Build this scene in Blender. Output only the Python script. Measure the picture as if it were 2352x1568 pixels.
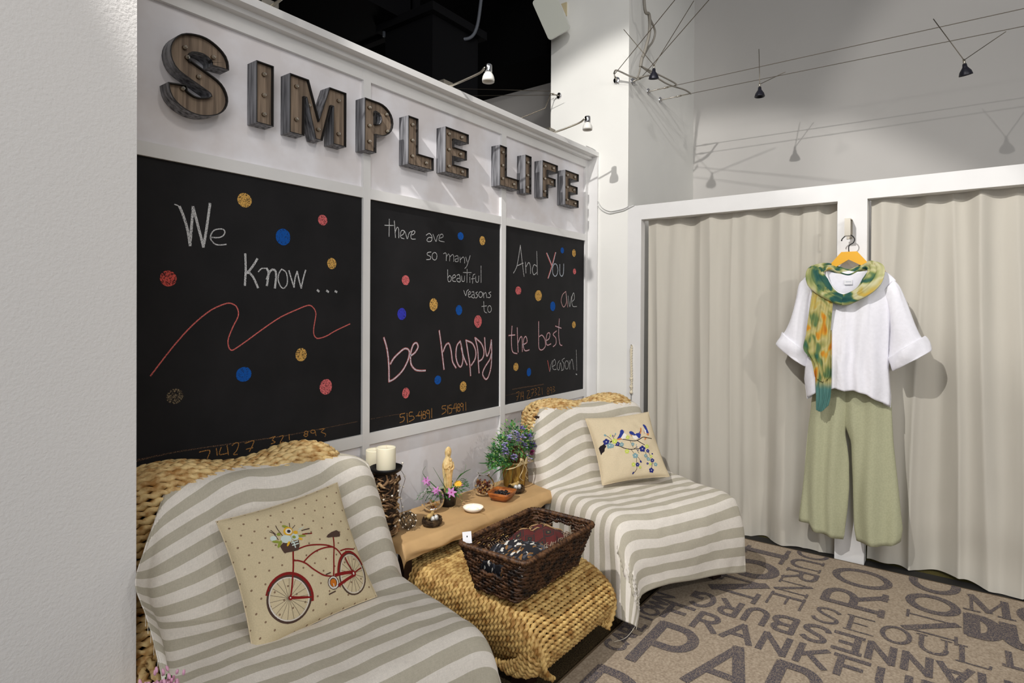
import bpy, math, random
from mathutils import Vector, Matrix, noise
from mathutils.geometry import tessellate_polygon
for o in list(bpy.data.objects): bpy.data.objects.remove(o, do_unlink=True)
sc = bpy.context.scene
col = sc.collection
R = math.radians
PI = math.pi
V = Vector

# ------------------------------------------------------------------ camera
cam = bpy.data.cameras.new('camera'); co = bpy.data.objects.new('camera', cam); col.objects.link(co)
YAW, PITCH, ROLL = R(36.773), R(-.388), R(.3357)
fw = V((math.cos(YAW)*math.cos(PITCH), math.sin(YAW)*math.cos(PITCH), math.sin(PITCH)))
rt = V((math.sin(YAW), -math.cos(YAW), 0)); up = rt.cross(fw)
r2 = rt*math.cos(ROLL)+up*math.sin(ROLL); u2 = -rt*math.sin(ROLL)+up*math.cos(ROLL)
co.matrix_world = Matrix(((r2.x,u2.x,-fw.x,0),(r2.y,u2.y,-fw.y,0),(r2.z,u2.z,-fw.z,1.4),(0,0,0,1)))
cam.sensor_fit = 'HORIZONTAL'; cam.sensor_width = 36; cam.lens = 1364*36/2352
cam.shift_y = -63.84/2352; cam.clip_start = .05
sc.camera = co

# ------------------------------------------------------------------ light
sc.view_settings.view_transform = 'Standard'; sc.view_settings.look = 'None'
sc.view_settings.exposure = -0.12; sc.view_settings.gamma = 1; sc.view_settings.use_curve_mapping = False
w = bpy.data.worlds.new('world'); sc.world = w; w.use_nodes = True
bg = w.node_tree.nodes['Background']; bg.inputs[0].default_value = (.95,.96,1,1); bg.inputs[1].default_value = .20

def lamp(name, typ, loc, power, color=(1,1,1), target=None, size=.1, spot=60, blend=.3, sy=None):
    l = bpy.data.lights.new(name, typ); l.energy = power; l.color = color
    o = bpy.data.objects.new(name, l); col.objects.link(o); o.location = loc
    if typ == 'SPOT': l.spot_size = R(spot); l.spot_blend = blend; l.shadow_soft_size = size
    elif typ == 'AREA':
        l.size = size
        if sy: l.shape = 'RECTANGLE'; l.size_y = sy
    else: l.shadow_soft_size = size
    if target is not None: o.rotation_euler = (V(target)-V(loc)).to_track_quat('-Z','Y').to_euler()
    return o
WARM = (1,.93,.84)
lamp('ceiling_spot_key','SPOT',(-.6,1.35,4.3),620,(1,.97,.93),(2.6,1.6,1.9),.03,51,.2)
lamp('ceiling_spot_side','SPOT',(.5,-3.2,3.3),170,(1,.96,.9),(3.4,.9,.9),.06,70,.7)
lamp('fill_spot_front','SPOT',(1.2,-1.0,4.0),48,(1,.95,.88),(1.6,1.6,.5),.15,90,.8)  # added fill spot that brightens the near seats, no known fitting
lamp('fill_area_overhead','AREA',(-1.2,-1.6,4.2),62,(1,.97,.93),(2.2,1.4,.8),2.6)  # broad overhead fill, added for soft ambient light
lamp('fill_area_side','AREA',(-3.2,-2.2,1.9),84,(.93,.96,1),(1.5,1.5,1.1),2.4,sy=2.4)  # invented cool side fill, no window is modelled here

lamp('added_key_spot_rear','SPOT',(-.6,1.25,4.3),260,(1,.97,.93),(5.0,-1.0,2.4),.03,38,.35)  # extra spot added beside the key so its light reaches the rear wall
lamp('ceiling_spot_column','SPOT',(.6,.2,4.1),90,(1,.98,.94),(3.78,2.15,3.3),.06,34,.6)
lamp('void_fill_point','POINT',(4.3,4.6,3.0),9,(1,.96,.92),None,.15)  # unseen point light put in to lift the far grey wall

# ------------------------------------------------------------------ helpers
def lin(c):
    c = c/255.
    return c/12.92 if c <= .04045 else ((c+.055)/1.055)**2.4
def rgb(r,g,b): return (lin(r),lin(g),lin(b),1)
MATS = {}
def mat(name, c, rough=.6, metal=0, var=0, vscale=12, c2=None, bump=0, bscale=150, coord='Object', stretch=(1,1,1), spec=.5, detail=4, lo=.4, hi=.6, bdist=.002, sheen=0, trans=0, ior=1.45, alpha=1):
    m = bpy.data.materials.new(name); m.use_nodes = True; nt = m.node_tree; N = nt.nodes; L = nt.links
    b = N['Principled BSDF']; b.inputs['Roughness'].default_value = rough; b.inputs['Metallic'].default_value = metal
    b.inputs['Specular IOR Level'].default_value = spec; b.inputs['Base Color'].default_value = c
    if sheen: b.inputs['Sheen Weight'].default_value = sheen
    if trans: b.inputs['Transmission Weight'].default_value = trans; b.inputs['IOR'].default_value = ior
    if alpha < 1: b.inputs['Alpha'].default_value = alpha
    if var or bump or c2:
        tc = N.new('ShaderNodeTexCoord'); mp = N.new('ShaderNodeMapping'); mp.inputs['Scale'].default_value = stretch
        L.new(tc.outputs[coord], mp.inputs[0])
    if var or c2:
        n = N.new('ShaderNodeTexNoise'); n.inputs['Scale'].default_value = vscale; n.inputs['Detail'].default_value = detail
        L.new(mp.outputs[0], n.inputs['Vector'])
        rp = N.new('ShaderNodeValToRGB'); rp.color_ramp.elements[0].position = lo; rp.color_ramp.elements[1].position = hi
        a = c2 if c2 else tuple(x*(1-var) for x in c[:3])+(1,)
        rp.color_ramp.elements[0].color = a; rp.color_ramp.elements[1].color = c
        L.new(n.outputs['Fac'], rp.inputs[0]); L.new(rp.outputs[0], b.inputs['Base Color'])
    if bump:
        n2 = N.new('ShaderNodeTexNoise'); n2.inputs['Scale'].default_value = bscale; n2.inputs['Detail'].default_value = 3
        L.new(mp.outputs[0], n2.inputs['Vector'])
        bp = N.new('ShaderNodeBump'); bp.inputs['Strength'].default_value = bump; bp.inputs['Distance'].default_value = bdist
        L.new(n2.outputs['Fac'], bp.inputs['Height']); L.new(bp.outputs[0], b.inputs['Normal'])
    MATS[name] = m
    return m
def emat(name, c, s):
    m = mat(name, c); b = m.node_tree.nodes['Principled BSDF']
    b.inputs['Emission Color'].default_value = c; b.inputs['Emission Strength'].default_value = s
    return m
def stripemat(name, c1, c2, period=.11, duty=.5, off=0):
    m = mat(name, c1, .85, bump=.25, bscale=900, spec=.2, bdist=.0006, sheen=.1); nt = m.node_tree; N = nt.nodes; L = nt.links
    b = N['Principled BSDF']
    uv = N.new('ShaderNodeUVMap'); sx = N.new('ShaderNodeSeparateXYZ'); L.new(uv.outputs[0], sx.inputs[0])
    a = N.new('ShaderNodeMath'); a.operation = 'MULTIPLY_ADD'; a.inputs[1].default_value = 1/period; a.inputs[2].default_value = off
    L.new(sx.outputs[1], a.inputs[0])
    f = N.new('ShaderNodeMath'); f.operation = 'FRACT'; L.new(a.outputs[0], f.inputs[0])
    g = N.new('ShaderNodeMath'); g.operation = 'GREATER_THAN'; g.inputs[1].default_value = duty; L.new(f.outputs[0], g.inputs[0])
    mx = N.new('ShaderNodeMix'); mx.data_type = 'RGBA'; mx.inputs[6].default_value = c1; mx.inputs[7].default_value = c2
    L.new(g.outputs[0], mx.inputs[0])
    # slub of the linen yarn
    mp = N.new('ShaderNodeMapping'); mp.inputs['Scale'].default_value = (60,500,1); L.new(uv.outputs[0], mp.inputs[0])
    n = N.new('ShaderNodeTexNoise'); n.inputs['Scale'].default_value = 1; n.inputs['Detail'].default_value = 2; L.new(mp.outputs[0], n.inputs[0])
    mp2 = N.new('ShaderNodeMapping'); mp2.inputs['Scale'].default_value = (500,60,1); L.new(uv.outputs[0], mp2.inputs[0])
    n2 = N.new('ShaderNodeTexNoise'); n2.inputs['Scale'].default_value = 1; L.new(mp2.outputs[0], n2.inputs[0])
    ad = N.new('ShaderNodeMath'); ad.operation = 'ADD'; L.new(n.outputs[0], ad.inputs[0]); L.new(n2.outputs[0], ad.inputs[1])
    mr = N.new('ShaderNodeMapRange'); mr.inputs[1].default_value = .6; mr.inputs[2].default_value = 1.4; mr.inputs[3].default_value = .84; mr.inputs[4].default_value = 1.08
    L.new(ad.outputs[0], mr.inputs[0])
    mu = N.new('ShaderNodeMix'); mu.data_type = 'RGBA'; mu.blend_type = 'MULTIPLY'; mu.inputs[0].default_value = 1
    L.new(mx.outputs[2], mu.inputs[6]); L.new(mr.outputs[0], mu.inputs[7]); L.new(mu.outputs[2], b.inputs['Base Color'])
    return m

class MB:
    def __init__(s): s.v=[]; s.f=[]; s.m=[]; s.uv=[]; s.hasuv=False
    def add(s, vs, fs, m=0, uv=None):
        k=len(s.v); s.v += [tuple(v) for v in vs]; s.f += [tuple(i+k for i in f) for f in fs]; s.m += [m]*len(fs)
        if uv: s.hasuv=True; s.uv += [tuple(u) for u in uv]
        else: s.uv += [(0,0)]*len(vs)
    def box(s, x0,y0,z0,x1,y1,z1,m=0):
        s.add([(x0,y0,z0),(x1,y0,z0),(x1,y1,z0),(x0,y1,z0),(x0,y0,z1),(x1,y0,z1),(x1,y1,z1),(x0,y1,z1)],
              [(3,2,1,0),(4,5,6,7),(0,1,5,4),(1,2,6,5),(2,3,7,6),(3,0,4,7)],m)
    def obox(s, M, sx,sy,sz,m=0):
        P=[M@V((a*sx/2,b*sy/2,c*sz/2)) for a,b,c in ((-1,-1,-1),(1,-1,-1),(1,1,-1),(-1,1,-1),(-1,-1,1),(1,-1,1),(1,1,1),(-1,1,1))]
        s.add(P,[(3,2,1,0),(4,5,6,7),(0,1,5,4),(1,2,6,5),(2,3,7,6),(3,0,4,7)],m)
    def grid(s, P, m=0, uv=None, cu=False, cv=False):
        a=len(P); b=len(P[0]); vs=[p for r in P for p in r]; fs=[]
        for i in range(a-(0 if cu else 1)):
            for j in range(b-(0 if cv else 1)):
                i2=(i+1)%a; j2=(j+1)%b
                fs.append((i*b+j,i2*b+j,i2*b+j2,i*b+j2))
        s.add(vs,fs,m,[u for r in uv for u in r] if uv else None)
    def tube(s, pts, r, n=8, closed=False, m=0, caps=True):
        pts=[V(p) for p in pts]; k=len(pts)
        rs=r if isinstance(r,(list,tuple)) else [r]*k
        fr=frames(pts,closed); rows=[]
        for i,(p,(t,a,b)) in enumerate(zip(pts,fr)):
            rows.append([p+(a*math.cos(2*PI*j/n)+b*math.sin(2*PI*j/n))*rs[i] for j in range(n)])
        s.grid(rows,m,cu=closed,cv=True)
        if caps and not closed:
            k0=len(s.v)-k*n
            s.f += [tuple(k0+j for j in range(n))[::-1], tuple(k0+(k-1)*n+j for j in range(n))]; s.m += [m,m]
    def rope(s, pts, r, pitch=.05, closed=False, n=9, m=0, ph=0, step=None):
        pts=resample([V(p) for p in pts], step or pitch/7, closed); k=len(pts)
        if k<2: return
        fr=frames(pts,closed); L=0; rows=[]; a=.50*r; b=.53*r
        tot=sum((pts[i]-pts[i-1]).length for i in range(1,k))+((pts[0]-pts[-1]).length if closed else 0)
        if closed: pitch=tot/max(1,round(tot/pitch*2))*2
        for i,(p,(t,A,B)) in enumerate(zip(pts,fr)):
            if i: L+=(p-pts[i-1]).length
            o=2*PI*L/pitch+ph; row=[]
            for j in range(n):
                th=2*PI*j/n; q=th-o; rad=a*abs(math.cos(q))+math.sqrt(max(1e-9,b*b-(a*math.sin(q))**2))
                row.append(p+(A*math.cos(th)+B*math.sin(th))*rad)
            rows.append(row)
        s.grid(rows,m,cu=closed,cv=True)
    def lathe(s, prof, c=(0,0,0), n=24, m=0, sx=1, sy=1):
        rows=[[V((c[0]+r*math.cos(2*PI*j/n)*sx,c[1]+r*math.sin(2*PI*j/n)*sy,c[2]+z)) for j in range(n)] for r,z in prof]
        s.grid(rows,m,cv=True)
    def ball(s, c, r, m=0, n=10, k=6, M=None):
        sc3=r if isinstance(r,(tuple,list)) else (r,r,r); rows=[]
        for i in range(k+1):
            f=PI*i/k-PI/2; row=[]
            for j in range(n):
                p=V((math.cos(f)*math.cos(2*PI*j/n)*sc3[0],math.cos(f)*math.sin(2*PI*j/n)*sc3[1],math.sin(f)*sc3[2]))
                if M: p=M@p
                row.append(V(c)+p)
            rows.append(row)
        s.grid(rows,m,cv=True)
    def poly(s, pts, m=0): s.add(pts,[tuple(range(len(pts)))],m)
    def tess(s, loops, fn, m=0):
        P=[V((x,y,0)) for l in loops for x,y in l]
        tri=tessellate_polygon([[V((x,y,0)) for x,y in l] for l in loops])
        s.add([fn(p.x,p.y) for p in P],[tuple(t) for t in tri],m)
    def build(s, name, mats, parent=None, smooth=True, auto=None):
        me=bpy.data.meshes.new(name); me.from_pydata(s.v,[],s.f)
        for q in (mats if isinstance(mats,(list,tuple)) else [mats]): me.materials.append(q)
        me.polygons.foreach_set('material_index',s.m)
        me.polygons.foreach_set('use_smooth',[smooth]*len(s.f))
        if s.hasuv:
            l=me.uv_layers.new(name='UVMap'); li=[0]*len(me.loops); me.loops.foreach_get('vertex_index',li)
            l.data.foreach_set('uv',[c for i in li for c in s.uv[i]])
        me.update()
        if auto and smooth: me.set_sharp_from_angle(angle=R(auto))
        o=bpy.data.objects.new(name,me); col.objects.link(o)
        if parent: o.parent=parent
        return o
def frames(pts, closed=False):
    k=len(pts); T=[]
    for i in range(k):
        a=pts[i-1] if (i or closed) else pts[0]; b=pts[(i+1)%k] if (i<k-1 or closed) else pts[-1]
        t=(b-a); T.append(t.normalized() if t.length>1e-9 else V((0,0,1)))
    n=T[0].orthogonal().normalized()
    if abs(T[0].z)<.9: n=(V((0,0,1))-T[0]*T[0].z).normalized()
    out=[]
    for t in T:
        n=(n-t*n.dot(t))
        n=n.normalized() if n.length>1e-6 else t.orthogonal().normalized()
        out.append((t,n,t.cross(n)))
    return out
def resample(p, step, closed=False):
    if closed: p=p+[p[0]]
    D=[0]
    for i in range(1,len(p)): D.append(D[-1]+(p[i]-p[i-1]).length)
    n=max(2,int(D[-1]/step)); out=[]; j=0
    for k in range(n if closed else n+1):
        d=D[-1]*k/n
        while j<len(p)-2 and D[j+1]<d: j+=1
        s=D[j+1]-D[j]; out.append(p[j].lerp(p[j+1],(d-D[j])/s if s>1e-9 else 0))
    return out
def cr(P, t):
    n=len(P)-1; x=min(max(t,0),1)*n; i=min(int(x),n-1); f=x-i
    p0=P[max(i-1,0)]; p1=P[i]; p2=P[i+1]; p3=P[min(i+2,n)]
    return p1*1.0 + (p2-p0)*(.5*f) + (p0*2-p1*5+p2*4-p3)*(.5*f*f) + (p1*3-p0-p2*3+p3)*(.5*f*f*f)
def curve(P, n): 
    P=[V(p) for p in P]; return [cr(P,i/n) for i in range(n+1)]
def surf(net, nu, nv):
    rows=[[V(p) for p in r] for r in net]
    fine=[curve(r,nv) for r in rows]
    return [[cr([fine[i][j] for i in range(len(fine))],k/nu) for j in range(nv+1)] for k in range(nu+1)]
def arcuv(G):
    a=len(G); b=len(G[0]); jm=b//2; im=a//2
    vs=[0]
    for i in range(1,a): vs.append(vs[-1]+(G[i][jm]-G[i-1][jm]).length)
    out=[]
    for i in range(a):
        us=[0]
        for j in range(1,b): us.append(us[-1]+(G[i][j]-G[i][j-1]).length)
        out.append([(us[j]-us[jm],vs[i]) for j in range(b)])
    return out
def nz(x,y,z=0): return noise.noise(V((x,y,z)))
def ribbon(mb, pts, hw, fn, m=0):
    """flat stroke along 2D points, mapped to space by fn(a,b)"""
    P=[V((x,y)) for x,y in pts]
    P=[p for i,p in enumerate(P) if i==0 or (p-P[i-1]).length>1e-6]
    if len(P)<2: return
    d0=(P[1]-P[0]).normalized(); d1=(P[-1]-P[-2]).normalized(); closed=len(P)>4 and (P[0]-P[-1]).length<hw*.5
    if closed: P[-1]=P[0].copy()
    else: P[0]=P[0]-d0*hw*.6; P[-1]=P[-1]+d1*hw*.6
    Lf=[];Rt=[]
    for i,p in enumerate(P):
        a=(p-P[i-1]).normalized() if i else (d1 if closed else (P[1]-p).normalized())
        b=(P[i+1]-p).normalized() if i<len(P)-1 else (d0 if closed else a)
        t=a+b; t=t.normalized() if t.length>1e-3 else a
        n=V((-t.y,t.x)); c=max(.45,abs(n.dot(V((-a.y,a.x))))); Lf.append(p+n*hw/c); Rt.append(p-n*hw/c)
    vs=[fn(q.x,q.y) for q in Lf]+[fn(q.x,q.y) for q in Rt]; k=len(P)
    mb.add(vs,[(i,k+i,k+i+1,i+1) for i in range(k-1)],m)
def smooth2(pts, sub=5):
    if len(pts)<3: return pts
    P=[V((x,y,0)) for x,y in pts]; q=curve(P,(len(P)-1)*sub); return [(a.x,a.y) for a in q]
def empty(name, loc=(0,0,0), rz=0, label=None, cat=None, group=None):
    o=bpy.data.objects.new(name,None); col.objects.link(o); o.location=loc; o.rotation_euler=(0,0,rz); o.empty_display_size=.1
    tag(o,label,cat,group); return o
def tag(o, label=None, cat=None, group=None, kind=None):
    if label: o['label']=label
    if cat: o['category']=cat
    if group: o['group']=group
    if kind: o['kind']=kind
    return o
def struct(name, mb, m, smooth=False): return tag(mb.build(name,m,None,smooth),kind='structure')
def copy_tree(o, parent=None):
    c=o.copy(); col.objects.link(c)
    if parent: c.parent=parent
    for ch in [x for x in bpy.data.objects if x.parent==o]: copy_tree(ch,c)
    return c
rnd=random.Random(7)
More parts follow.
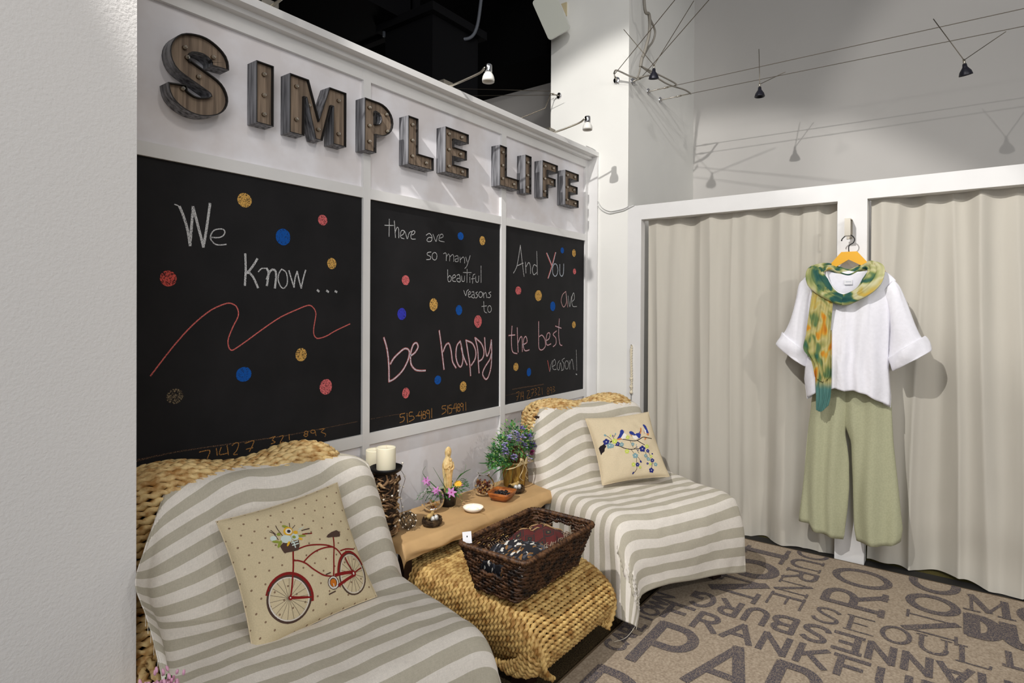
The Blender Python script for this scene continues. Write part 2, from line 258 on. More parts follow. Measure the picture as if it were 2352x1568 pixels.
CHALK=[[('W',4.6,[(953,1747),(964,1722),(979,1673),(988,1618)]),('W',4.6,[(988,1618),(992,1671),(998,1753)]),('W',4.6,[(998,1753),(1013,1697),(1034,1617)]),('W',4.6,[(1034,1617),(1044,1677),(1057,1773)]),('W',2,[(937,1753),(946,1751),(955,1745)]),('W',2.2,[(1060,1653),(1088,1655),(1106,1665),(1111,1680),(1102,1687),(1088,1686),(1070,1678),(1059,1658),(1062,1643),(1076,1630),(1096,1629),(1116,1633)]),('W',4.2,[(1189,1603),(1191,1547),(1188,1486)]),('W',4.2,[(1237,1588),(1220,1561),(1198,1532)]),('W',4.2,[(1198,1539),(1220,1519),(1240,1479)]),('W',4.2,[(1276,1554),(1284,1535),(1277,1489)]),('W',4.2,[(1277,1513),(1290,1544),(1307,1551),(1316,1534),(1311,1480)]),('W',2.4,[(1242,1540),(1256,1553),(1276,1554)]),('W',2.4,[(1340,1555),(1328,1537),(1325,1511),(1336,1487),(1349,1480),(1363,1495),(1365,1521),(1358,1545),(1340,1555)]),('W',3,[(1372,1551),(1385,1513),(1395,1486)]),('W',3,[(1395,1486),(1400,1523),(1409,1550)]),('W',3,[(1409,1550),(1418,1515),(1428,1483)]),('W',3,[(1428,1483),(1438,1525),(1448,1557)]),('W',4.5,[(1505,1477),(1512,1472)]),('W',4.5,[(1551,1476),(1559,1471)]),('W',4.5,[(1594,1475),(1602,1472)]),('R',2.3,[(862,1173),(890,1211),(929,1262),(972,1313),(1014,1355),(1060,1391),(1101,1411),(1129,1418),(1153,1408),(1163,1387),(1161,1366),(1146,1337),(1130,1301),(1124,1277),(1128,1254),(1138,1244),(1155,1251),(1198,1278),(1266,1323),(1336,1365),(1411,1396),(1462,1413),(1486,1403),(1498,1380),(1494,1350),(1488,1318),(1489,1292),(1500,1277),(1516,1275),(1549,1283),(1600,1306),(1673,1333)]),('F',2.2,[(819,901),(940,904),(1054,901),(1222,895),(1362,891),(1518,892)]),('F',1.6,[(1518,892),(1715,895)]),('F',1.6,[(819,896),(880,901),(977,905)]),('O',1.7,[(1022,889),(1058,888),(1050,861)]),('O',1.7,[(1082,891),(1085,865)]),('O',1.7,[(1100,892),(1094,867),(1123,866)]),('O',1.7,[(1122,894),(1127,859)]),('O',1.7,[(1141,891),(1156,899),(1166,891),(1158,869),(1146,857),(1161,854)]),('O',1.7,[(1191,890),(1226,893),(1208,856)]),('O',1.7,[(1195,867),(1222,868)]),('O',1.7,[(1290,892),(1314,895),(1302,884),(1314,873),(1297,869)]),('O',1.7,[(1333,892),(1350,891),(1336,867),(1350,867)]),('O',1.7,[(1375,894),(1377,871)]),('O',1.7,[(1462,887),(1461,884),(1456,882),(1451,883),(1447,886),(1445,890),(1447,893),(1451,894),(1456,894),(1461,891),(1462,887)]),('O',1.7,[(1461,876),(1459,873),(1454,872),(1449,873),(1445,876),(1443,879),(1445,882),(1449,883),(1454,882),(1459,880),(1461,876)]),('O',1.7,[(1496,885),(1494,881),(1489,880),(1482,881),(1477,884),(1475,889),(1477,892),(1482,894),(1489,893),(1494,890),(1496,885)]),('O',1.7,[(1497,885),(1501,867)]),('O',1.7,[(1518,891),(1543,890),(1526,879),(1548,867),(1545,856)])],[('W',1.9,[(1897,1823),(1896,1742)]),('W',1.9,[(1869,1791),(1922,1796)]),('W',1.9,[(1928,1819),(1936,1740)]),('W',1.9,[(1934,1767),(1945,1789),(1955,1785),(1957,1741)]),('W',1.9,[(1965,1751),(1985,1761),(1992,1777),(1977,1779),(1968,1765),(1971,1744),(1991,1740)]),('W',1.9,[(1993,1777),(2001,1768),(2012,1742),(2024,1771),(2040,1781)]),('W',1.9,[(2033,1762),(2055,1769),(2063,1782),(2049,1785),(2037,1764),(2040,1745),(2067,1746)]),('W',1.9,[(2141,1773),(2163,1784),(2181,1771),(2178,1748),(2155,1742),(2146,1750),(2159,1763),(2179,1764)]),('W',1.9,[(2189,1783),(2211,1748),(2221,1775),(2234,1786)]),('W',1.9,[(2232,1766),(2262,1776),(2259,1790),(2242,1784),(2234,1756),(2273,1752)]),('W',1.9,[(2176,1691),(2152,1686),(2149,1675),(2172,1667),(2170,1654),(2144,1650)]),('W',1.9,[(2219,1673),(2216,1661),(2207,1653),(2196,1653),(2187,1659),(2184,1670),(2187,1682),(2196,1689),(2207,1690),(2216,1684),(2219,1673)]),('W',1.9,[(2268,1690),(2287,1693),(2289,1655)]),('W',1.9,[(2289,1674),(2305,1691),(2315,1679),(2314,1655)]),('W',1.9,[(2316,1676),(2338,1691),(2347,1678),(2345,1655)]),('W',1.9,[(2357,1682),(2378,1687),(2382,1659),(2360,1656),(2359,1667),(2382,1673)]),('W',1.9,[(2395,1682),(2400,1652)]),('W',1.9,[(2400,1668),(2422,1684),(2434,1671),(2434,1652)]),('W',1.9,[(2443,1685),(2456,1659)]),('W',1.9,[(2480,1696),(2464,1660),(2450,1634),(2436,1623)]),('W',1.9,[(2300,1608),(2303,1551),(2322,1549),(2329,1567),(2316,1578),(2304,1567)]),('W',1.9,[(2337,1564),(2361,1573),(2354,1584),(2339,1575),(2341,1551),(2364,1549)]),('W',1.9,[(2371,1581),(2392,1586),(2399,1550),(2376,1551),(2374,1564),(2399,1568)]),('W',1.9,[(2410,1581),(2413,1555),(2431,1554),(2435,1582)]),('W',1.9,[(2455,1620),(2454,1547)]),('W',1.9,[(2423,1600),(2492,1603)]),('W',1.9,[(2478,1578),(2479,1548)]),('W',1.9,[(2478,1593),(2479,1589)]),('W',1.9,[(2521,1596),(2504,1587),(2502,1544)]),('W',1.9,[(2491,1568),(2519,1572)]),('W',1.9,[(2526,1584),(2530,1556),(2550,1555),(2555,1588)]),('W',1.9,[(2573,1645),(2574,1551)]),('W',1.9,[(2428,1503),(2445,1475),(2454,1500),(2468,1508)]),('W',1.9,[(2467,1480),(2484,1488),(2479,1499),(2467,1489),(2470,1468),(2490,1470)]),('W',1.9,[(2495,1495),(2512,1497),(2517,1466),(2497,1467),(2496,1479),(2517,1482)]),('W',1.9,[(2545,1498),(2529,1491),(2546,1479),(2536,1465),(2522,1466)]),('W',1.9,[(2588,1484),(2585,1475),(2577,1469),(2567,1468),(2558,1474),(2555,1483),(2558,1493),(2566,1499),(2577,1499),(2585,1494),(2588,1484)]),('W',1.9,[(2594,1496),(2600,1466)]),('W',1.9,[(2599,1485),(2617,1496),(2627,1467)]),('W',1.9,[(2664,1501),(2644,1494),(2662,1482),(2654,1469),(2634,1469)]),('W',1.9,[(2599,1446),(2605,1392),(2627,1381)]),('W',1.9,[(2582,1417),(2625,1421)]),('W',1.9,[(2669,1403),(2666,1392),(2657,1385),(2647,1385),(2638,1392),(2635,1403),(2638,1414),(2646,1421),(2657,1421),(2666,1414),(2669,1403)]),('R',5.2,[(1867,1265),(1887,1210),(1898,1136),(1900,1057)]),('R',5.2,[(1900,1057),(1936,1069),(1986,1103),(2022,1154),(2028,1195),(2000,1208),(1964,1190),(1929,1165),(1908,1140)]),('R',5.2,[(2037,1170),(2066,1184),(2088,1211),(2077,1232),(2055,1223),(2038,1180),(2041,1131),(2067,1102),(2097,1093),(2140,1090)]),('R',5.2,[(2239,1289),(2252,1226),(2265,1150),(2276,1086)]),('R',5.2,[(2269,1179),(2290,1213),(2314,1218),(2331,1176),(2342,1122),(2369,1087)]),('R',5.2,[(2403,1229),(2375,1203),(2368,1150),(2385,1104),(2409,1090),(2424,1123),(2420,1171),(2403,1226)]),('R',5.2,[(2411,1190),(2431,1140),(2459,1096)]),('R',5.2,[(2449,1233),(2468,1156),(2482,1094),(2489,1035)]),('R',5.2,[(2453,1230),(2505,1210),(2532,1165),(2525,1122),(2492,1090)]),('R',5.2,[(2525,1243),(2548,1177),(2555,1102),(2562,1044)]),('R',5.2,[(2531,1240),(2582,1206),(2604,1161),(2592,1124),(2558,1108)]),('R',5.2,[(2609,1240),(2617,1173),(2632,1134),(2657,1171),(2670,1225)]),('R',5.2,[(2670,1225),(2674,1151),(2668,1068),(2643,1013),(2618,1004),(2593,1036),(2613,1072),(2657,1114),(2670,1145)]),('B',2.9,[(1867,1265),(1887,1210),(1898,1136),(1900,1057)]),('B',2.9,[(1900,1057),(1936,1069),(1986,1103),(2022,1154),(2028,1195),(2000,1208),(1964,1190),(1929,1165),(1908,1140)]),('B',2.9,[(2037,1170),(2066,1184),(2088,1211),(2077,1232),(2055,1223),(2038,1180),(2041,1131),(2067,1102),(2097,1093),(2140,1090)]),('B',2.9,[(2239,1289),(2252,1226),(2265,1150),(2276,1086)]),('B',2.9,[(2269,1179),(2290,1213),(2314,1218),(2331,1176),(2342,1122),(2369,1087)]),('B',2.9,[(2403,1229),(2375,1203),(2368,1150),(2385,1104),(2409,1090),(2424,1123),(2420,1171),(2403,1226)]),('B',2.9,[(2411,1190),(2431,1140),(2459,1096)]),('B',2.9,[(2449,1233),(2468,1156),(2482,1094),(2489,1035)]),('B',2.9,[(2453,1230),(2505,1210),(2532,1165),(2525,1122),(2492,1090)]),('B',2.9,[(2525,1243),(2548,1177),(2555,1102),(2562,1044)]),('B',2.9,[(2531,1240),(2582,1206),(2604,1161),(2592,1124),(2558,1108)]),('B',2.9,[(2609,1240),(2617,1173),(2632,1134),(2657,1171),(2670,1225)]),('B',2.9,[(2670,1225),(2674,1151),(2668,1068),(2643,1013),(2618,1004),(2593,1036),(2613,1072),(2657,1114),(2670,1145)]),('O',2,[(2002,893),(1973,892),(1972,878),(1995,876),(1998,864),(1989,855),(1970,852)]),('O',2,[(2016,891),(2020,844)]),('O',2,[(2053,892),(2033,892),(2031,875),(2055,872),(2063,857),(2031,848)]),('O',2,[(2076,869),(2099,870)]),('O',2,[(2100,888),(2090,867),(2130,870)]),('O',2,[(2114,889),(2113,847)]),('O',2,[(2143,875),(2141,871),(2137,868),(2131,869),(2126,873),(2124,878),(2126,883),(2131,885),(2137,884),(2141,881),(2143,875)]),('O',2,[(2146,857),(2143,851),(2138,848),(2130,849),(2124,854),(2122,860),(2124,865),(2130,868),(2137,867),(2143,863),(2146,857)]),('O',2,[(2171,877),(2169,872),(2163,870),(2156,871),(2151,875),(2149,880),(2151,885),(2156,888),(2163,887),(2169,883),(2171,877)]),('O',2,[(2171,877),(2171,844)]),('O',2,[(2187,893),(2187,845)]),('O',2,[(2292,894),(2265,894),(2266,880),(2286,878),(2293,863),(2263,852)]),('O',2,[(2305,893),(2308,848)]),('O',2,[(2335,892),(2316,891),(2316,877),(2336,873),(2336,853),(2317,848)]),('O',2,[(2340,871),(2355,872)]),('O',2,[(2362,895),(2355,872),(2384,874)]),('O',2,[(2372,896),(2375,848)]),('O',2,[(2402,881),(2400,875),(2396,872),(2390,873),(2386,877),(2384,883),(2385,888),(2390,891),(2395,891),(2400,887),(2402,881)]),('O',2,[(2404,859),(2402,853),(2396,850),(2390,851),(2384,856),(2382,862),(2384,868),(2389,871),(2396,871),(2402,866),(2404,859)]),('O',2,[(2428,880),(2426,875),(2421,872),(2415,873),(2410,877),(2408,883),(2410,888),(2415,891),(2421,890),(2426,886),(2428,880)]),('O',2,[(2430,884),(2429,850)]),('O',2,[(2450,893),(2452,847)]),('F',1.2,[(1784,895),(1910,895),(1969,894)])],[('W',2.6,[(2880,1621),(2916,1670),(2949,1795)]),('W',2.6,[(2949,1795),(2968,1701),(2989,1606)]),('W',2.6,[(2916,1667),(2980,1688)]),('W',2.6,[(3003,1696),(3010,1628)]),('W',2.6,[(3010,1666),(3039,1695),(3058,1672),(3058,1627)]),('W',2.6,[(3128,1678),(3097,1685),(3080,1652),(3095,1622),(3128,1637)]),('W',2.6,[(3127,1772),(3135,1624)]),('R',4.6,[(3240,1770),(3270,1732),(3300,1694)]),('R',4.6,[(3347,1782),(3307,1695),(3259,1608)]),('B',2.8,[(3245,1771),(3276,1733),(3306,1695)]),('B',2.8,[(3352,1783),(3312,1695),(3264,1608)]),('B',3,[(3379,1668),(3372,1643),(3356,1627),(3336,1626),(3319,1640),(3313,1664),(3319,1689),(3335,1705),(3355,1706),(3372,1692),(3379,1668)]),('B',3,[(3403,1707),(3405,1645),(3430,1629),(3449,1651),(3453,1713)]),('R',3,[(3484,1527),(3441,1503),(3424,1458),(3456,1420),(3492,1455),(3484,1523),(3510,1420)]),('W',1.6,[(3484,1527),(3441,1503),(3424,1458),(3456,1420),(3492,1455),(3484,1523),(3510,1420)]),('W',2.2,[(3513,1497),(3536,1423),(3555,1486),(3575,1504)]),('W',2.2,[(3561,1456),(3598,1480),(3587,1520),(3564,1487),(3573,1429),(3630,1425)]),('R',4,[(2869,1301),(2864,1208),(2876,1147),(2922,1132)]),('R',4,[(2836,1245),(2898,1247)]),('R',4,[(2922,1290),(2927,1205),(2933,1140)]),('R',4,[(2932,1198),(2955,1231),(2973,1224),(2977,1142)]),('R',4,[(2979,1183),(3026,1198),(3014,1233),(2990,1217),(2989,1168),(3009,1145),(3051,1148)]),('R',4,[(3154,1325),(3155,1239),(3159,1157),(3195,1141),(3233,1164),(3226,1208),(3194,1236),(3162,1228)]),('R',4,[(3240,1197),(3279,1213),(3285,1246),(3255,1243),(3240,1200),(3256,1169),(3300,1176)]),('R',4,[(3367,1259),(3326,1238),(3360,1210),(3361,1173),(3327,1156)]),('R',4,[(3401,1340),(3395,1239),(3410,1170),(3438,1159)]),('R',4,[(3353,1292),(3427,1276)]),('B',2.1,[(2869,1301),(2864,1208),(2876,1147),(2922,1132)]),('B',2.1,[(2836,1245),(2898,1247)]),('B',2.1,[(2922,1290),(2927,1205),(2933,1140)]),('B',2.1,[(2932,1198),(2955,1231),(2973,1224),(2977,1142)]),('B',2.1,[(2979,1183),(3026,1198),(3014,1233),(2990,1217),(2989,1168),(3009,1145),(3051,1148)]),('B',2.1,[(3154,1325),(3155,1239),(3159,1157),(3195,1141),(3233,1164),(3226,1208),(3194,1236),(3162,1228)]),('B',2.1,[(3240,1197),(3279,1213),(3285,1246),(3255,1243),(3240,1200),(3256,1169),(3300,1176)]),('B',2.1,[(3367,1259),(3326,1238),(3360,1210),(3361,1173),(3327,1156)]),('B',2.1,[(3401,1340),(3395,1239),(3410,1170),(3438,1159)]),('B',2.1,[(3353,1292),(3427,1276)]),('R',2.6,[(3261,1068),(3288,993)]),('W',1.9,[(3288,993),(3305,1043),(3321,1064)]),('W',1.9,[(3315,1023),(3356,1036),(3346,1070),(3321,1046),(3329,1006),(3366,1002)]),('W',1.9,[(3407,1059),(3380,1034),(3381,1004),(3402,997),(3418,1043),(3440,992)]),('W',1.9,[(3471,1070),(3439,1057),(3464,1032),(3459,995),(3430,989)]),('W',1.9,[(3524,1020),(3519,1003),(3508,994),(3493,995),(3482,1006),(3477,1024),(3481,1040),(3493,1050),(3507,1049),(3519,1038),(3524,1020)]),('W',1.9,[(3534,1050),(3542,988)]),('W',1.9,[(3541,1027),(3571,1056),(3594,984)]),('W',1.9,[(3626,1119),(3637,973)]),('W',3.5,[(3625,949),(3639,943)]),('O',1.3,[(2918,894),(2947,894),(2924,845)]),('O',1.3,[(2918,870),(2938,870)]),('O',1.3,[(2961,892),(2965,848)]),('O',1.3,[(2976,894),(2973,866),(2994,866)]),('O',1.3,[(2990,893),(2994,844)]),('O',1.3,[(3030,892),(3056,889),(3030,848),(3066,848)]),('O',1.3,[(3072,895),(3103,895),(3081,851)]),('O',1.3,[(3078,873),(3103,874)]),('O',1.3,[(3115,901),(3136,893),(3118,879),(3138,863),(3116,852)]),('O',1.3,[(3150,901),(3173,895),(3153,855),(3176,855)]),('O',1.3,[(3197,896),(3202,852)]),('O',1.3,[(3280,876),(3278,870),(3273,866),(3266,867),(3261,872),(3259,879),(3261,885),(3266,889),(3273,888),(3278,884),(3280,876)]),('O',1.3,[(3280,854),(3279,848),(3273,845),(3267,845),(3261,850),(3259,857),(3261,863),(3266,866),(3273,866),(3278,861),(3280,854)]),('O',1.3,[(3315,876),(3313,871),(3307,867),(3299,868),(3293,873),(3291,879),(3293,885),(3299,888),(3307,887),(3313,883),(3315,876)]),('O',1.3,[(3315,876),(3313,847)]),('O',1.3,[(3330,890),(3348,884),(3334,872),(3354,860),(3332,853)]),('F',3.5,[(2878,918),(2993,919),(3115,916),(3217,916)]),('F',1.5,[(2812,889),(2901,890),(2970,888)])]]
DOTS=[[('gold',1186,1805,28,27),('blue',1346,1683,32,33),('pink',1530,1773,23,22),('gold',1576,1593,23,24),('red',917,1499,27,27),('gold',1429,1211,26,27),('blue',1185,1151,30,28),('pink',1549,1067,31,33),('fade',939,1096,28,26)],[('blue',2401,1795,24,21),('gold',2585,1788,25,26),('pink',2003,1540,25,24),('gold',2197,1423,30,33),('blue',2391,1396,26,27),('violet',1979,1376,28,29),('pink',2550,1333,33,35),('blue',2230,1034,25,23),('gold',2428,980,28,28),('pink',2008,991,24,26)],[('blue',3434,1804,21,20),('gold',3588,1798,25,26),('pink',3597,1670,21,20),('pink',2931,1517,30,25),('gold',3150,1491,39,35),('blue',3320,1424,31,32),('gold',3593,1297,25,24),('gold',2911,1052,26,25),('blue',3049,1009,24,26)]]
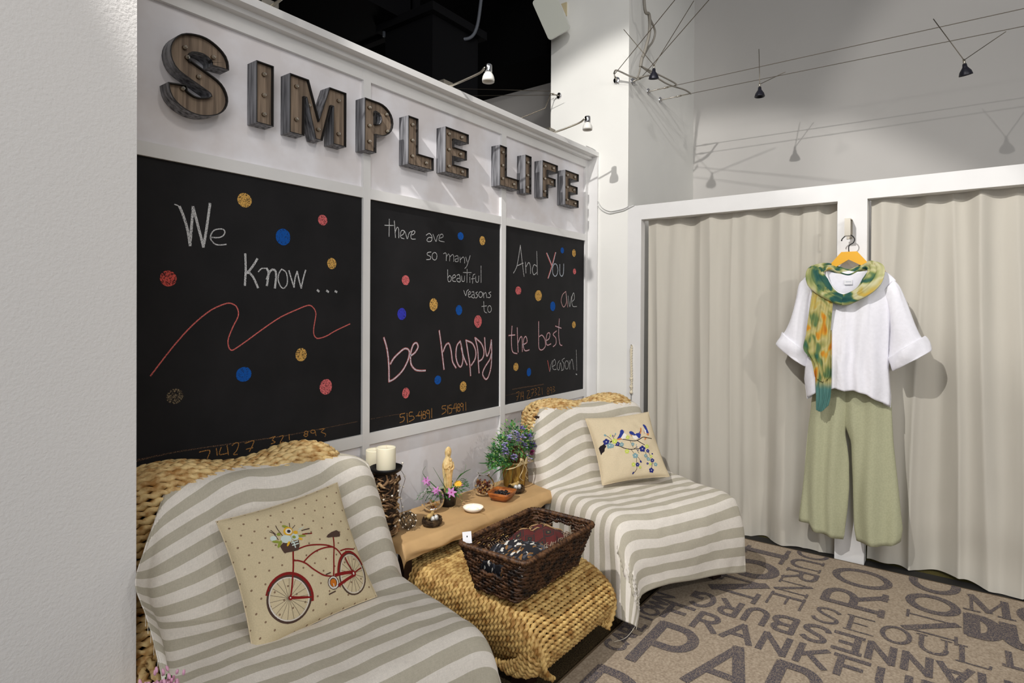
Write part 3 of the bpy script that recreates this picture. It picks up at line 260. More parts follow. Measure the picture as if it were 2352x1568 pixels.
BIKE=[('s','spoke',2.2,[(-429,-505),(-165,-681)]),('s','spoke',2.2,[(-429,-505),(-225,-760)]),('s','spoke',2.2,[(-429,-505),(-310,-806)]),('s','spoke',2.2,[(-429,-505),(-408,-815)]),('s','spoke',2.2,[(-429,-505),(-505,-786)]),('s','spoke',2.2,[(-429,-505),(-592,-725)]),('s','spoke',2.2,[(-429,-505),(-658,-639)]),('s','spoke',2.2,[(-429,-505),(-696,-538)]),('s','spoke',2.2,[(-429,-505),(-702,-435)]),('s','spoke',2.2,[(-429,-505),(-677,-339)]),('s','spoke',2.2,[(-429,-505),(-622,-263)]),('s','spoke',2.2,[(-429,-505),(-544,-214)]),('s','spoke',2.2,[(-429,-505),(-450,-199)]),('s','spoke',2.2,[(-429,-505),(-351,-221)]),('s','spoke',2.2,[(-429,-505),(-260,-278)]),('s','spoke',2.2,[(-429,-505),(-188,-364)]),('s','spoke',2.2,[(-429,-505),(-144,-470)]),('s','spoke',2.2,[(-429,-505),(-136,-580)]),('s','white',7,[(-142,-645),(-160,-689),(-184,-728),(-215,-762),(-250,-789),(-290,-808),(-333,-820),(-378,-824),(-423,-820),(-469,-809),(-512,-790),(-554,-765),(-591,-733),(-625,-697),(-653,-656),(-676,-612),(-693,-566),(-704,-518),(-707,-470),(-705,-424),(-695,-379),(-679,-337),(-657,-299),(-630,-266),(-597,-239),(-560,-218),(-520,-203),(-477,-196),(-432,-197),(-387,-205),(-342,-221),(-299,-244),(-258,-274),(-222,-310),(-190,-351),(-164,-397),(-145,-446),(-133,-496),(-128,-547),(-131,-597),(-142,-645)]),('s','tyre',12,[(-116,-657),(-136,-705),(-162,-747),(-196,-784),(-234,-813),(-278,-834),(-324,-846),(-373,-850),(-423,-846),(-472,-833),(-519,-813),(-564,-785),(-605,-751),(-641,-711),(-672,-667),(-697,-620),(-715,-570),(-726,-518),(-730,-467),(-727,-416),(-717,-368),(-700,-323),(-677,-282),(-647,-247),(-612,-217),(-572,-194),(-528,-179),(-481,-171),(-433,-172),(-383,-180),(-335,-197),(-288,-222),(-244,-255),(-204,-294),(-170,-339),(-142,-388),(-120,-441),(-107,-496),(-102,-551),(-105,-605),(-116,-657)]),('s','red',17,[(-714,-316),(-690,-271),(-660,-231),(-624,-197),(-583,-170),(-539,-151),(-491,-139),(-441,-136),(-391,-141),(-340,-154),(-291,-176),(-244,-207),(-201,-244),(-163,-288),(-130,-338),(-104,-392),(-86,-450),(-76,-508),(-74,-568),(-80,-625),(-94,-680)]),('s','red',10,[(-185,137),(-258,-119),(-322,-300),(-396,-493)]),('s','red',10,[(-397,-496),(-261,-561),(-108,-622)]),('s','red',8,[(-403,-517),(-265,-574),(-110,-629)]),('f','red',0,[(-372,-523),(-381,-537),(-397,-544),(-414,-540),(-428,-528),(-436,-511),(-436,-492),(-427,-478),(-411,-471),(-394,-474),(-380,-486),(-372,-504),(-372,-523)]),('f','white',0,[(-392,-510),(-398,-516),(-407,-516),(-413,-509),(-414,-499),(-409,-492),(-400,-493),(-393,-500),(-392,-510)]),('s','spoke',2.2,[(670,-539),(861,-653)]),('s','spoke',2.2,[(670,-539),(802,-748)]),('s','spoke',2.2,[(670,-539),(725,-810)]),('s','spoke',2.2,[(670,-539),(640,-829)]),('s','spoke',2.2,[(670,-539),(561,-805)]),('s','spoke',2.2,[(670,-539),(499,-741)]),('s','spoke',2.2,[(670,-539),(464,-647)]),('s','spoke',2.2,[(670,-539),(459,-538)]),('s','spoke',2.2,[(670,-539),(486,-430)]),('s','spoke',2.2,[(670,-539),(541,-336)]),('s','spoke',2.2,[(670,-539),(616,-273)]),('s','spoke',2.2,[(670,-539),(700,-249)]),('s','spoke',2.2,[(670,-539),(781,-269)]),('s','spoke',2.2,[(670,-539),(846,-331)]),('s','spoke',2.2,[(670,-539),(884,-426)]),('s','spoke',2.2,[(670,-539),(890,-540)]),('s','white',5,[(876,-625),(858,-670),(836,-711),(809,-748),(779,-779),(746,-804),(712,-822),(677,-833),(642,-836),(608,-832),(575,-821),(545,-803),(518,-779),(495,-749),(477,-714),(463,-675),(453,-633),(450,-588),(451,-542),(458,-496),(470,-451),(486,-408),(507,-368),(532,-332),(561,-300),(592,-275),(625,-255),(660,-242),(695,-237),(730,-238),(763,-247),(794,-264),(822,-287),(847,-317),(867,-352),(883,-392),(893,-436),(897,-482),(896,-530),(889,-578),(876,-625)]),('s','tyre',8,[(899,-635),(880,-684),(855,-728),(826,-768),(793,-801),(757,-828),(719,-847),(680,-859),(641,-862),(603,-857),(567,-845),(534,-825),(504,-799),(479,-766),(458,-728),(442,-685),(432,-639),(427,-590),(429,-541),(436,-491),(448,-442),(466,-396),(489,-352),(517,-313),(548,-279),(582,-251),(619,-230),(657,-217),(696,-211),(734,-213),(771,-223),(806,-241),(837,-266),(865,-299),(887,-337),(905,-381),(916,-429),(921,-480),(920,-532),(913,-584),(899,-635)]),('s','red',15,[(423,-457),(440,-403),(464,-351),(493,-305),(527,-264),(565,-231),(607,-206),(650,-189),(694,-183),(737,-186),(779,-199),(817,-221),(852,-253),(881,-292),(904,-339),(920,-392),(928,-448)]),('s','red',9,[(-206,-7),(-139,-34),(-48,-111),(47,-249),(150,-372),(253,-437),(337,-474)]),('s','red',9,[(-95,141),(29,141),(179,114),(326,58),(468,-27),(544,-97),(575,-171),(590,-229)]),('s','red',9,[(-79,-88),(36,-28),(188,11),(330,6),(468,-27)]),('s','red',9,[(547,139),(500,-29),(429,-206),(331,-471)]),('s','red',9,[(600,-129),(722,-134),(871,-174)]),('s','red',9,[(636,-258),(657,-403),(688,-532)]),('s','red',9,[(684,-545),(781,-518),(883,-497)]),('s','red',20,[(371,-468),(497,-482),(691,-523)]),('s','red',18,[(360,-638),(526,-598),(690,-569)]),('f','red',0,[(734,-562),(720,-584),(698,-595),(673,-591),(653,-575),(643,-551),(645,-524),(659,-503),(681,-492),(705,-495),(725,-511),(736,-536),(734,-562)]),('f','white',0,[(705,-550),(698,-562),(687,-566),(677,-562),(672,-551),(673,-536),(680,-525),(691,-520),(701,-524),(706,-536),(705,-550)]),('s','tyre',5,[(388,-603),(377,-627),(361,-646),(341,-660),(318,-667),(294,-667),(271,-660),(250,-647),(233,-628),(220,-605),(213,-579),(212,-552),(217,-526),(227,-503),(243,-484),(263,-470),(285,-462),(309,-461),(332,-468),(354,-481),(371,-500),(385,-523),(392,-549),(393,-577),(388,-603)]),('f','white',0,[(382,-601),(372,-623),(357,-641),(338,-654),(317,-661),(294,-661),(273,-655),(253,-642),(237,-625),(225,-603),(219,-579),(218,-553),(222,-529),(232,-507),(247,-488),(266,-475),(287,-468),(309,-467),(331,-473),(350,-485),(367,-503),(379,-525),(386,-550),(387,-576),(382,-601)]),('f','dark',0,[(363,-588),(355,-604),(344,-618),(330,-628),(314,-633),(297,-633),(281,-628),(267,-619),(255,-606),(246,-590),(241,-571),(240,-553),(244,-534),(251,-518),(262,-504),(276,-494),(292,-489),(308,-488),(324,-493),(339,-502),(351,-515),(360,-532),(366,-550),(366,-569),(363,-588)]),('f','orange',0,[(350,-586),(344,-600),(335,-612),(323,-620),(310,-625),(297,-625),(284,-621),(272,-614),(262,-603),(255,-589),(251,-574),(250,-558),(254,-543),(260,-529),(269,-517),(280,-509),(293,-504),(307,-504),(320,-507),(332,-515),(342,-526),(349,-539),(353,-555),(353,-571),(350,-586)]),('s','white',5,[(303,-581),(289,-656)]),('s','dark',8,[(179,-706),(293,-699)]),('s','dark',8,[(223,-400),(297,-400)]),('f','dark',0,[(421,161),(462,191),(544,212),(643,213),(683,178),(690,130),(664,93),(597,105),(518,129),(456,138)]),('f','dark',0,[(-351,287),(-291,320),(-45,276),(-63,186),(-101,124),(-182,133),(-320,162),(-339,217)]),('s','dark',4,[(-340,395),(-371,527),(-411,569)]),('s','dark',4,[(-258,431),(-293,556),(-297,632)]),('s','dark',4,[(-347,491),(-388,589)]),('s','dark',4,[(-111,492),(-83,598)]),('s','dark',4,[(-72,498),(-15,532)]),('s','dark',7,[(52,406),(186,395)]),('s','red',7,[(42,342),(198,305)]),('s','dark',7,[(89,335),(189,308)]),('f','pale',0,[(-355,428),(-359,418),(-367,410),(-376,405),(-387,402),(-399,402),(-411,404),(-422,410),(-431,418),(-439,428),(-443,438),(-445,450),(-443,461),(-439,470),(-431,478),(-422,484),(-411,487),(-399,488),(-387,485),(-376,479),(-367,471),(-359,462),(-355,451),(-353,439),(-355,428)]),('f','pale',0,[(-148,333),(-156,318),(-168,305),(-185,296),(-205,292),(-226,293),(-247,298),(-266,308),(-283,321),(-296,338),(-305,355),(-308,374),(-305,391),(-298,407),(-285,420),(-269,429),(-250,433),(-229,433),(-208,428),(-188,418),(-171,405),(-157,388),(-149,370),(-146,351),(-148,333)]),('f','pale',0,[(-26,327),(-32,314),(-41,304),(-54,297),(-68,293),(-84,293),(-99,296),(-114,304),(-126,314),(-135,326),(-141,341),(-143,355),(-141,369),(-135,382),(-125,392),(-113,400),(-99,404),(-83,404),(-68,400),(-53,393),(-41,383),(-31,370),(-26,356),(-23,341),(-26,327)]),('f','leaf',0,[(-327,304),(-355,279),(-379,270),(-390,281),(-383,308),(-361,339),(-333,364),(-308,373),(-298,362),(-305,336),(-327,304)]),('f','leaf',0,[(-330,348),(-345,343),(-373,351),(-404,370),(-426,391),(-430,408),(-415,413),(-387,405),(-356,387),(-334,365),(-330,348)]),('f','leaf',0,[(-278,466),(-281,460),(-285,455),(-291,452),(-299,451),(-306,451),(-314,453),(-321,456),(-328,461),(-332,467),(-336,474),(-337,480),(-336,487),(-333,492),(-329,497),(-323,500),(-315,502),(-308,502),(-300,500),(-293,497),(-286,492),(-282,486),(-278,479),(-277,472),(-278,466)]),('f','leaf',0,[(86,300),(83,296),(75,294),(65,294),(51,296),(37,299),(21,304),(6,310),(-8,317),(-19,325),(-27,332),(-32,338),(-32,343),(-29,347),(-22,349),(-11,349),(2,348),(16,344),(32,339),(47,333),(61,326),(72,319),(81,312),(85,306),(86,300)]),('f','leaf',0,[(-118,520),(-134,518),(-163,531),(-192,554),(-211,579),(-212,597),(-196,600),(-168,587),(-139,563),(-120,538),(-118,520)]),('f','sun',0,[(-84,448),(-91,431),(-104,417),(-119,407),(-137,401),(-156,400),(-175,404),(-192,413),(-207,426),(-218,442),(-225,460),(-226,479),(-224,498),(-216,514),(-204,529),(-189,539),(-171,545),(-152,546),(-133,542),(-116,533),(-101,521),(-90,505),(-83,486),(-81,467),(-84,448)]),('f','sun',0,[(-210,263),(-230,246),(-247,240),(-255,248),(-250,266),(-235,288),(-215,306),(-198,311),(-190,303),(-194,285),(-210,263)]),('f','sun',0,[(-16,401),(-20,395),(-25,389),(-33,385),(-41,383),(-50,383),(-59,386),(-68,390),(-75,395),(-81,402),(-84,410),(-86,418),(-85,426),(-81,432),(-76,438),(-69,442),(-61,444),(-51,444),(-42,441),(-34,437),(-26,432),(-21,425),(-17,417),(-15,409),(-16,401)]),('f','sun',0,[(13,258),(1,255),(-17,264),(-34,280),(-42,298),(-41,310),(-28,313),(-11,305),(6,288),(15,271),(13,258)]),('f','cream',0,[(-98,451),(-103,439),(-112,429),(-123,422),(-135,418),(-149,418),(-162,421),(-175,427),(-185,436),(-193,447),(-198,460),(-200,474),(-198,487),(-192,498),(-184,508),(-173,515),(-160,520),(-147,520),(-134,517),(-121,511),(-110,502),(-102,491),(-97,478),(-96,464),(-98,451)]),('f','navy',0,[(-120,457),(-123,451),(-128,446),(-133,442),(-140,440),(-147,439),(-155,441),(-161,444),(-167,449),(-171,455),(-174,462),(-175,469),(-173,476),(-171,482),(-166,488),(-160,492),(-153,494),(-146,494),(-139,493),(-132,489),(-127,484),(-122,478),(-120,471),(-119,464),(-120,457)]),('f','leaf',0,[(-74,337),(-77,331),(-81,326),(-87,323),(-95,321),(-102,321),(-110,323),(-117,327),(-123,332),(-128,338),(-131,344),(-132,351),(-131,358),(-128,364),(-124,369),(-118,372),(-111,374),(-103,374),(-95,372),(-88,368),(-82,363),(-77,357),(-74,351),(-73,344),(-74,337)]),('s','pale',7,[(-149,305),(-134,232),(-135,179)]),('s','pale',7,[(-175,267),(-67,265)]),('s','pale',7,[(-172,228),(-70,224)]),('s','pale',3,[(-3,416),(106,456)]),('s','pale',3,[(17,448),(83,444)])]
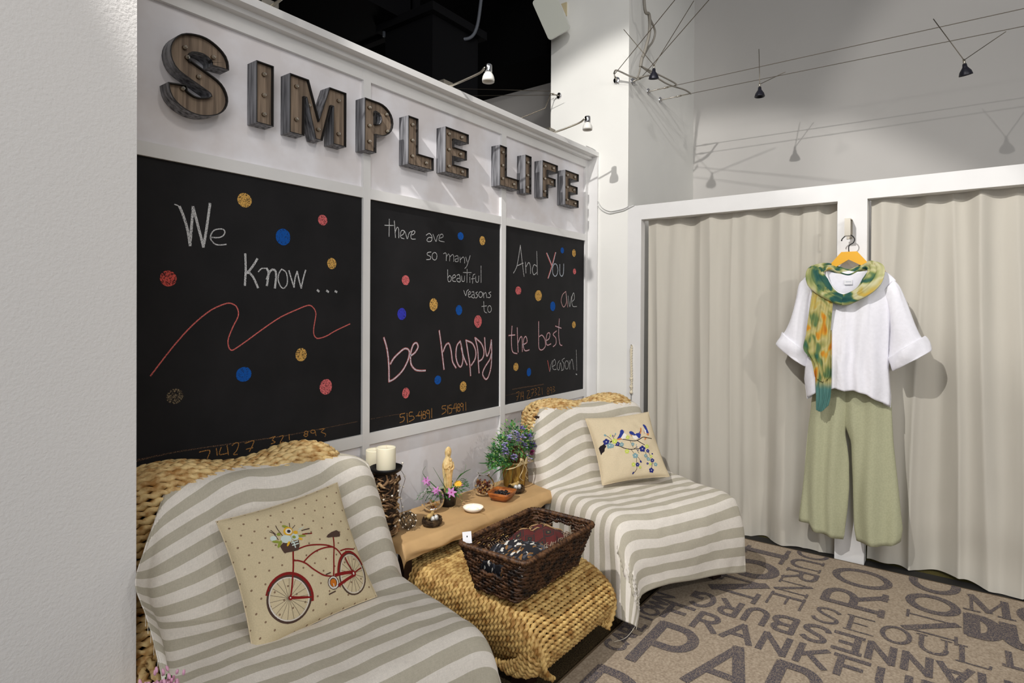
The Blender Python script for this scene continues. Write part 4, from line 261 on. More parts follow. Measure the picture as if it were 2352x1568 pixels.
BIRD=[('s','black',9,[(-566,119),(-394,143),(-195,129),(29,69),(196,42),(349,74),(473,127),(612,103),(770,76)]),('s','black',9,[(-471,-19),(-323,-87),(-176,-165),(-15,-202),(157,-206),(293,-223)]),('s','black',9,[(268,43),(365,-48),(453,-111)]),('s','black',5,[(-523,157),(-565,247),(-642,333)]),('s','black',5,[(-442,182),(-452,287)]),('s','black',5,[(-416,248),(-350,337)]),('s','black',5,[(-9,-211),(48,-338),(131,-468),(185,-577)]),('s','black',5,[(401,-280),(458,-495),(537,-644),(481,-789)]),('s','black',5,[(517,-312),(550,-490),(566,-665)]),('s','black',5,[(76,-478),(44,-641),(30,-773),(-35,-845),(-98,-885)]),('s','black',5,[(92,-190),(192,-150)]),('s','black',5,[(155,-215),(199,-358)]),('s','black',5,[(27,61),(67,-100),(77,-153)]),('f','black',0,[(-943,4),(-892,48),(-806,71),(-763,117),(-729,-5),(-781,-48),(-807,-120),(-924,-203)]),('f','black',0,[(-560,144),(-508,121),(-541,91),(-609,82)]),('f','white',0,[(-85,336),(-20,259),(-83,160),(-195,129),(-254,162)]),('f','orange',0,[(-173,150),(-189,134),(-228,122),(-279,117),(-329,119),(-365,129),(-376,144),(-360,159),(-322,171),(-271,177),(-220,175),(-185,165),(-173,150)]),('f','bluebird',0,[(-75,353),(-92,315),(-119,286),(-149,271),(-177,274),(-198,294),(-207,326),(-202,366),(-185,404),(-159,433),(-129,448),(-100,445),(-80,425),(-71,392),(-75,353)]),('f','bluebird',0,[(-202,348),(-159,256),(-101,250),(-133,166),(-223,150),(-346,134),(-360,173),(-280,251)]),('s','orange',4,[(-63,414),(-45,385)]),('f','white',0,[(139,207),(282,209),(325,116),(226,82),(157,117)]),('f','orange',0,[(77,293),(127,226),(155,170),(105,210)]),('f','orange',0,[(408,268),(514,466),(541,436),(494,314),(432,230)]),('f','bluebird',0,[(231,254),(209,237),(176,230),(140,236),(107,254),(83,279),(74,307),(82,333),(104,351),(136,358),(173,352),(206,334),(230,308),(239,280),(231,254)]),('f','bluebird',0,[(216,288),(265,211),(303,279),(410,277),(484,369),(441,229),(378,110),(303,101),(249,160),(188,193)]),('f','white',0,[(611,393),(668,369),(644,262),(585,250)]),('f','orange',0,[(571,324),(599,267),(558,226)]),('f','orange',0,[(632,227),(733,253),(696,166),(652,171)]),('f','orange',0,[(518,95),(639,217),(588,87),(502,16)]),('f','bluebird',0,[(611,540),(661,554),(717,494),(725,401),(733,253),(689,230),(640,281),(587,286),(588,350),(659,398),(621,484)]),('f','navy',0,[(-634,185),(-655,156),(-690,147),(-718,163),(-723,195),(-702,224),(-668,233),(-640,217),(-634,185)]),('f','navy',0,[(-593,140),(-614,112),(-649,103),(-677,119),(-682,150),(-661,179),(-626,188),(-598,172),(-593,140)]),('f','navy',0,[(-629,80),(-650,51),(-684,43),(-712,59),(-717,90),(-697,119),(-662,128),(-634,112),(-629,80)]),('f','navy',0,[(-693,87),(-713,59),(-747,50),(-775,66),(-780,97),(-760,126),(-726,135),(-698,119),(-693,87)]),('f','navy',0,[(-696,152),(-717,123),(-751,114),(-779,130),(-784,162),(-763,191),(-729,200),(-701,184),(-696,152)]),('f','white',0,[(-676,132),(-689,117),(-706,119),(-711,136),(-698,151),(-680,149),(-676,132)]),('f','navy',0,[(414,-175),(391,-203),(354,-212),(325,-195),(320,-164),(343,-135),(380,-127),(409,-143),(414,-175)]),('f','navy',0,[(456,-220),(433,-248),(396,-257),(367,-240),(363,-209),(386,-180),(422,-172),(452,-188),(456,-220)]),('f','navy',0,[(416,-280),(393,-308),(356,-316),(327,-299),(323,-268),(346,-240),(382,-231),(411,-248),(416,-280)]),('f','navy',0,[(349,-271),(326,-299),(290,-307),(261,-291),(257,-260),(279,-232),(316,-223),(345,-240),(349,-271)]),('f','navy',0,[(348,-207),(325,-235),(288,-243),(259,-227),(255,-195),(278,-167),(314,-159),(343,-175),(348,-207)]),('f','white',0,[(368,-227),(354,-242),(336,-239),(331,-223),(345,-208),(364,-210),(368,-227)]),('f','navy',0,[(-343,40),(-358,20),(-382,14),(-401,25),(-405,47),(-390,66),(-366,72),(-347,61),(-343,40)]),('f','navy',0,[(-315,9),(-330,-11),(-354,-16),(-373,-5),(-376,16),(-362,36),(-338,42),(-318,31),(-315,9)]),('f','navy',0,[(-340,-32),(-355,-51),(-379,-57),(-398,-46),(-402,-25),(-387,-5),(-363,1),(-344,-10),(-340,-32)]),('f','navy',0,[(-384,-27),(-399,-46),(-423,-52),(-442,-41),(-445,-20),(-431,0),(-407,6),(-388,-5),(-384,-27)]),('f','navy',0,[(-386,17),(-401,-2),(-425,-8),(-444,3),(-447,25),(-433,44),(-409,50),(-390,39),(-386,17)]),('f','white',0,[(-372,4),(-381,-6),(-394,-5),(-397,6),(-388,17),(-376,15),(-372,4)]),('f','navy',0,[(544,-269),(530,-285),(509,-289),(493,-280),(490,-262),(503,-246),(525,-241),(541,-251),(544,-269)]),('f','navy',0,[(568,-294),(554,-310),(533,-315),(517,-306),(514,-288),(528,-272),(549,-267),(565,-276),(568,-294)]),('f','navy',0,[(545,-328),(531,-344),(510,-349),(494,-339),(491,-321),(505,-305),(526,-301),(542,-310),(545,-328)]),('f','navy',0,[(506,-323),(493,-339),(472,-344),(456,-334),(453,-316),(466,-300),(487,-296),(504,-305),(506,-323)]),('f','navy',0,[(506,-287),(492,-303),(472,-307),(455,-298),(453,-280),(466,-264),(487,-259),(503,-269),(506,-287)]),('f','white',0,[(518,-298),(509,-306),(499,-305),(496,-295),(504,-287),(515,-289),(518,-298)]),('f','navy',0,[(617,-543),(603,-560),(580,-564),(563,-554),(560,-535),(574,-519),(597,-514),(614,-524),(617,-543)]),('f','navy',0,[(642,-570),(628,-587),(606,-591),(588,-581),(586,-563),(600,-546),(622,-541),(640,-551),(642,-570)]),('f','navy',0,[(618,-605),(604,-622),(581,-626),(564,-616),(561,-597),(575,-581),(598,-576),(615,-586),(618,-605)]),('f','navy',0,[(577,-600),(563,-616),(541,-621),(524,-610),(521,-592),(535,-575),(557,-571),(575,-581),(577,-600)]),('f','navy',0,[(577,-561),(563,-578),(541,-582),(523,-572),(521,-554),(534,-537),(557,-532),(574,-542),(577,-561)]),('f','white',0,[(589,-574),(581,-582),(569,-581),(567,-570),(575,-562),(587,-564),(589,-574)]),('f','navy',0,[(108,-641),(94,-658),(72,-662),(54,-652),(51,-633),(65,-616),(87,-611),(105,-621),(108,-641)]),('f','navy',0,[(134,-669),(120,-686),(98,-690),(80,-680),(77,-661),(91,-644),(113,-639),(131,-649),(134,-669)]),('f','navy',0,[(110,-704),(96,-721),(74,-726),(56,-715),(53,-696),(67,-679),(89,-675),(107,-685),(110,-704)]),('f','navy',0,[(69,-698),(56,-715),(33,-720),(16,-709),(13,-690),(27,-673),(49,-669),(66,-679),(69,-698)]),('f','navy',0,[(68,-659),(54,-676),(32,-681),(14,-670),(12,-651),(25,-634),(48,-630),(65,-640),(68,-659)]),('f','white',0,[(81,-672),(72,-680),(61,-679),(58,-669),(67,-660),(78,-662),(81,-672)]),('f','navy',0,[(509,-815),(492,-835),(464,-841),(442,-828),(439,-804),(456,-784),(484,-778),(506,-791),(509,-815)]),('f','navy',0,[(541,-849),(524,-870),(496,-875),(474,-862),(471,-839),(488,-818),(516,-813),(538,-826),(541,-849)]),('f','navy',0,[(511,-892),(493,-913),(465,-918),(443,-905),(440,-882),(458,-861),(486,-856),(508,-869),(511,-892)]),('f','navy',0,[(460,-885),(443,-905),(415,-910),(393,-898),(390,-874),(407,-854),(435,-848),(457,-861),(460,-885)]),('f','navy',0,[(459,-837),(442,-857),(414,-863),(392,-850),(389,-826),(406,-806),(434,-801),(456,-813),(459,-837)]),('f','white',0,[(475,-853),(464,-863),(450,-861),(447,-848),(457,-838),(472,-840),(475,-853)]),('f','navy',0,[(417,-640),(409,-650),(396,-653),(385,-647),(384,-636),(392,-626),(405,-623),(416,-629),(417,-640)]),('f','navy',0,[(433,-657),(424,-667),(411,-669),(400,-663),(399,-652),(407,-642),(420,-639),(431,-645),(433,-657)]),('f','navy',0,[(418,-678),(410,-688),(396,-690),(386,-684),(384,-673),(393,-663),(406,-660),(417,-666),(418,-678)]),('f','navy',0,[(394,-674),(386,-684),(372,-687),(362,-681),(360,-670),(368,-660),(382,-657),(392,-663),(394,-674)]),('f','navy',0,[(393,-651),(385,-661),(372,-664),(361,-658),(360,-646),(368,-637),(381,-634),(392,-640),(393,-651)]),('f','white',0,[(401,-659),(396,-664),(389,-663),(387,-657),(393,-652),(399,-653),(401,-659)]),('f','teal',0,[(-576,44),(-596,17),(-628,9),(-654,24),(-659,54),(-639,81),(-607,89),(-581,74),(-576,44)]),('f','teal',0,[(-537,2),(-557,-24),(-589,-32),(-616,-17),(-620,12),(-601,39),(-568,47),(-542,32),(-537,2)]),('f','teal',0,[(-571,-54),(-591,-80),(-623,-88),(-649,-73),(-654,-44),(-634,-17),(-602,-9),(-576,-24),(-571,-54)]),('f','teal',0,[(-631,-46),(-650,-73),(-682,-81),(-708,-66),(-713,-36),(-694,-10),(-661,-2),(-635,-17),(-631,-46)]),('f','teal',0,[(-634,14),(-653,-13),(-685,-21),(-711,-6),(-716,24),(-697,50),(-665,58),(-638,43),(-634,14)]),('f','white',0,[(-615,-5),(-627,-19),(-643,-17),(-648,-1),(-636,13),(-619,11),(-615,-5)]),('f','teal',0,[(-525,8),(-539,-10),(-561,-16),(-579,-6),(-582,15),(-569,33),(-546,39),(-528,28),(-525,8)]),('f','teal',0,[(-498,-21),(-512,-39),(-534,-45),(-552,-34),(-556,-14),(-542,4),(-520,10),(-501,0),(-498,-21)]),('f','teal',0,[(-522,-60),(-535,-78),(-558,-83),(-576,-73),(-579,-53),(-565,-34),(-543,-29),(-525,-39),(-522,-60)]),('f','teal',0,[(-563,-55),(-576,-73),(-599,-78),(-617,-68),(-620,-48),(-607,-29),(-584,-24),(-566,-34),(-563,-55)]),('f','teal',0,[(-565,-13),(-578,-31),(-601,-37),(-619,-26),(-622,-6),(-609,12),(-586,18),(-568,7),(-565,-13)]),('f','white',0,[(-552,-26),(-560,-35),(-572,-34),(-575,-23),(-566,-14),(-555,-15),(-552,-26)]),('f','teal',0,[(-226,7),(-242,-13),(-267,-20),(-287,-8),(-291,15),(-275,35),(-250,42),(-229,30),(-226,7)]),('f','teal',0,[(-196,-25),(-212,-45),(-237,-52),(-258,-40),(-261,-17),(-245,3),(-220,10),(-199,-2),(-196,-25)]),('f','teal',0,[(-223,-68),(-239,-88),(-264,-95),(-284,-83),(-288,-60),(-272,-40),(-247,-34),(-227,-45),(-223,-68)]),('f','teal',0,[(-270,-62),(-285,-83),(-310,-89),(-331,-77),(-334,-55),(-319,-34),(-293,-28),(-273,-40),(-270,-62)]),('f','teal',0,[(-272,-16),(-287,-36),(-312,-43),(-333,-31),(-336,-8),(-321,12),(-295,18),(-275,7),(-272,-16)]),('f','white',0,[(-257,-31),(-266,-41),(-279,-40),(-283,-27),(-273,-17),(-260,-18),(-257,-31)]),('f','teal',0,[(125,-22),(112,-38),(92,-43),(76,-34),(73,-16),(86,0),(106,5),(123,-4),(125,-22)]),('f','teal',0,[(149,-48),(136,-64),(116,-69),(99,-59),(97,-42),(110,-25),(130,-21),(146,-30),(149,-48)]),('f','teal',0,[(127,-81),(114,-97),(94,-102),(78,-93),(75,-75),(88,-59),(108,-54),(124,-64),(127,-81)]),('f','teal',0,[(90,-77),(77,-93),(57,-98),(41,-89),(38,-71),(51,-55),(71,-50),(87,-59),(90,-77)]),('f','teal',0,[(89,-41),(76,-57),(56,-61),(40,-52),(37,-35),(49,-18),(70,-14),(86,-23),(89,-41)]),('f','white',0,[(100,-52),(92,-60),(82,-59),(80,-50),(87,-41),(98,-42),(100,-52)]),('f','teal',0,[(116,-368),(96,-393),(64,-400),(39,-385),(35,-357),(55,-333),(87,-325),(112,-340),(116,-368)]),('f','teal',0,[(153,-408),(133,-433),(101,-440),(76,-425),(72,-397),(92,-372),(124,-365),(149,-380),(153,-408)]),('f','teal',0,[(119,-460),(99,-484),(67,-491),(42,-477),(38,-449),(58,-424),(89,-417),(115,-432),(119,-460)]),('f','teal',0,[(61,-452),(41,-476),(9,-483),(-16,-469),(-20,-441),(0,-417),(31,-410),(57,-424),(61,-452)]),('f','teal',0,[(59,-395),(39,-420),(8,-427),(-18,-412),(-22,-385),(-2,-360),(29,-353),(55,-368),(59,-395)]),('f','white',0,[(77,-413),(65,-426),(49,-424),(45,-409),(57,-396),(73,-399),(77,-413)]),('f','teal',0,[(433,-408),(420,-424),(399,-428),(383,-419),(380,-401),(393,-385),(414,-381),(430,-390),(433,-408)]),('f','teal',0,[(457,-433),(444,-449),(423,-454),(406,-444),(404,-426),(417,-411),(438,-406),(454,-416),(457,-433)]),('f','teal',0,[(434,-466),(421,-482),(400,-487),(384,-477),(381,-459),(394,-444),(415,-439),(431,-449),(434,-466)]),('f','teal',0,[(396,-461),(383,-477),(363,-481),(346,-472),(344,-454),(357,-439),(377,-434),(394,-444),(396,-461)]),('f','teal',0,[(395,-425),(382,-441),(362,-445),(345,-436),(343,-418),(356,-403),(377,-398),(393,-407),(395,-425)]),('f','white',0,[(407,-437),(399,-445),(389,-443),(386,-434),(394,-426),(405,-427),(407,-437)]),('f','teal',0,[(495,-501),(481,-517),(459,-522),(441,-512),(439,-493),(453,-477),(475,-472),(492,-482),(495,-501)]),('f','teal',0,[(520,-528),(506,-544),(484,-549),(467,-539),(464,-520),(478,-503),(500,-499),(517,-509),(520,-528)]),('f','teal',0,[(496,-562),(482,-579),(460,-584),(443,-574),(440,-555),(454,-538),(476,-534),(493,-544),(496,-562)]),('f','teal',0,[(456,-557),(442,-573),(420,-578),(403,-568),(400,-549),(414,-533),(436,-528),(453,-538),(456,-557)]),('f','teal',0,[(455,-519),(441,-535),(419,-540),(402,-530),(399,-511),(413,-495),(435,-490),(452,-500),(455,-519)]),('f','white',0,[(467,-531),(459,-540),(448,-538),(445,-528),(454,-520),(465,-521),(467,-531)]),('f','teal',0,[(678,-664),(663,-680),(641,-685),(624,-675),(621,-656),(635,-639),(657,-635),(675,-645),(678,-664)]),('f','teal',0,[(703,-691),(689,-707),(666,-712),(649,-702),(646,-683),(661,-667),(683,-662),(701,-672),(703,-691)]),('f','teal',0,[(678,-726),(664,-742),(642,-746),(624,-736),(622,-718),(636,-701),(658,-697),(676,-707),(678,-726)]),('f','teal',0,[(638,-720),(624,-736),(602,-741),(584,-730),(582,-712),(596,-695),(618,-691),(635,-701),(638,-720)]),('f','teal',0,[(637,-682),(623,-698),(601,-703),(584,-692),(581,-674),(595,-657),(617,-653),(635,-663),(637,-682)]),('f','white',0,[(650,-694),(641,-702),(630,-701),(627,-691),(636,-682),(647,-684),(650,-694)]),('f','lime',0,[(-398,151),(-417,126),(-447,118),(-472,132),(-476,160),(-458,185),(-427,193),(-402,179),(-398,151)]),('f','lime',0,[(-361,112),(-380,87),(-411,79),(-436,93),(-440,121),(-421,146),(-390,154),(-365,140),(-361,112)]),('f','lime',0,[(-394,59),(-412,34),(-443,26),(-468,40),(-472,68),(-454,93),(-423,101),(-398,87),(-394,59)]),('f','lime',0,[(-450,65),(-469,40),(-499,33),(-524,47),(-528,74),(-510,100),(-479,107),(-455,93),(-450,65)]),('f','lime',0,[(-453,122),(-471,97),(-502,89),(-527,103),(-531,131),(-512,156),(-482,164),(-457,150),(-453,122)]),('f','white',0,[(-435,105),(-446,92),(-462,93),(-466,108),(-455,121),(-439,119),(-435,105)]),('f','lime',0,[(25,203),(11,185),(-12,179),(-30,189),(-33,209),(-19,227),(4,233),(22,223),(25,203)]),('f','lime',0,[(51,175),(37,156),(14,151),(-4,161),(-7,181),(7,199),(30,205),(48,195),(51,175)]),('f','lime',0,[(27,136),(13,118),(-10,112),(-28,123),(-31,143),(-17,161),(6,167),(24,156),(27,136)]),('f','lime',0,[(-15,141),(-29,123),(-51,117),(-69,127),(-72,147),(-58,165),(-36,171),(-18,161),(-15,141)]),('f','lime',0,[(-16,182),(-30,164),(-53,158),(-71,168),(-73,188),(-60,206),(-37,212),(-19,202),(-16,182)]),('f','white',0,[(-3,169),(-12,160),(-23,161),(-26,172),(-17,181),(-6,180),(-3,169)]),('f','lime',0,[(-114,-217),(-130,-237),(-156,-243),(-176,-231),(-179,-208),(-164,-188),(-138,-182),(-118,-194),(-114,-217)]),('f','lime',0,[(-84,-249),(-100,-269),(-126,-275),(-146,-263),(-150,-240),(-134,-220),(-108,-214),(-88,-226),(-84,-249)]),('f','lime',0,[(-112,-291),(-127,-311),(-153,-317),(-173,-305),(-177,-283),(-161,-263),(-135,-257),(-115,-269),(-112,-291)]),('f','lime',0,[(-158,-285),(-174,-305),(-199,-311),(-220,-299),(-223,-277),(-208,-257),(-182,-251),(-162,-263),(-158,-285)]),('f','lime',0,[(-160,-239),(-176,-259),(-201,-265),(-221,-253),(-225,-231),(-209,-211),(-184,-205),(-163,-217),(-160,-239)]),('f','white',0,[(-145,-254),(-155,-264),(-168,-262),(-171,-250),(-162,-240),(-149,-242),(-145,-254)]),('f','lime',0,[(560,-131),(545,-149),(521,-155),(503,-144),(500,-124),(515,-106),(538,-100),(557,-111),(560,-131)]),('f','lime',0,[(587,-160),(572,-178),(548,-183),(530,-173),(527,-153),(542,-134),(565,-129),(584,-139),(587,-160)]),('f','lime',0,[(561,-198),(546,-216),(522,-221),(504,-211),(501,-191),(516,-173),(539,-167),(558,-178),(561,-198)]),('f','lime',0,[(518,-193),(503,-211),(479,-216),(461,-206),(458,-185),(473,-167),(497,-162),(515,-173),(518,-193)]),('f','lime',0,[(517,-151),(502,-170),(479,-175),(460,-164),(457,-144),(472,-126),(496,-121),(514,-131),(517,-151)]),('f','white',0,[(530,-164),(521,-174),(509,-172),(507,-162),(516,-152),(528,-154),(530,-164)]),('f','lime',0,[(598,-437),(587,-449),(571,-453),(559,-445),(557,-432),(567,-420),(583,-416),(596,-423),(598,-437)]),('f','lime',0,[(616,-457),(606,-469),(590,-472),(577,-465),(575,-451),(585,-439),(601,-436),(614,-443),(616,-457)]),('f','lime',0,[(598,-482),(588,-494),(572,-498),(559,-490),(557,-477),(568,-465),(584,-461),(596,-469),(598,-482)]),('f','lime',0,[(569,-478),(559,-490),(543,-494),(530,-487),(528,-473),(538,-461),(554,-457),(567,-465),(569,-478)]),('f','lime',0,[(568,-450),(558,-463),(542,-466),(530,-459),(528,-445),(538,-433),(554,-430),(567,-437),(568,-450)]),('f','white',0,[(578,-459),(571,-466),(563,-464),(561,-457),(568,-451),(576,-452),(578,-459)]),('f','lime',0,[(-15,-626),(-30,-644),(-53,-649),(-71,-638),(-74,-618),(-60,-600),(-37,-595),(-18,-606),(-15,-626)]),('f','lime',0,[(12,-656),(-3,-673),(-26,-678),(-44,-667),(-47,-647),(-33,-629),(-10,-624),(9,-635),(12,-656)]),('f','lime',0,[(-13,-693),(-27,-710),(-50,-715),(-69,-704),(-72,-684),(-58,-667),(-35,-662),(-16,-673),(-13,-693)]),('f','lime',0,[(-55,-687),(-70,-704),(-93,-709),(-111,-698),(-114,-678),(-100,-660),(-77,-656),(-58,-667),(-55,-687)]),('f','lime',0,[(-57,-646),(-71,-663),(-94,-668),(-113,-657),(-116,-637),(-101,-619),(-78,-615),(-60,-625),(-57,-646)]),('f','white',0,[(-43,-659),(-52,-668),(-64,-666),(-67,-655),(-58,-646),(-46,-648),(-43,-659)]),('f','lime',0,[(503,-657),(493,-669),(477,-672),(465,-665),(463,-652),(473,-640),(489,-637),(501,-644),(503,-657)]),('f','lime',0,[(521,-677),(511,-689),(495,-692),(483,-684),(481,-671),(491,-659),(507,-656),(519,-663),(521,-677)]),('f','lime',0,[(504,-702),(494,-713),(478,-716),(465,-709),(464,-696),(473,-684),(489,-681),(502,-688),(504,-702)]),('f','lime',0,[(475,-697),(465,-709),(449,-712),(437,-705),(435,-692),(445,-680),(461,-677),(473,-684),(475,-697)]),('f','lime',0,[(474,-670),(464,-682),(449,-685),(436,-678),(434,-664),(444,-653),(460,-649),(473,-657),(474,-670)]),('f','white',0,[(483,-679),(477,-685),(469,-684),(467,-677),(473,-671),(481,-672),(483,-679)]),('f','lime',0,[(159,-726),(150,-738),(134,-741),(122,-734),(120,-721),(130,-709),(145,-706),(157,-713),(159,-726)]),('f','lime',0,[(177,-745),(168,-757),(152,-760),(140,-753),(138,-740),(148,-728),(163,-725),(175,-732),(177,-745)]),('f','lime',0,[(161,-770),(151,-781),(136,-784),(124,-777),(122,-764),(131,-752),(146,-749),(159,-756),(161,-770)]),('f','lime',0,[(133,-766),(123,-777),(108,-780),(96,-773),(94,-760),(103,-748),(119,-745),(131,-752),(133,-766)]),('f','lime',0,[(132,-739),(122,-750),(107,-753),(95,-746),(93,-733),(103,-722),(118,-718),(130,-726),(132,-739)]),('f','white',0,[(141,-747),(135,-753),(127,-752),(125,-745),(131,-739),(139,-740),(141,-747)]),('f','teal',0,[(-633,318),(-652,308),(-674,312),(-693,328),(-701,349),(-694,369),(-676,378),(-653,375),(-634,359),(-627,337),(-633,318)]),('f','teal',0,[(-330,335),(-342,311),(-359,303),(-370,314),(-369,339),(-357,362),(-340,371),(-329,359),(-330,335)]),('f','teal',0,[(206,-91),(196,-109),(184,-116),(177,-107),(179,-87),(189,-69),(201,-62),(208,-71),(206,-91)]),('f','lime',0,[(-489,299),(-503,276),(-523,269),(-539,280),(-540,305),(-527,328),(-506,336),(-490,324),(-489,299)]),('f','navy',0,[(-431,285),(-442,261),(-456,253),(-465,264),(-463,288),(-452,311),(-438,320),(-429,309),(-431,285)]),('f','navy',0,[(214,-581),(218,-609),(205,-628),(182,-628),(162,-608),(158,-581),(171,-561),(194,-561),(214,-581)]),('f','navy',0,[(-82,-890),(-107,-907),(-127,-906),(-130,-887),(-115,-863),(-89,-846),(-69,-847),(-66,-866),(-82,-890)]),('f','navy',0,[(204,-155),(196,-166),(182,-169),(172,-163),(170,-151),(179,-139),(192,-136),(203,-142),(204,-155)]),('f','navy',0,[(216,-257),(206,-268),(190,-271),(178,-264),(175,-252),(185,-241),(201,-237),(213,-244),(216,-257)]),('f','navy',0,[(664,-387),(651,-400),(629,-403),(611,-395),(608,-380),(620,-366),(642,-363),(660,-371),(664,-387)])]
# ------------------------------------------------------------------ materials
M_pier=mat('rough_white_plaster',rgb(232,229,226),.75,bump=.5,bscale=140,bdist=.003,spec=.3)
M_wall=mat('white_wall_paint',rgb(233,231,229),.7,var=.03,vscale=3,bump=.08,bscale=120,spec=.3)
M_col=mat('white_column_paint',rgb(238,237,232),.6,var=.02,vscale=4,bump=.08,bscale=120,spec=.3)
M_back=mat('grey_white_wall_paint',rgb(196,193,189),.8,var=.04,vscale=1.5,bump=.08,bscale=90,spec=.2)
M_trim=mat('white_gloss_trim',rgb(229,228,227),.4,var=.03,vscale=6,spec=.4)
M_panelled=mat('white_panel_paint',rgb(240,238,242),.5,var=.04,vscale=5,c2=rgb(228,223,224),spec=.35)
M_black=mat('black_ceiling_paint',rgb(14,14,15),.95,spec=.05)
M_duct=mat('dark_duct_paint',rgb(20,20,22),.9,spec=.1)
M_pipe=mat('dark_grey_pipe',rgb(92,96,104),.6)
M_voidwall=mat('shaded_grey_wall',rgb(196,192,188),.9,spec=.1)
M_carpet=mat('brown_carpet',rgb(84,72,52),1,c2=rgb(50,42,32),vscale=180,spec=.05,bump=.5,bscale=400)
M_olive=mat('olive_floor',rgb(84,78,44),.9,var=.3,vscale=120,spec=.1)
M_thresh=mat('black_threshold',rgb(12,10,8),.7)
M_board=mat('chalkboard_black',rgb(32,31,33),.75,c2=rgb(22,22,24),vscale=5,lo=.3,hi=.7,spec=.25,bump=.05,bscale=300)
CB=rgb(32,31,33)
def chalk(n,c,lo=.36,hi=.5,s=420): return mat('chalk_'+n,c,.95,c2=CB,vscale=s,lo=lo,hi=hi,spec=.1,detail=2)
CK={'W':chalk('white',rgb(205,205,206)),'R':chalk('coral',rgb(218,112,106)),'B':chalk('pale_blue_white',rgb(206,214,226)),'O':chalk('orange',rgb(196,142,78),.4,.56),'F':chalk('faint',rgb(150,118,92),.48,.66),
 'gold':chalk('gold',rgb(214,168,92),.38,.5,260),'blue':chalk('blue',rgb(24,84,166),.3,.46,260),'pink':chalk('pink',rgb(216,110,112),.36,.5,260),'red':chalk('red',rgb(206,88,80),.4,.52,260),'violet':chalk('violet_blue',rgb(58,62,182),.32,.48,260),'fade':chalk('faded_gold',rgb(128,114,92),.44,.62,260)}
M_curt=mat('beige_curtain_cloth',rgb(194,189,178),.9,var=.025,vscale=2.5,stretch=(1,8,1),spec=.15,bump=.15,bscale=700,bdist=.0006,sheen=.1)
M_rug=mat('rug_tan_pile',rgb(180,165,146),1,c2=rgb(144,129,112),vscale=110,spec=.03,bump=.5,bscale=500,lo=.3,hi=.7)
M_ruglet=mat('rug_slate_lettering',rgb(84,80,86),1,c2=rgb(134,121,110),vscale=230,lo=.38,hi=.55,spec=.03,bump=.5,bscale=500,detail=2)
M_metal=mat('brushed_nickel',rgb(190,184,172),.35,1)
M_chrome=mat('chrome',rgb(220,220,222),.12,1)
M_dark=mat('dark_stained_wood',rgb(38,20,14),.5)
M_blackmetal=mat('black_metal',rgb(22,20,20),.5,.3)
M_wire=mat('steel_wire',rgb(120,112,100),.45,.8)
M_cable=mat('grey_cable',rgb(140,135,126),.6)

# ------------------------------------------------------------------ setting
b=MB(); b.box(-4,-6,-.05,3.86,8,0); struct('floor',b,M_carpet)
b=MB(); b.box(3.86,-6,-.05,6.2,8,0); struct('floor_fitting_room',b,M_olive)
b=MB(); b.box(3.755,-3,0,3.86,.392,.006); b.box(3.755,.54,0,3.86,1.80,.006); struct('trim_threshold',b,M_thresh)
b=MB(); b.box(-4,1.76,0,.673,2.6,5); struct('wall_left',b,M_pier)
b=MB(); b.box(3.78,1.828,0,5.05,2.47,5); struct('wall_column',b,M_col)
b=MB(); b.box(5.05,-6,0,5.25,2.0,5); struct('wall_right',b,M_back)
# low partition that carries the chalkboards
b=MB(); b.box(.673,2.150,0,3.78,2.26,2.50); struct('wall_back',b,M_panelled)
YF=2.132
b=MB()
for x0,x1 in ((.673,.80),(1.735,1.775),(2.745,2.789),(3.728,3.78)): b.box(x0,YF,.0,x1,2.150,2.50)
struct('trim_stiles',b,M_trim)
b=MB()
for x0,x1 in ((.80,1.735),(1.775,2.745),(2.789,3.728)):
    b.box(x0,YF+.001,1.898,x1,2.150,1.945); b.box(x0,YF+.001,.782,x1,2.150,.834); b.box(x0,YF+.001,2.425,x1,2.150,2.50); b.box(x0,YF+.001,0,x1,2.150,.10)
struct('trim_rails',b,M_trim)
b=MB(); b.box(.673,2.055,2.497,3.776,2.27,2.527); b.box(.673,2.10,2.478,3.76,2.15,2.497); struct('trim_cornice',b,M_trim)
b=MB(); b.box(3.762,2.058,0,3.78,2.132,2.497); struct('trim_jamb',b,M_trim)
# fitting-room partition frame: beam and two posts
b=MB(); b.box(3.78,-4,2.021,3.87,1.828,2.119); b.box(3.78,1.727,0,3.84,1.828,2.021); b.box(3.78,.394,0,3.87,.539,2.021); b.box(3.78,-1.15,0,3.87,-1.0,2.021)
struct('wall_partition',b,M_trim)
b=MB(); b.box(3.87,.44,0,5.05,.49,2.1); struct('wall_cubicle',b,M_wall)
# the unlit void over the partition
b=MB(); b.box(-4,2.6,4.35,6.2,8,4.5); struct('ceiling',b,M_black)
b=MB(); b.box(-4,7.4,0,6.2,7.6,4.5); b.box(-4.2,2.6,0,-4,7.6,4.5); struct('wall_void',b,M_black)
b=MB(); b.box(5.2,2.47,0,5.3,7.4,3.765); struct('wall_far',b,M_voidwall)
b=MB(); b.box(4.6,2.48,3.765,5.4,7.4,4.35); struct('ceiling_soffit',b,M_black)

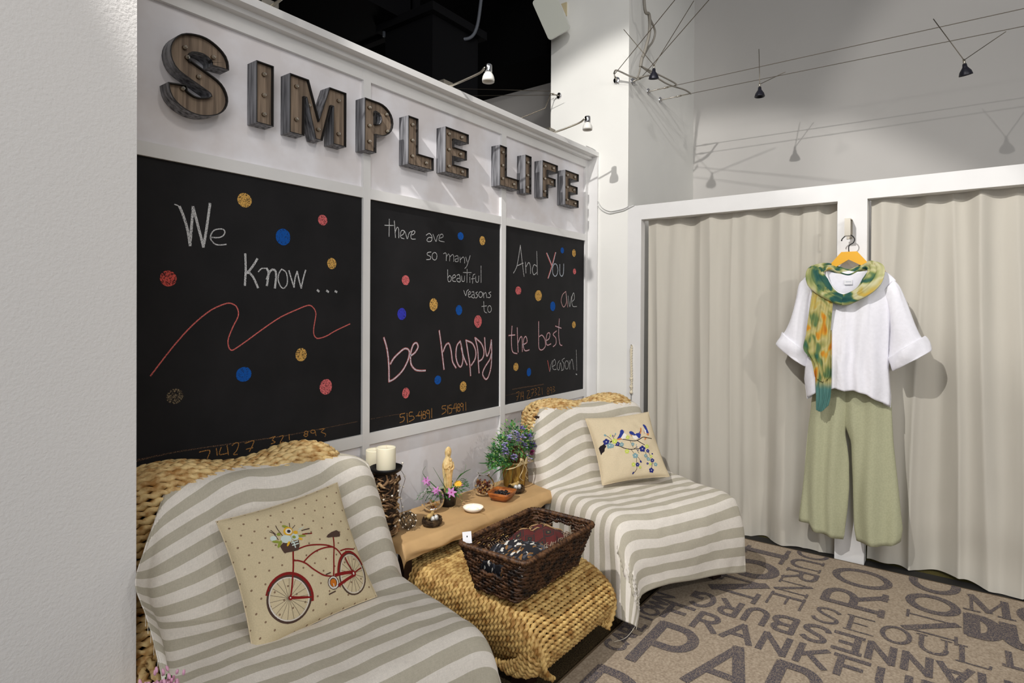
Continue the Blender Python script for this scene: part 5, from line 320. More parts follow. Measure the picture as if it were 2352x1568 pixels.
# ventilation ducts, pipe and cable in the void
def thing1(name, mb, m, label, cat, smooth=True, group=None, kind=None):
    return tag(mb.build(name,m,None,smooth),label,cat,group,kind)
b=MB(); b.box(1.0,3.3,3.55,3.2,4.0,4.0); b.box(1.0,3.28,3.53,1.06,4.02,4.02); b.box(3.14,3.28,3.53,3.2,4.02,4.02)
thing1('air_duct',b,M_duct,'long black air duct running under the dark ceiling void','duct',False)
b=MB(); b.box(3.05,3.0,2.9,3.55,3.5,3.55); b.box(3.0,2.95,3.5,3.6,3.55,3.56)
thing1('plenum_box',b,M_duct,'square black plenum box hanging in the dark void beside the looped cable','duct box',False)
b=MB(); b.tube([(3.028,3.489,3.46),(3.028,3.489,4.35)],.012,10); thing1('conduit_pipe',b,M_pipe,'thin blue-grey conduit dropping from the dark ceiling','pipe')
b=MB(); b.tube(curve([(2.9,3.6,4.35),(3.18,3.285,3.66),(3.28,3.14,3.50),(3.37,3.03,3.446),(3.45,2.95,3.50),(3.469,2.902,3.75),(3.5,2.86,4.35)],40),.013,8)
thing1('hanging_cable',b,M_pipe,'thick dark cable hanging in a loop from the black ceiling','cable')
b=MB(); b.box(3.12,3.30,3.64,3.17,3.36,4.35); thing1('hanger_strap',b,M_pipe,'grey metal strap holding the looped cable in the dark ceiling','strap',False)

# ------------------------------------------------------------------ chalkboards
BX=[(.80,1.735),(1.775,2.745),(2.789,3.728)]
BL=['left chalkboard reading We Know with a coral wavy line','middle chalkboard reading there are so many beautiful reasons to be happy','right chalkboard reading And You are the best reason!']
for i,(x0,x1) in enumerate(BX):
    root=empty('chalkboard',((x0+x1)/2,2.146,.834),0,BL[i],'chalkboard','chalkboards on the white partition')
    O=V(root.location)
    b=MB(); b.box(x0-O.x,-.002,0,x1-O.x,.004,1.064); b.build('board_panel',M_board,root,False)
    lay={'O':0,'F':0,'R':.0002,'W':.0005,'B':.0006}; ST=CHALK[i]; bb=[(min(q[0] for q in p),max(q[0] for q in p),min(q[1] for q in p),max(q[1] for q in p)) for c,h,p in ST]
    kd=['n' if c in 'OF' else 'l' for c,h,p in ST]; gid=list(range(len(ST)))
    for k in range(len(ST)):          # strokes that nearly touch make one word
        for j in range(k):
            if kd[k]==kd[j] and max(bb[k][0],bb[j][0])-min(bb[k][1],bb[j][1])<30 and max(bb[k][2],bb[j][2])-min(bb[k][3],bb[j][3])<4:
                old,new=gid[k],gid[j]; gid=[new if q==old else q for q in gid]
    for q in sorted(set(gid)):
        b=MB(); mem=[k for k in range(len(ST)) if gid[k]==q]; mats=sorted({ST[k][0] for k in mem})
        for n_,k in enumerate(mem):
            c,hw,pts=ST[k]; y=-.0024-lay[c]-n_*.000012; p=smooth2([(u[0]/1000.,u[1]/1000.) for u in pts])
            ribbon(b,p,hw/1000.,lambda a,z:(a-O.x,y,z-O.z),mats.index(c))
        b.build('chalk_number' if kd[mem[0]]=='n' else 'chalk_word',[CK[c] for c in mats],root,False)
    for c,cx,cz,rx,rz in DOTS[i]:
        b=MB(); P=[]
        for k in range(28):
            t=2*PI*k/28; s=1+.05*nz(k*.6,cx*.01,cz*.01); P.append((cx/1000-O.x+rx/1000*s*math.cos(t),-.0026,cz/1000-O.z+rz/1000*s*math.sin(t)))
        b.poly(P); b.build('chalk_dot',CK[c],root,False)

# ------------------------------------------------------------------ marquee letters
def offset(poly, d):
    out=[]; n=len(poly); ar=sum(poly[i][0]*poly[(i+1)%n][1]-poly[(i+1)%n][0]*poly[i][1] for i in range(n)); sg=1 if ar>0 else -1
    for i in range(n):
        p=V(poly[i]); a=(p-V(poly[i-1])).normalized(); c=(V(poly[(i+1)%n])-p).normalized()
        na=V((-a.y,a.x))*sg; nc=V((-c.y,c.x))*sg; m=na+nc
        m=m.normalized() if m.length>1e-4 else na
        out.append(tuple(p+m*d/max(.35,m.dot(na))))
    return out
def s_outline():
    c=smooth2([(.170,.160),(.165,.190),(.132,.212),(.098,.217),(.055,.205),(.033,.172),(.040,.138),(.072,.120),(.112,.104),(.154,.084),(.167,.054),(.150,.026),(.104,.009),(.066,.012),(.034,.032),(.026,.064)],4)
    P=[V(q) for q in c]; n=len(P); L=[];Q=[]
    for i,p in enumerate(P):
        t=(P[min(i+1,n-1)]-P[max(i-1,0)]).normalized(); nn=V((-t.y,t.x)); w=.0305
        L.append(tuple(p+nn*w)); Q.append(tuple(p-nn*w))
    return L+Q[::-1]
H=.23
def pdef(w):
    o=[(0,0),(.066,0),(.066,.082)]+[(w-.078+.078*math.cos(t),.156+.074*math.sin(t)) for t in [R(a) for a in range(-90,91,15)]]+[(0,H)]
    o=[(0,0),(.066,0),(.066,.082),(w-.085,.082)]+[(w-.085+.085*math.cos(R(a)),.156+.074*math.sin(R(a))) for a in range(-75,91,15)]+[(0,H)]
    h=[(.062,.130),(.062,.184)]+[(w-.098+.028*math.cos(R(a)),.157+.027*math.sin(R(a))) for a in (90,60,30,0,-30,-60,-90)]
    return o,h
def edef(w,f=False):
    t=.050
    if f: return [(0,0),(.066,0),(.066,.085),(w*.86,.085),(w*.86,.137),(.066,.137),(.066,.178),(w,.178),(w,H),(0,H)]
    return [(0,0),(w,0),(w,t),(.066,t),(.066,.09),(w*.92,.09),(w*.92,.14),(.066,.14),(.066,.18),(w,.18),(w,H),(0,H)]
def ldef(w): return [(0,0),(w,0),(w,.062),(.066,.062),(.066,H),(0,H)]
def mdef(w): return [(0,0),(.066,0),(.066,.155),(.075,.155),(.118,0),(w-.118,0),(w-.075,.155),(w-.066,.155),(w-.066,0),(w,0),(w,H),(w-.085,H),(w/2,.085),(.085,H),(0,H)]
def idef(w): return [(0,0),(w,0),(w,H),(0,H)]
P_=pdef(.166)
LET=[('S',s_outline(),None,.895,2.083,[(.052,.196),(.148,.196),(.098,.112),(.045,.055),(.06,.165)]),
('I',idef(.070),None,1.199,2.090,[(.035,.19),(.035,.112),(.035,.04)]),
('M',mdef(.268),None,1.337,2.087,[(.034,.19),(.034,.06),(.134,.045),(.234,.19),(.234,.05),(.09,.13)]),
('P',P_[0],P_[1],1.703,2.098,[(.032,.195),(.032,.115),(.032,.045),(.13,.19),(.135,.115)]),
('L',ldef(.172),None,1.962,2.088,[(.033,.195),(.033,.12),(.033,.045),(.125,.03)]),
('E',edef(.180),None,2.218,2.100,[(.033,.2),(.13,.205),(.033,.12),(.12,.115),(.033,.035),(.135,.025)]),
('L',ldef(.188),None,2.668,2.108,[(.033,.195),(.033,.12),(.033,.045),(.14,.03)]),
('I',idef(.064),None,2.918,2.105,[(.032,.19),(.032,.112),(.032,.04)]),
('F',edef(.178,True),None,3.104,2.110,[(.033,.2),(.13,.205),(.033,.12),(.11,.112),(.033,.04)]),
('E',edef(.176),None,3.374,2.102,[(.033,.2),(.13,.205),(.033,.12),(.12,.115),(.033,.035),(.135,.025)])]
M_lwood=mat('letter_face_driftwood',rgb(152,133,114),.7,c2=rgb(96,82,70),vscale=11,stretch=(7,1,.35),lo=.3,hi=.72,spec=.3)
M_lshell=mat('letter_weathered_side',rgb(146,146,150),.55,.1,c2=rgb(52,52,56),vscale=7,stretch=(9,9,.6),lo=.36,hi=.66,spec=.4)
M_lrim=mat('letter_dark_rim',rgb(24,22,22),.6)
M_bulb=mat('clear_bulb_glass',rgb(236,228,212),.05,trans=.85,ior=1.3,spec=.9)
M_sock=mat('bulb_socket_brass',rgb(120,98,70),.4,.8)
LL=['leftmost marquee letter, the curved S of the first word','marquee letter I of the first word, between S and M','wide marquee letter M above the left chalkboard edge','marquee letter P with a D-shaped hole','marquee letter L of the first word, right of P','marquee letter E ending the first word',
'marquee letter L starting the second word','narrow marquee letter I of the second word, touching L','marquee letter F of the second word','rightmost marquee letter, the E beside the column']
DP=.064
for (ch,out,hole,lx,lz,bulbs),lab in zip(LET,LL):
    if ch=='S': out=[(x*1.0,z*1.02) for x,z in out]
    root=empty('marquee_letter',(lx,2.1495,lz),0,lab+', weathered wood and metal','letter','marquee letters spelling the sign')
    shell=MB(); loops=[out]+([hole] if hole else [])
    for k,l in enumerate(loops):
        inn=offset(l,.0035 if k==0 else -.0035); n=len(l)
        o0=[(x,0,z) for x,z in l]; o1=[(x,-DP,z) for x,z in l]; i1=[(x,-DP,z) for x,z in inn]; i0=[(x,-DP+.022,z) for x,z in inn]
        shell.grid([o0,o1],0,cv=True); shell.grid([o1,i1],1,cv=True); shell.grid([i1,i0],1,cv=True)
    shell.build('letter_shell',[M_lshell,M_lrim],root,False)
    face=MB()
    if ch=='S':
        n_=len(out)//2; A_=out; face.grid([[V((x,-DP+.014,z)) for x,z in A_[:n_]],[V((x,-DP+.014,z)) for x,z in A_[n_:][::-1]]])
    else: face.tess([offset(out,.003)]+([offset(hole,-.003)] if hole else []),lambda x,z:(x,-DP+.014,z))
    face.build('face_panel',M_lwood,root,False)
    back=MB(); back.tess(loops,lambda x,z:(x,-.001,z)); back.build('back_panel',M_lrim,root,False)
    for bx,bz in bulbs:
        q=MB(); q.ball((0,-.0095,0),(.0068,.0085,.0068),0,12,8); q=q.build('bulb',M_bulb,root); q.location=(bx,-DP+.014,bz)
        k=MB(); k.grid([[V((0.0075*math.cos(2*PI*j/12),y,.0075*math.sin(2*PI*j/12))) for j in range(12)] for y in (0,-.005)],cv=True); k.build('socket',M_sock,q)
# ------------------------------------------------------------------ curtains
def curtain(name, y0, y1, x, ztop, zbot, seed, label, gather):
    ny,nzz=200,70; P=[];UV=[]
    for i in range(nzz+1):
        t=i/nzz; row=[];ur=[]
        for j in range(ny+1):
            s=j/ny; y=y0+(y1-y0)*s
            y+= .012*nz(s*9,seed,t*1.2)
            w_=s+.022*nz(s*4,t*1.1,seed)                       # folds wander as they fall
            k_=.018*math.sin(w_*2*PI*gather*(1+.12*nz(s*2.3,seed)))*(1-t)**2.2
            big=.058*nz(w_*7.5,t*.5,seed+9)+.034*(1-abs(nz(w_*11,t*.5,seed+2))*2.2)+.004*nz(w_*30,t*.9,seed+5)
            xx=x-k_-big*(.6+.7*t)-.012*t
            if t>.70: xx-= .034*(t-.70)/.30*nz(s*6+t*2,t*7,seed+5)
            zb=zbot(s); z=ztop+(zb-ztop)*t
            row.append(V((xx,y,z))); ur.append((y,z))
        P.append(row);UV.append(ur)
    b=MB(); b.grid(P,0,UV)
    # hem turned up along the bottom, header tape folded over the top
    return tag(b.build(name,M_curt),label,'curtain','fitting-room curtains')
curtain('curtain',1.70,.55,3.868,2.075,lambda s:.016-.010*s+.004*math.sin(s*9),1.3,'left beige curtain closing the fitting room behind the far chair',6)
curtain('curtain',.385,-1.0,3.868,2.075,lambda s:.019+.010*math.sin(s*26),4.1,'right beige curtain, nearer the right edge behind the hanging outfit',6)

# ------------------------------------------------------------------ rug with city names
ZR=.012
root=empty('rug',(2.3,0,0),0,'tan rug printed with slate-grey city names in front of the chairs','rug')
b=MB(); P=[]
for i in range(61):
    x=.9+(3.748-.9)*i/60; P.append([V((x-2.3,-2.5+3.67*j/60,ZR+.0015*nz(x*5,j*.2))) for j in range(61)])
b.grid(P); b.box(.9-2.3,-2.5,0,3.748-2.3,1.17,ZR-.003)
b.build('pile',M_rug,root,False)
b=MB(); b.box(.9-2.3,1.17,0,3.748-2.3,1.178,ZR+.001); b.box(3.748-2.3,-2.5,0,3.755-2.3,1.178,ZR+.001); b.build('binding',mat('rug_binding',rgb(96,80,60),.9),root,False)
def arc(cx,cy,rx,ry,a0,a1,n=14): return [(cx+rx*math.cos(R(a0+(a1-a0)*i/n)),cy+ry*math.sin(R(a0+(a1-a0)*i/n))) for i in range(n+1)]
# glyphs in a box of width w, height 1: strokes (K thick / T thin), serif anchor points
GL={
'A':(.86,[('T',[(0.03,0),(.43,1)]),('K',[(.43,1),(.83,0)]),('T',[(.17,.34),(.69,.34)])],[(.03,0),(.83,0)]),
'B':(.66,[('K',[(.1,0),(.1,1)]),('T',[(.1,1),(.35,1)]+arc(.35,.76,.22,.24,90,-90)+[(.1,.52)]),('K',arc(.36,.26,.26,.26,80,-80)),('T',[(.1,0),(.36,0)]),('T',[(.1,.52),(.38,.52)])],[]),
'C':(.8,[('K',arc(.45,.5,.38,.5,55,305,22))],[]),
'D':(.8,[('K',[(.1,0),(.1,1)]),('K',[(.1,1),(.3,1)]+arc(.3,.5,.42,.5,90,-90)+[(.1,0)])],[]),
'E':(.64,[('K',[(.1,0),(.1,1)]),('T',[(0,1),(.58,1)]),('T',[(.1,.52),(.46,.52)]),('T',[(0,0),(.62,0)])],[]),
'F':(.6,[('K',[(.1,0),(.1,1)]),('T',[(0,1),(.56,1)]),('T',[(.1,.52),(.46,.52)])],[(.1,0)]),
'G':(.82,[('K',arc(.45,.5,.38,.5,50,345,24)),('K',[(.82,.08),(.82,.42),(.5,.42)])],[]),
'H':(.8,[('K',[(.1,0),(.1,1)]),('K',[(.7,0),(.7,1)]),('T',[(.1,.5),(.7,.5)])],[(.1,0),(.1,1),(.7,0),(.7,1)]),
'I':(.3,[('K',[(.15,0),(.15,1)])],[(.15,0),(.15,1)]),
'K':(.78,[('K',[(.1,0),(.1,1)]),('T',[(.7,1),(.14,.42)]),('K',[(.3,.58),(.74,0)])],[(.1,0),(.1,1)]),
'L':(.6,[('K',[(.1,0),(.1,1)]),('T',[(0,0),(.56,0),(.58,.18)])],[(.1,1)]),
'M':(.98,[('T',[(.1,0),(.1,1)]),('K',[(.1,1),(.49,.1)]),('T',[(.49,.1),(.88,1)]),('K',[(.88,1),(.88,0)])],[(.1,0),(.88,0)]),
'N':(.82,[('T',[(.1,0),(.1,1)]),('K',[(.1,1),(.72,0)]),('T',[(.72,0),(.72,1)])],[(.1,0),(.72,1)]),
'O':(.86,[('K',arc(.43,.5,.37,.5,0,360,28))],[]),
'P':(.66,[('K',[(.1,0),(.1,1)]),('K',[(.1,1),(.34,1)]+arc(.34,.74,.25,.26,90,-90)+[(.1,.48)])],[(.1,0)]),
'R':(.74,[('K',[(.1,0),(.1,1)]),('K',[(.1,1),(.34,1)]+arc(.34,.75,.24,.25,90,-90)+[(.1,.5)]),('K',[(.34,.5),(.68,0)])],[(.1,0),(.68,0)]),
'S':(.64,[('K',smooth2([(.56,.84),(.44,.97),(.28,1),(.12,.92),(.09,.76),(.2,.6),(.38,.48),(.54,.34),(.55,.16),(.42,.03),(.26,0),(.1,.08),(.04,.2)],4))],[]),
'T':(.72,[('K',[(.36,0),(.36,1)]),('T',[(.02,1),(.7,1)])],[(.36,0)]),
'U':(.8,[('K',[(.1,1),(.1,.35)]+arc(.4,.35,.3,.35,180,360)+[(.7,.35)]),('T',[(.7,.3),(.7,1)])],[(.1,1),(.7,1)]),
'W':(1.1,[('K',[(.04,1),(.3,0)]),('T',[(.3,0),(.55,.9)]),('K',[(.55,.9),(.8,0)]),('T',[(.8,0),(1.06,1)])],[(.04,1),(1.06,1)]),
'J':(.5,[('K',[(.36,1),(.36,.25),(.26,.03),(.1,.02),(.04,.16)])],[(.36,1)]),
}
let=MB(); ZL=[0]
def word(txt, org, d, upv, h, adv=None, thick=.02, thin=None, serif=False, lw=1):
    thin=thin or thick; cur=0; D=V(d);U=V(upv)
    for ch in txt:
        if ch==' ': cur+=h*.35; continue
        g=GL[ch]; wd=(adv if adv else g[0]*h*lw); sx=(adv*.86/g[0] if adv else h*lw)
        fn=lambda a,c,cur=cur,sx=sx:(V(org)+D*(cur+a*sx)+U*(c*h))
        def put(a,c):
            return (min(a,3.746)-2.3,c,ZR+.0022+ZL[0]*.0000025)
        if min(fn(0,0).x,fn(g[0],1).x)>3.70 or fn(0,0).y<-2.3: cur+=wd; continue     # runs off the rug
        for wt,pts in g[1]:
            ZL[0]+=1; pp=[fn(x,y) for x,y in pts]; ribbon(let,[(q.x,q.y) for q in pp],(thick if wt=='K' else thin)/2,put)
        if serif:
            for x,y in g[2]:
                if fn(x,y).x>3.70: continue
                ZL[0]+=1; c=fn(x,y); s=thick*.95; ribbon(let,[(c.x-D.x*s,c.y-D.y*s),(c.x+D.x*s,c.y+D.y*s)],(thin)/2,put)
        cur+=wd
# every word lies along or across the rug: start point, reading direction, up direction, cap height
word('CAPE TOWN',(2.19,1.080),(1,0),(0,1),.080,None,.017,None,False,1.08)
word('FRANKFURT',(2.565,1.075),(0,-1),(1,0),.145,.14,.026)
word('PARIS',(2.175,1.055),(0,-1),(1,0),.335,.245,.046,.038)
word('JOHANNESBURG',(2.900,-.425),(0,1),(-1,0),.140,.121,.026)
word('BOSTON',(4.49,.965),(-1,0),(0,-1),.205,.26,.055,.022,True)
word('MELBOURNE',(4.49,.712),(-1,0),(0,-1),.142,.17,.022,.011,True)
word('ROME',(3.165,.262),(1,0),(0,1),.235,.275,.036,.026,True)
word('SEOUL',(2.955,.515),(0,-1),(1,0),.145,.132,.018,.009,True)
word('LONDON',(4.535,.165),(-1,0),(0,-1),.178,.245,.038,.012,True)
word('MOSCOW',(3.495,-.055),(0,-1),(1,0),.185,.185,.03,.013,True)
word('DUBLIN',(3.235,-.055),(0,-1),(1,0),.190,.128,.06,.05)
word('LIMA',(3.03,-.165),(0,-1),(1,0),.125,.13,.022)
word('DELHI',(1.72,1.12),(0,-1),(1,0),.33,.30,.045,.02,True)
word('LAGOS',(2.62,-.21),(0,-1),(1,0),.16,.15,.026)
let.build('lettering',M_ruglet,root,False)
# ------------------------------------------------------------------ woven chairs
M_rope=mat('banana_leaf_rope',rgb(222,194,138),.6,c2=rgb(166,122,66),vscale=34,lo=.34,hi=.58,spec=.35,bump=.3,bscale=320,bdist=.001)
M_rope2=mat('banana_leaf_rope_ottoman',rgb(214,180,114),.6,c2=rgb(150,108,54),vscale=34,lo=.34,hi=.6,spec=.35,bump=.3,bscale=320,bdist=.001)
def rrect(x0,x1,y0,y1,r,n=6):
    o=[]
    for cx,cy,a in ((x1-r,y1-r,0),(x0+r,y1-r,90),(x0+r,y0+r,180),(x1-r,y0+r,270)):
        o+=[(cx+r*math.cos(R(a+90*i/n)),cy+r*math.sin(R(a+90*i/n))) for i in range(n+1)]
    return o
HB=.372
def wave(u): return -.016*math.cos(2*PI*(u-.01)/.43)*max(0,1-(abs(u)/.40)**6)+.012*u-.016*max(0,abs(u)-.30)/.08
def back_loop(z0, inset=0):
    d=.20+max(0,(.86-z0))*.30; hw=HB+max(0,.86-z0)*.06
    P=rrect(-hw+inset,hw-inset,-d+inset,-inset,max(.02,min(.10,d/2-.005)-inset*.8))
    P=resample([V((x,y,0)) for x,y in P],.03,True)
    s=min(1,max(0,(z0-.45)/.4))
    return [V((p.x,p.y,z0+s*wave(p.x)+.003*nz(p.x*6,p.y*6,z0*9))) for p in P]
def make_chair(name,label,loc,rz):
    root=empty(name,loc,rz,label,'chair','woven lounge chairs')
    b=MB(); k=0; z=.14
    while z<.840: b.rope(back_loop(z),.0138,.074,True,8,0,k*1.7,.010); z+=.0205; k+=1
    for z,ins in ((.853,.005),(.868,.016),(.879,.032),(.886,.051),(.889,.070),(.890,.088)): b.rope(back_loop(z,ins),.0138,.074,True,8,0,k*1.7,.010); k+=1
    b.build('backrest',M_rope,root)
    b=MB(); z=.135; k=0
    while z<.425:
        P=rrect(-.30,.40,-.84,-.24,.07); b.rope([V((x,y,z)) for x,y in P],.0138,.074,True,7,0,k*1.3,.012); z+=.0215; k+=1
    x=-.28
    while x<.39:
        b.rope([(x,-.25,.430),(x,-.80,.430)],.0138,.074,False,7,0,x*40,.02); x+=.0225
    b.build('seat',M_rope,root)
    b=MB(); b.box(-.27,-.80,.12,.37,-.05,.42); b.box(-.36,-.2,.42,.36,-.03,.84); b.build('inner_frame',M_dark,root,False)
    for sx in (-.25,.35):
        for sy in (-.75,-.06):
            l=MB(); l.box(sx-.03,sy-.03,0,sx+.03,sy+.03,.13); l.build('leg',M_dark,root,False)
    return root
CH1=(1.06,2.038,R(-13)); CH2=(3.083,1.870,R(-22))
c1=make_chair('lounge_chair','near woven lounge chair at left under the bicycle cushion, beside the white plaster wall',(CH1[0],CH1[1],0),CH1[2])
c2=copy_tree(c1); c2.location=(CH2[0],CH2[1],ZR); c2.rotation_euler=(0,0,CH2[2]); c2.scale=(1,1.05,.962); c2['label']='far woven lounge chair in the corner under the bird cushion, beside the beige curtain'

# ------------------------------------------------------------------ striped throws (chair frames: x across, -y forward)
M_st=stripemat('striped_linen_throw',rgb(226,219,209),rgb(184,177,160),.080,.5,.1)
M_fringe=mat('throw_fringe_yarn',rgb(226,218,200),.9)
def throw(name,label,loc,rz,net,seed,skew,nu=150,nv=110,amp=.010):
    root=empty(name,loc,rz,label,'throw','striped linen throws')
    q=[(a[0]*.3+b_[0]*.7,a[1]*.62+b_[1]*.38,a[2]*.22+b_[2]*.78) for a,b_ in zip(net[3],net[4])]; net=net[:4]+[q]+net[4:]      # tucked into the crease
    G=surf(net,nu,nv); UV=arcuv(G)
    mi_,mj_=nu//2,nv//2; sgn=1 if (G[mi_+1][mj_]-G[mi_-1][mj_]).cross(G[mi_][mj_+1]-G[mi_][mj_-1]).dot(V((0,-.5,1)))>0 else -1
    for i in range(1,nu):
        for j in range(nv+1):
            p=G[i][j]; t=abs(j/nv-.5)*2; edge=max(0,t-.55)/.45
            d=amp*(.7*nz(p.x*6,p.y*6,p.z*6+seed)+.45*nz(p.x*15+p.z*9,p.y*13,p.z*5+seed)+.18*(1-2*abs(nz(p.x*9-p.z*7,p.y*9+p.z*6,seed+3))))*(1.1-.75*edge)
            a=G[min(i+1,nu)][j]-G[i-1][j]; c=G[i][min(j+1,nv)]-G[i][max(j-1,0)]; n=a.cross(c)
            if n.length>1e-9: n.normalize(); G[i][j]=p+n*((d*min(1,(a.length/.012)**2,(c.length/.009)**2)+.002)*sgn)
    UV=[[(u,v-skew(G[i][j].x,i/nu)) for j,(u,v) in enumerate(r)] for i,r in enumerate(UV)]
    b=MB(); b.grid(G,0,UV); o=b.build('cloth',M_st,root)
    m=o.modifiers.new('thickness','SOLIDIFY'); m.thickness=.0022; m.offset=0
    return root,G
def netrow(rows): return [[(p[0],-p[1],p[2]) for p in r] for r in rows]
# rows from the backrest top to the front hem; columns from the left hanging edge to the right one; (across, forward, height)
N2=netrow([
[(-0.315,0.150,0.843),(-0.305,0.140,0.852),(-0.285,0.130,0.860),(-0.140,0.130,0.864),(0.000,0.130,0.860),(0.150,0.130,0.864),(0.300,0.130,0.856),(0.365,0.140,0.838),(0.400,0.155,0.808)],
[(-0.365,0.140,0.758),(-0.360,0.170,0.788),(-0.330,0.215,0.830),(-0.150,0.225,0.834),(0.000,0.225,0.833),(0.150,0.225,0.838),(0.330,0.220,0.830),(0.400,0.190,0.778),(0.415,0.170,0.718)],
[(-0.395,0.130,0.632),(-0.395,0.190,0.652),(-0.365,0.270,0.682),(-0.200,0.285,0.687),(0.000,0.285,0.682),(0.200,0.285,0.687),(0.370,0.270,0.682),(0.420,0.200,0.632),(0.425,0.150,0.572)],
[(-0.400,0.170,0.516),(-0.405,0.240,0.536),(-0.380,0.320,0.561),(-0.200,0.335,0.563),(0.000,0.335,0.558),(0.200,0.335,0.563),(0.385,0.320,0.561),(0.430,0.250,0.506),(0.435,0.200,0.446)],
[(-0.420,0.300,0.360),(-0.415,0.350,0.420),(-0.385,0.395,0.472),(-0.200,0.400,0.477),(0.000,0.400,0.475),(0.200,0.400,0.477),(0.390,0.395,0.474),(0.430,0.370,0.400),(0.435,0.360,0.330)],
[(-0.435,0.540,0.140),(-0.420,0.530,0.290),(-0.385,0.520,0.463),(-0.200,0.520,0.466),(0.000,0.520,0.464),(0.200,0.520,0.466),(0.390,0.520,0.463),(0.425,0.530,0.360),(0.430,0.540,0.260)],
[(-0.440,0.750,0.100),(-0.425,0.730,0.270),(-0.385,0.710,0.461),(-0.200,0.710,0.464),(0.000,0.710,0.462),(0.200,0.710,0.464),(0.390,0.710,0.461),(0.420,0.720,0.360),(0.430,0.730,0.270)],
[(-0.455,0.935,0.090),(-0.430,0.895,0.260),(-0.385,0.855,0.455),(-0.200,0.875,0.458),(0.000,0.880,0.456),(0.200,0.875,0.458),(0.385,0.855,0.455),(0.420,0.855,0.370),(0.425,0.845,0.280)],
[(-0.455,0.995,0.090),(-0.430,0.955,0.240),(-0.385,0.910,0.408),(-0.200,0.935,0.408),(0.000,0.940,0.408),(0.200,0.935,0.410),(0.380,0.915,0.408),(0.410,0.885,0.340),(0.420,0.865,0.270)],
[(-0.430,1.020,0.080),(-0.400,1.005,0.180),(-0.360,0.965,0.290),(-0.200,0.965,0.290),(0.000,0.965,0.285),(0.200,0.960,0.280),(0.370,0.955,0.260),(0.400,0.925,0.230),(0.410,0.895,0.190)],
[(-0.405,1.025,0.062),(-0.375,1.010,0.100),(-0.335,0.980,0.158),(-0.180,0.970,0.165),(0.000,0.970,0.145),(0.200,0.967,0.125),(0.370,0.965,0.095),(0.400,0.945,0.090),(0.410,0.920,0.100)],
])
N1=netrow([
[(-.205,.165,.860),(-.20,.155,.866),(-.185,.14,.872),(-.08,.13,.876),(.05,.13,.872),(.18,.13,.876),(.33,.13,.868),(.41,.145,.848),(.455,.165,.822)],
[(-.245,.25,.80),(-.235,.235,.82),(-.205,.23,.838),(-.08,.228,.845),(.05,.228,.845),(.18,.228,.85),(.36,.225,.842),(.45,.20,.79),(.48,.185,.73)],
[(-.295,.34,.735),(-.275,.32,.735),(-.225,.295,.725),(-.08,.286,.70),(.06,.286,.695),(.2,.286,.70),(.40,.275,.69),(.485,.24,.63),(.505,.22,.56)],
[(-.325,.41,.685),(-.30,.39,.66),(-.25,.35,.62),(-.1,.337,.575),(.06,.337,.562),(.2,.337,.567),(.42,.325,.56),(.505,.30,.49),(.525,.29,.41)],
[(-.31,.45,.615),(-.285,.435,.58),(-.25,.40,.53),(-.1,.382,.485),(.06,.382,.477),(.2,.382,.48),(.44,.38,.477),(.515,.37,.39),(.53,.37,.31)],
[(-.295,.485,.545),(-.275,.485,.52),(-.255,.49,.475),(-.1,.48,.468),(.06,.48,.466),(.2,.48,.468),(.455,.49,.466),(.52,.50,.37),(.535,.51,.28)],
[(-.28,.585,.42),(-.27,.60,.44),(-.255,.64,.462),(-.1,.65,.464),(.06,.66,.462),(.2,.66,.464),(.465,.67,.462),(.525,.69,.36),(.54,.70,.25)],
[(-.285,.79,.25),(-.275,.79,.36),(-.255,.80,.452),(-.1,.82,.457),(.06,.825,.455),(.2,.82,.457),(.465,.81,.455),(.52,.82,.36),(.535,.82,.25)],
[(-.29,.88,.20),(-.28,.87,.31),(-.255,.86,.405),(-.1,.88,.405),(.06,.885,.405),(.2,.88,.41),(.46,.87,.41),(.515,.88,.33),(.53,.89,.23)],
[(-.28,.94,.14),(-.27,.93,.21),(-.245,.905,.28),(-.1,.905,.28),(.06,.91,.28),(.2,.90,.285),(.45,.91,.285),(.505,.92,.24),(.53,.925,.18)],
[(-.27,.955,.10),(-.26,.945,.12),(-.235,.92,.15),(-.1,.915,.15),(.06,.92,.145),(.2,.915,.15),(.43,.93,.15),(.49,.945,.12),(.52,.95,.10)],
])
t1,G1=throw('throw','striped linen throw covering the near chair at left, bicycle cushion on it',(CH1[0],CH1[1],0),CH1[2],N1,3.1,lambda x,t:(.17*max(0,(.02-x)/.32)**1.25+.034*math.exp(-((x-.12)/.13)**2)-.085*max(0,x-.24)/.3)*max(0,min(1,1.7-t/.33)))
t2,G2=throw('throw','striped linen throw over the far corner chair, bird cushion on it',(CH2[0],CH2[1],0),CH2[2],N2,8.7,lambda x,t:(.11*max(0,(-.10-x)/.28)**1.2+.016*math.exp(-((x-.05)/.15)**2))*max(0,min(1,1.7-t/.33)))
def fringe(G,root,idx,n,ln):
    b=MB()
    for k in range(n):
        i,j=idx(k); p=G[i][j]; q=[p+V((.004*nz(k,s,1),.004*nz(k,s,7),-ln*s/4)) for s in range(5)]
        b.tube(q,.0008,4)
    b.build('fringe',M_fringe,root)
fringe(G1,t1,lambda k:(70+k*4,0),9,.03)
fringe(G2,t2,lambda k:(150,1+k),8,.012)
b=MB(); p=G2[148][6]; b.tube(curve([p,p+V((-.03,-.0,-.03)),p+V((-.07,.0,-.05)),p+V((-.12,.01,-.055))],10),.001,4); b.build('loose_thread',M_fringe,t2)

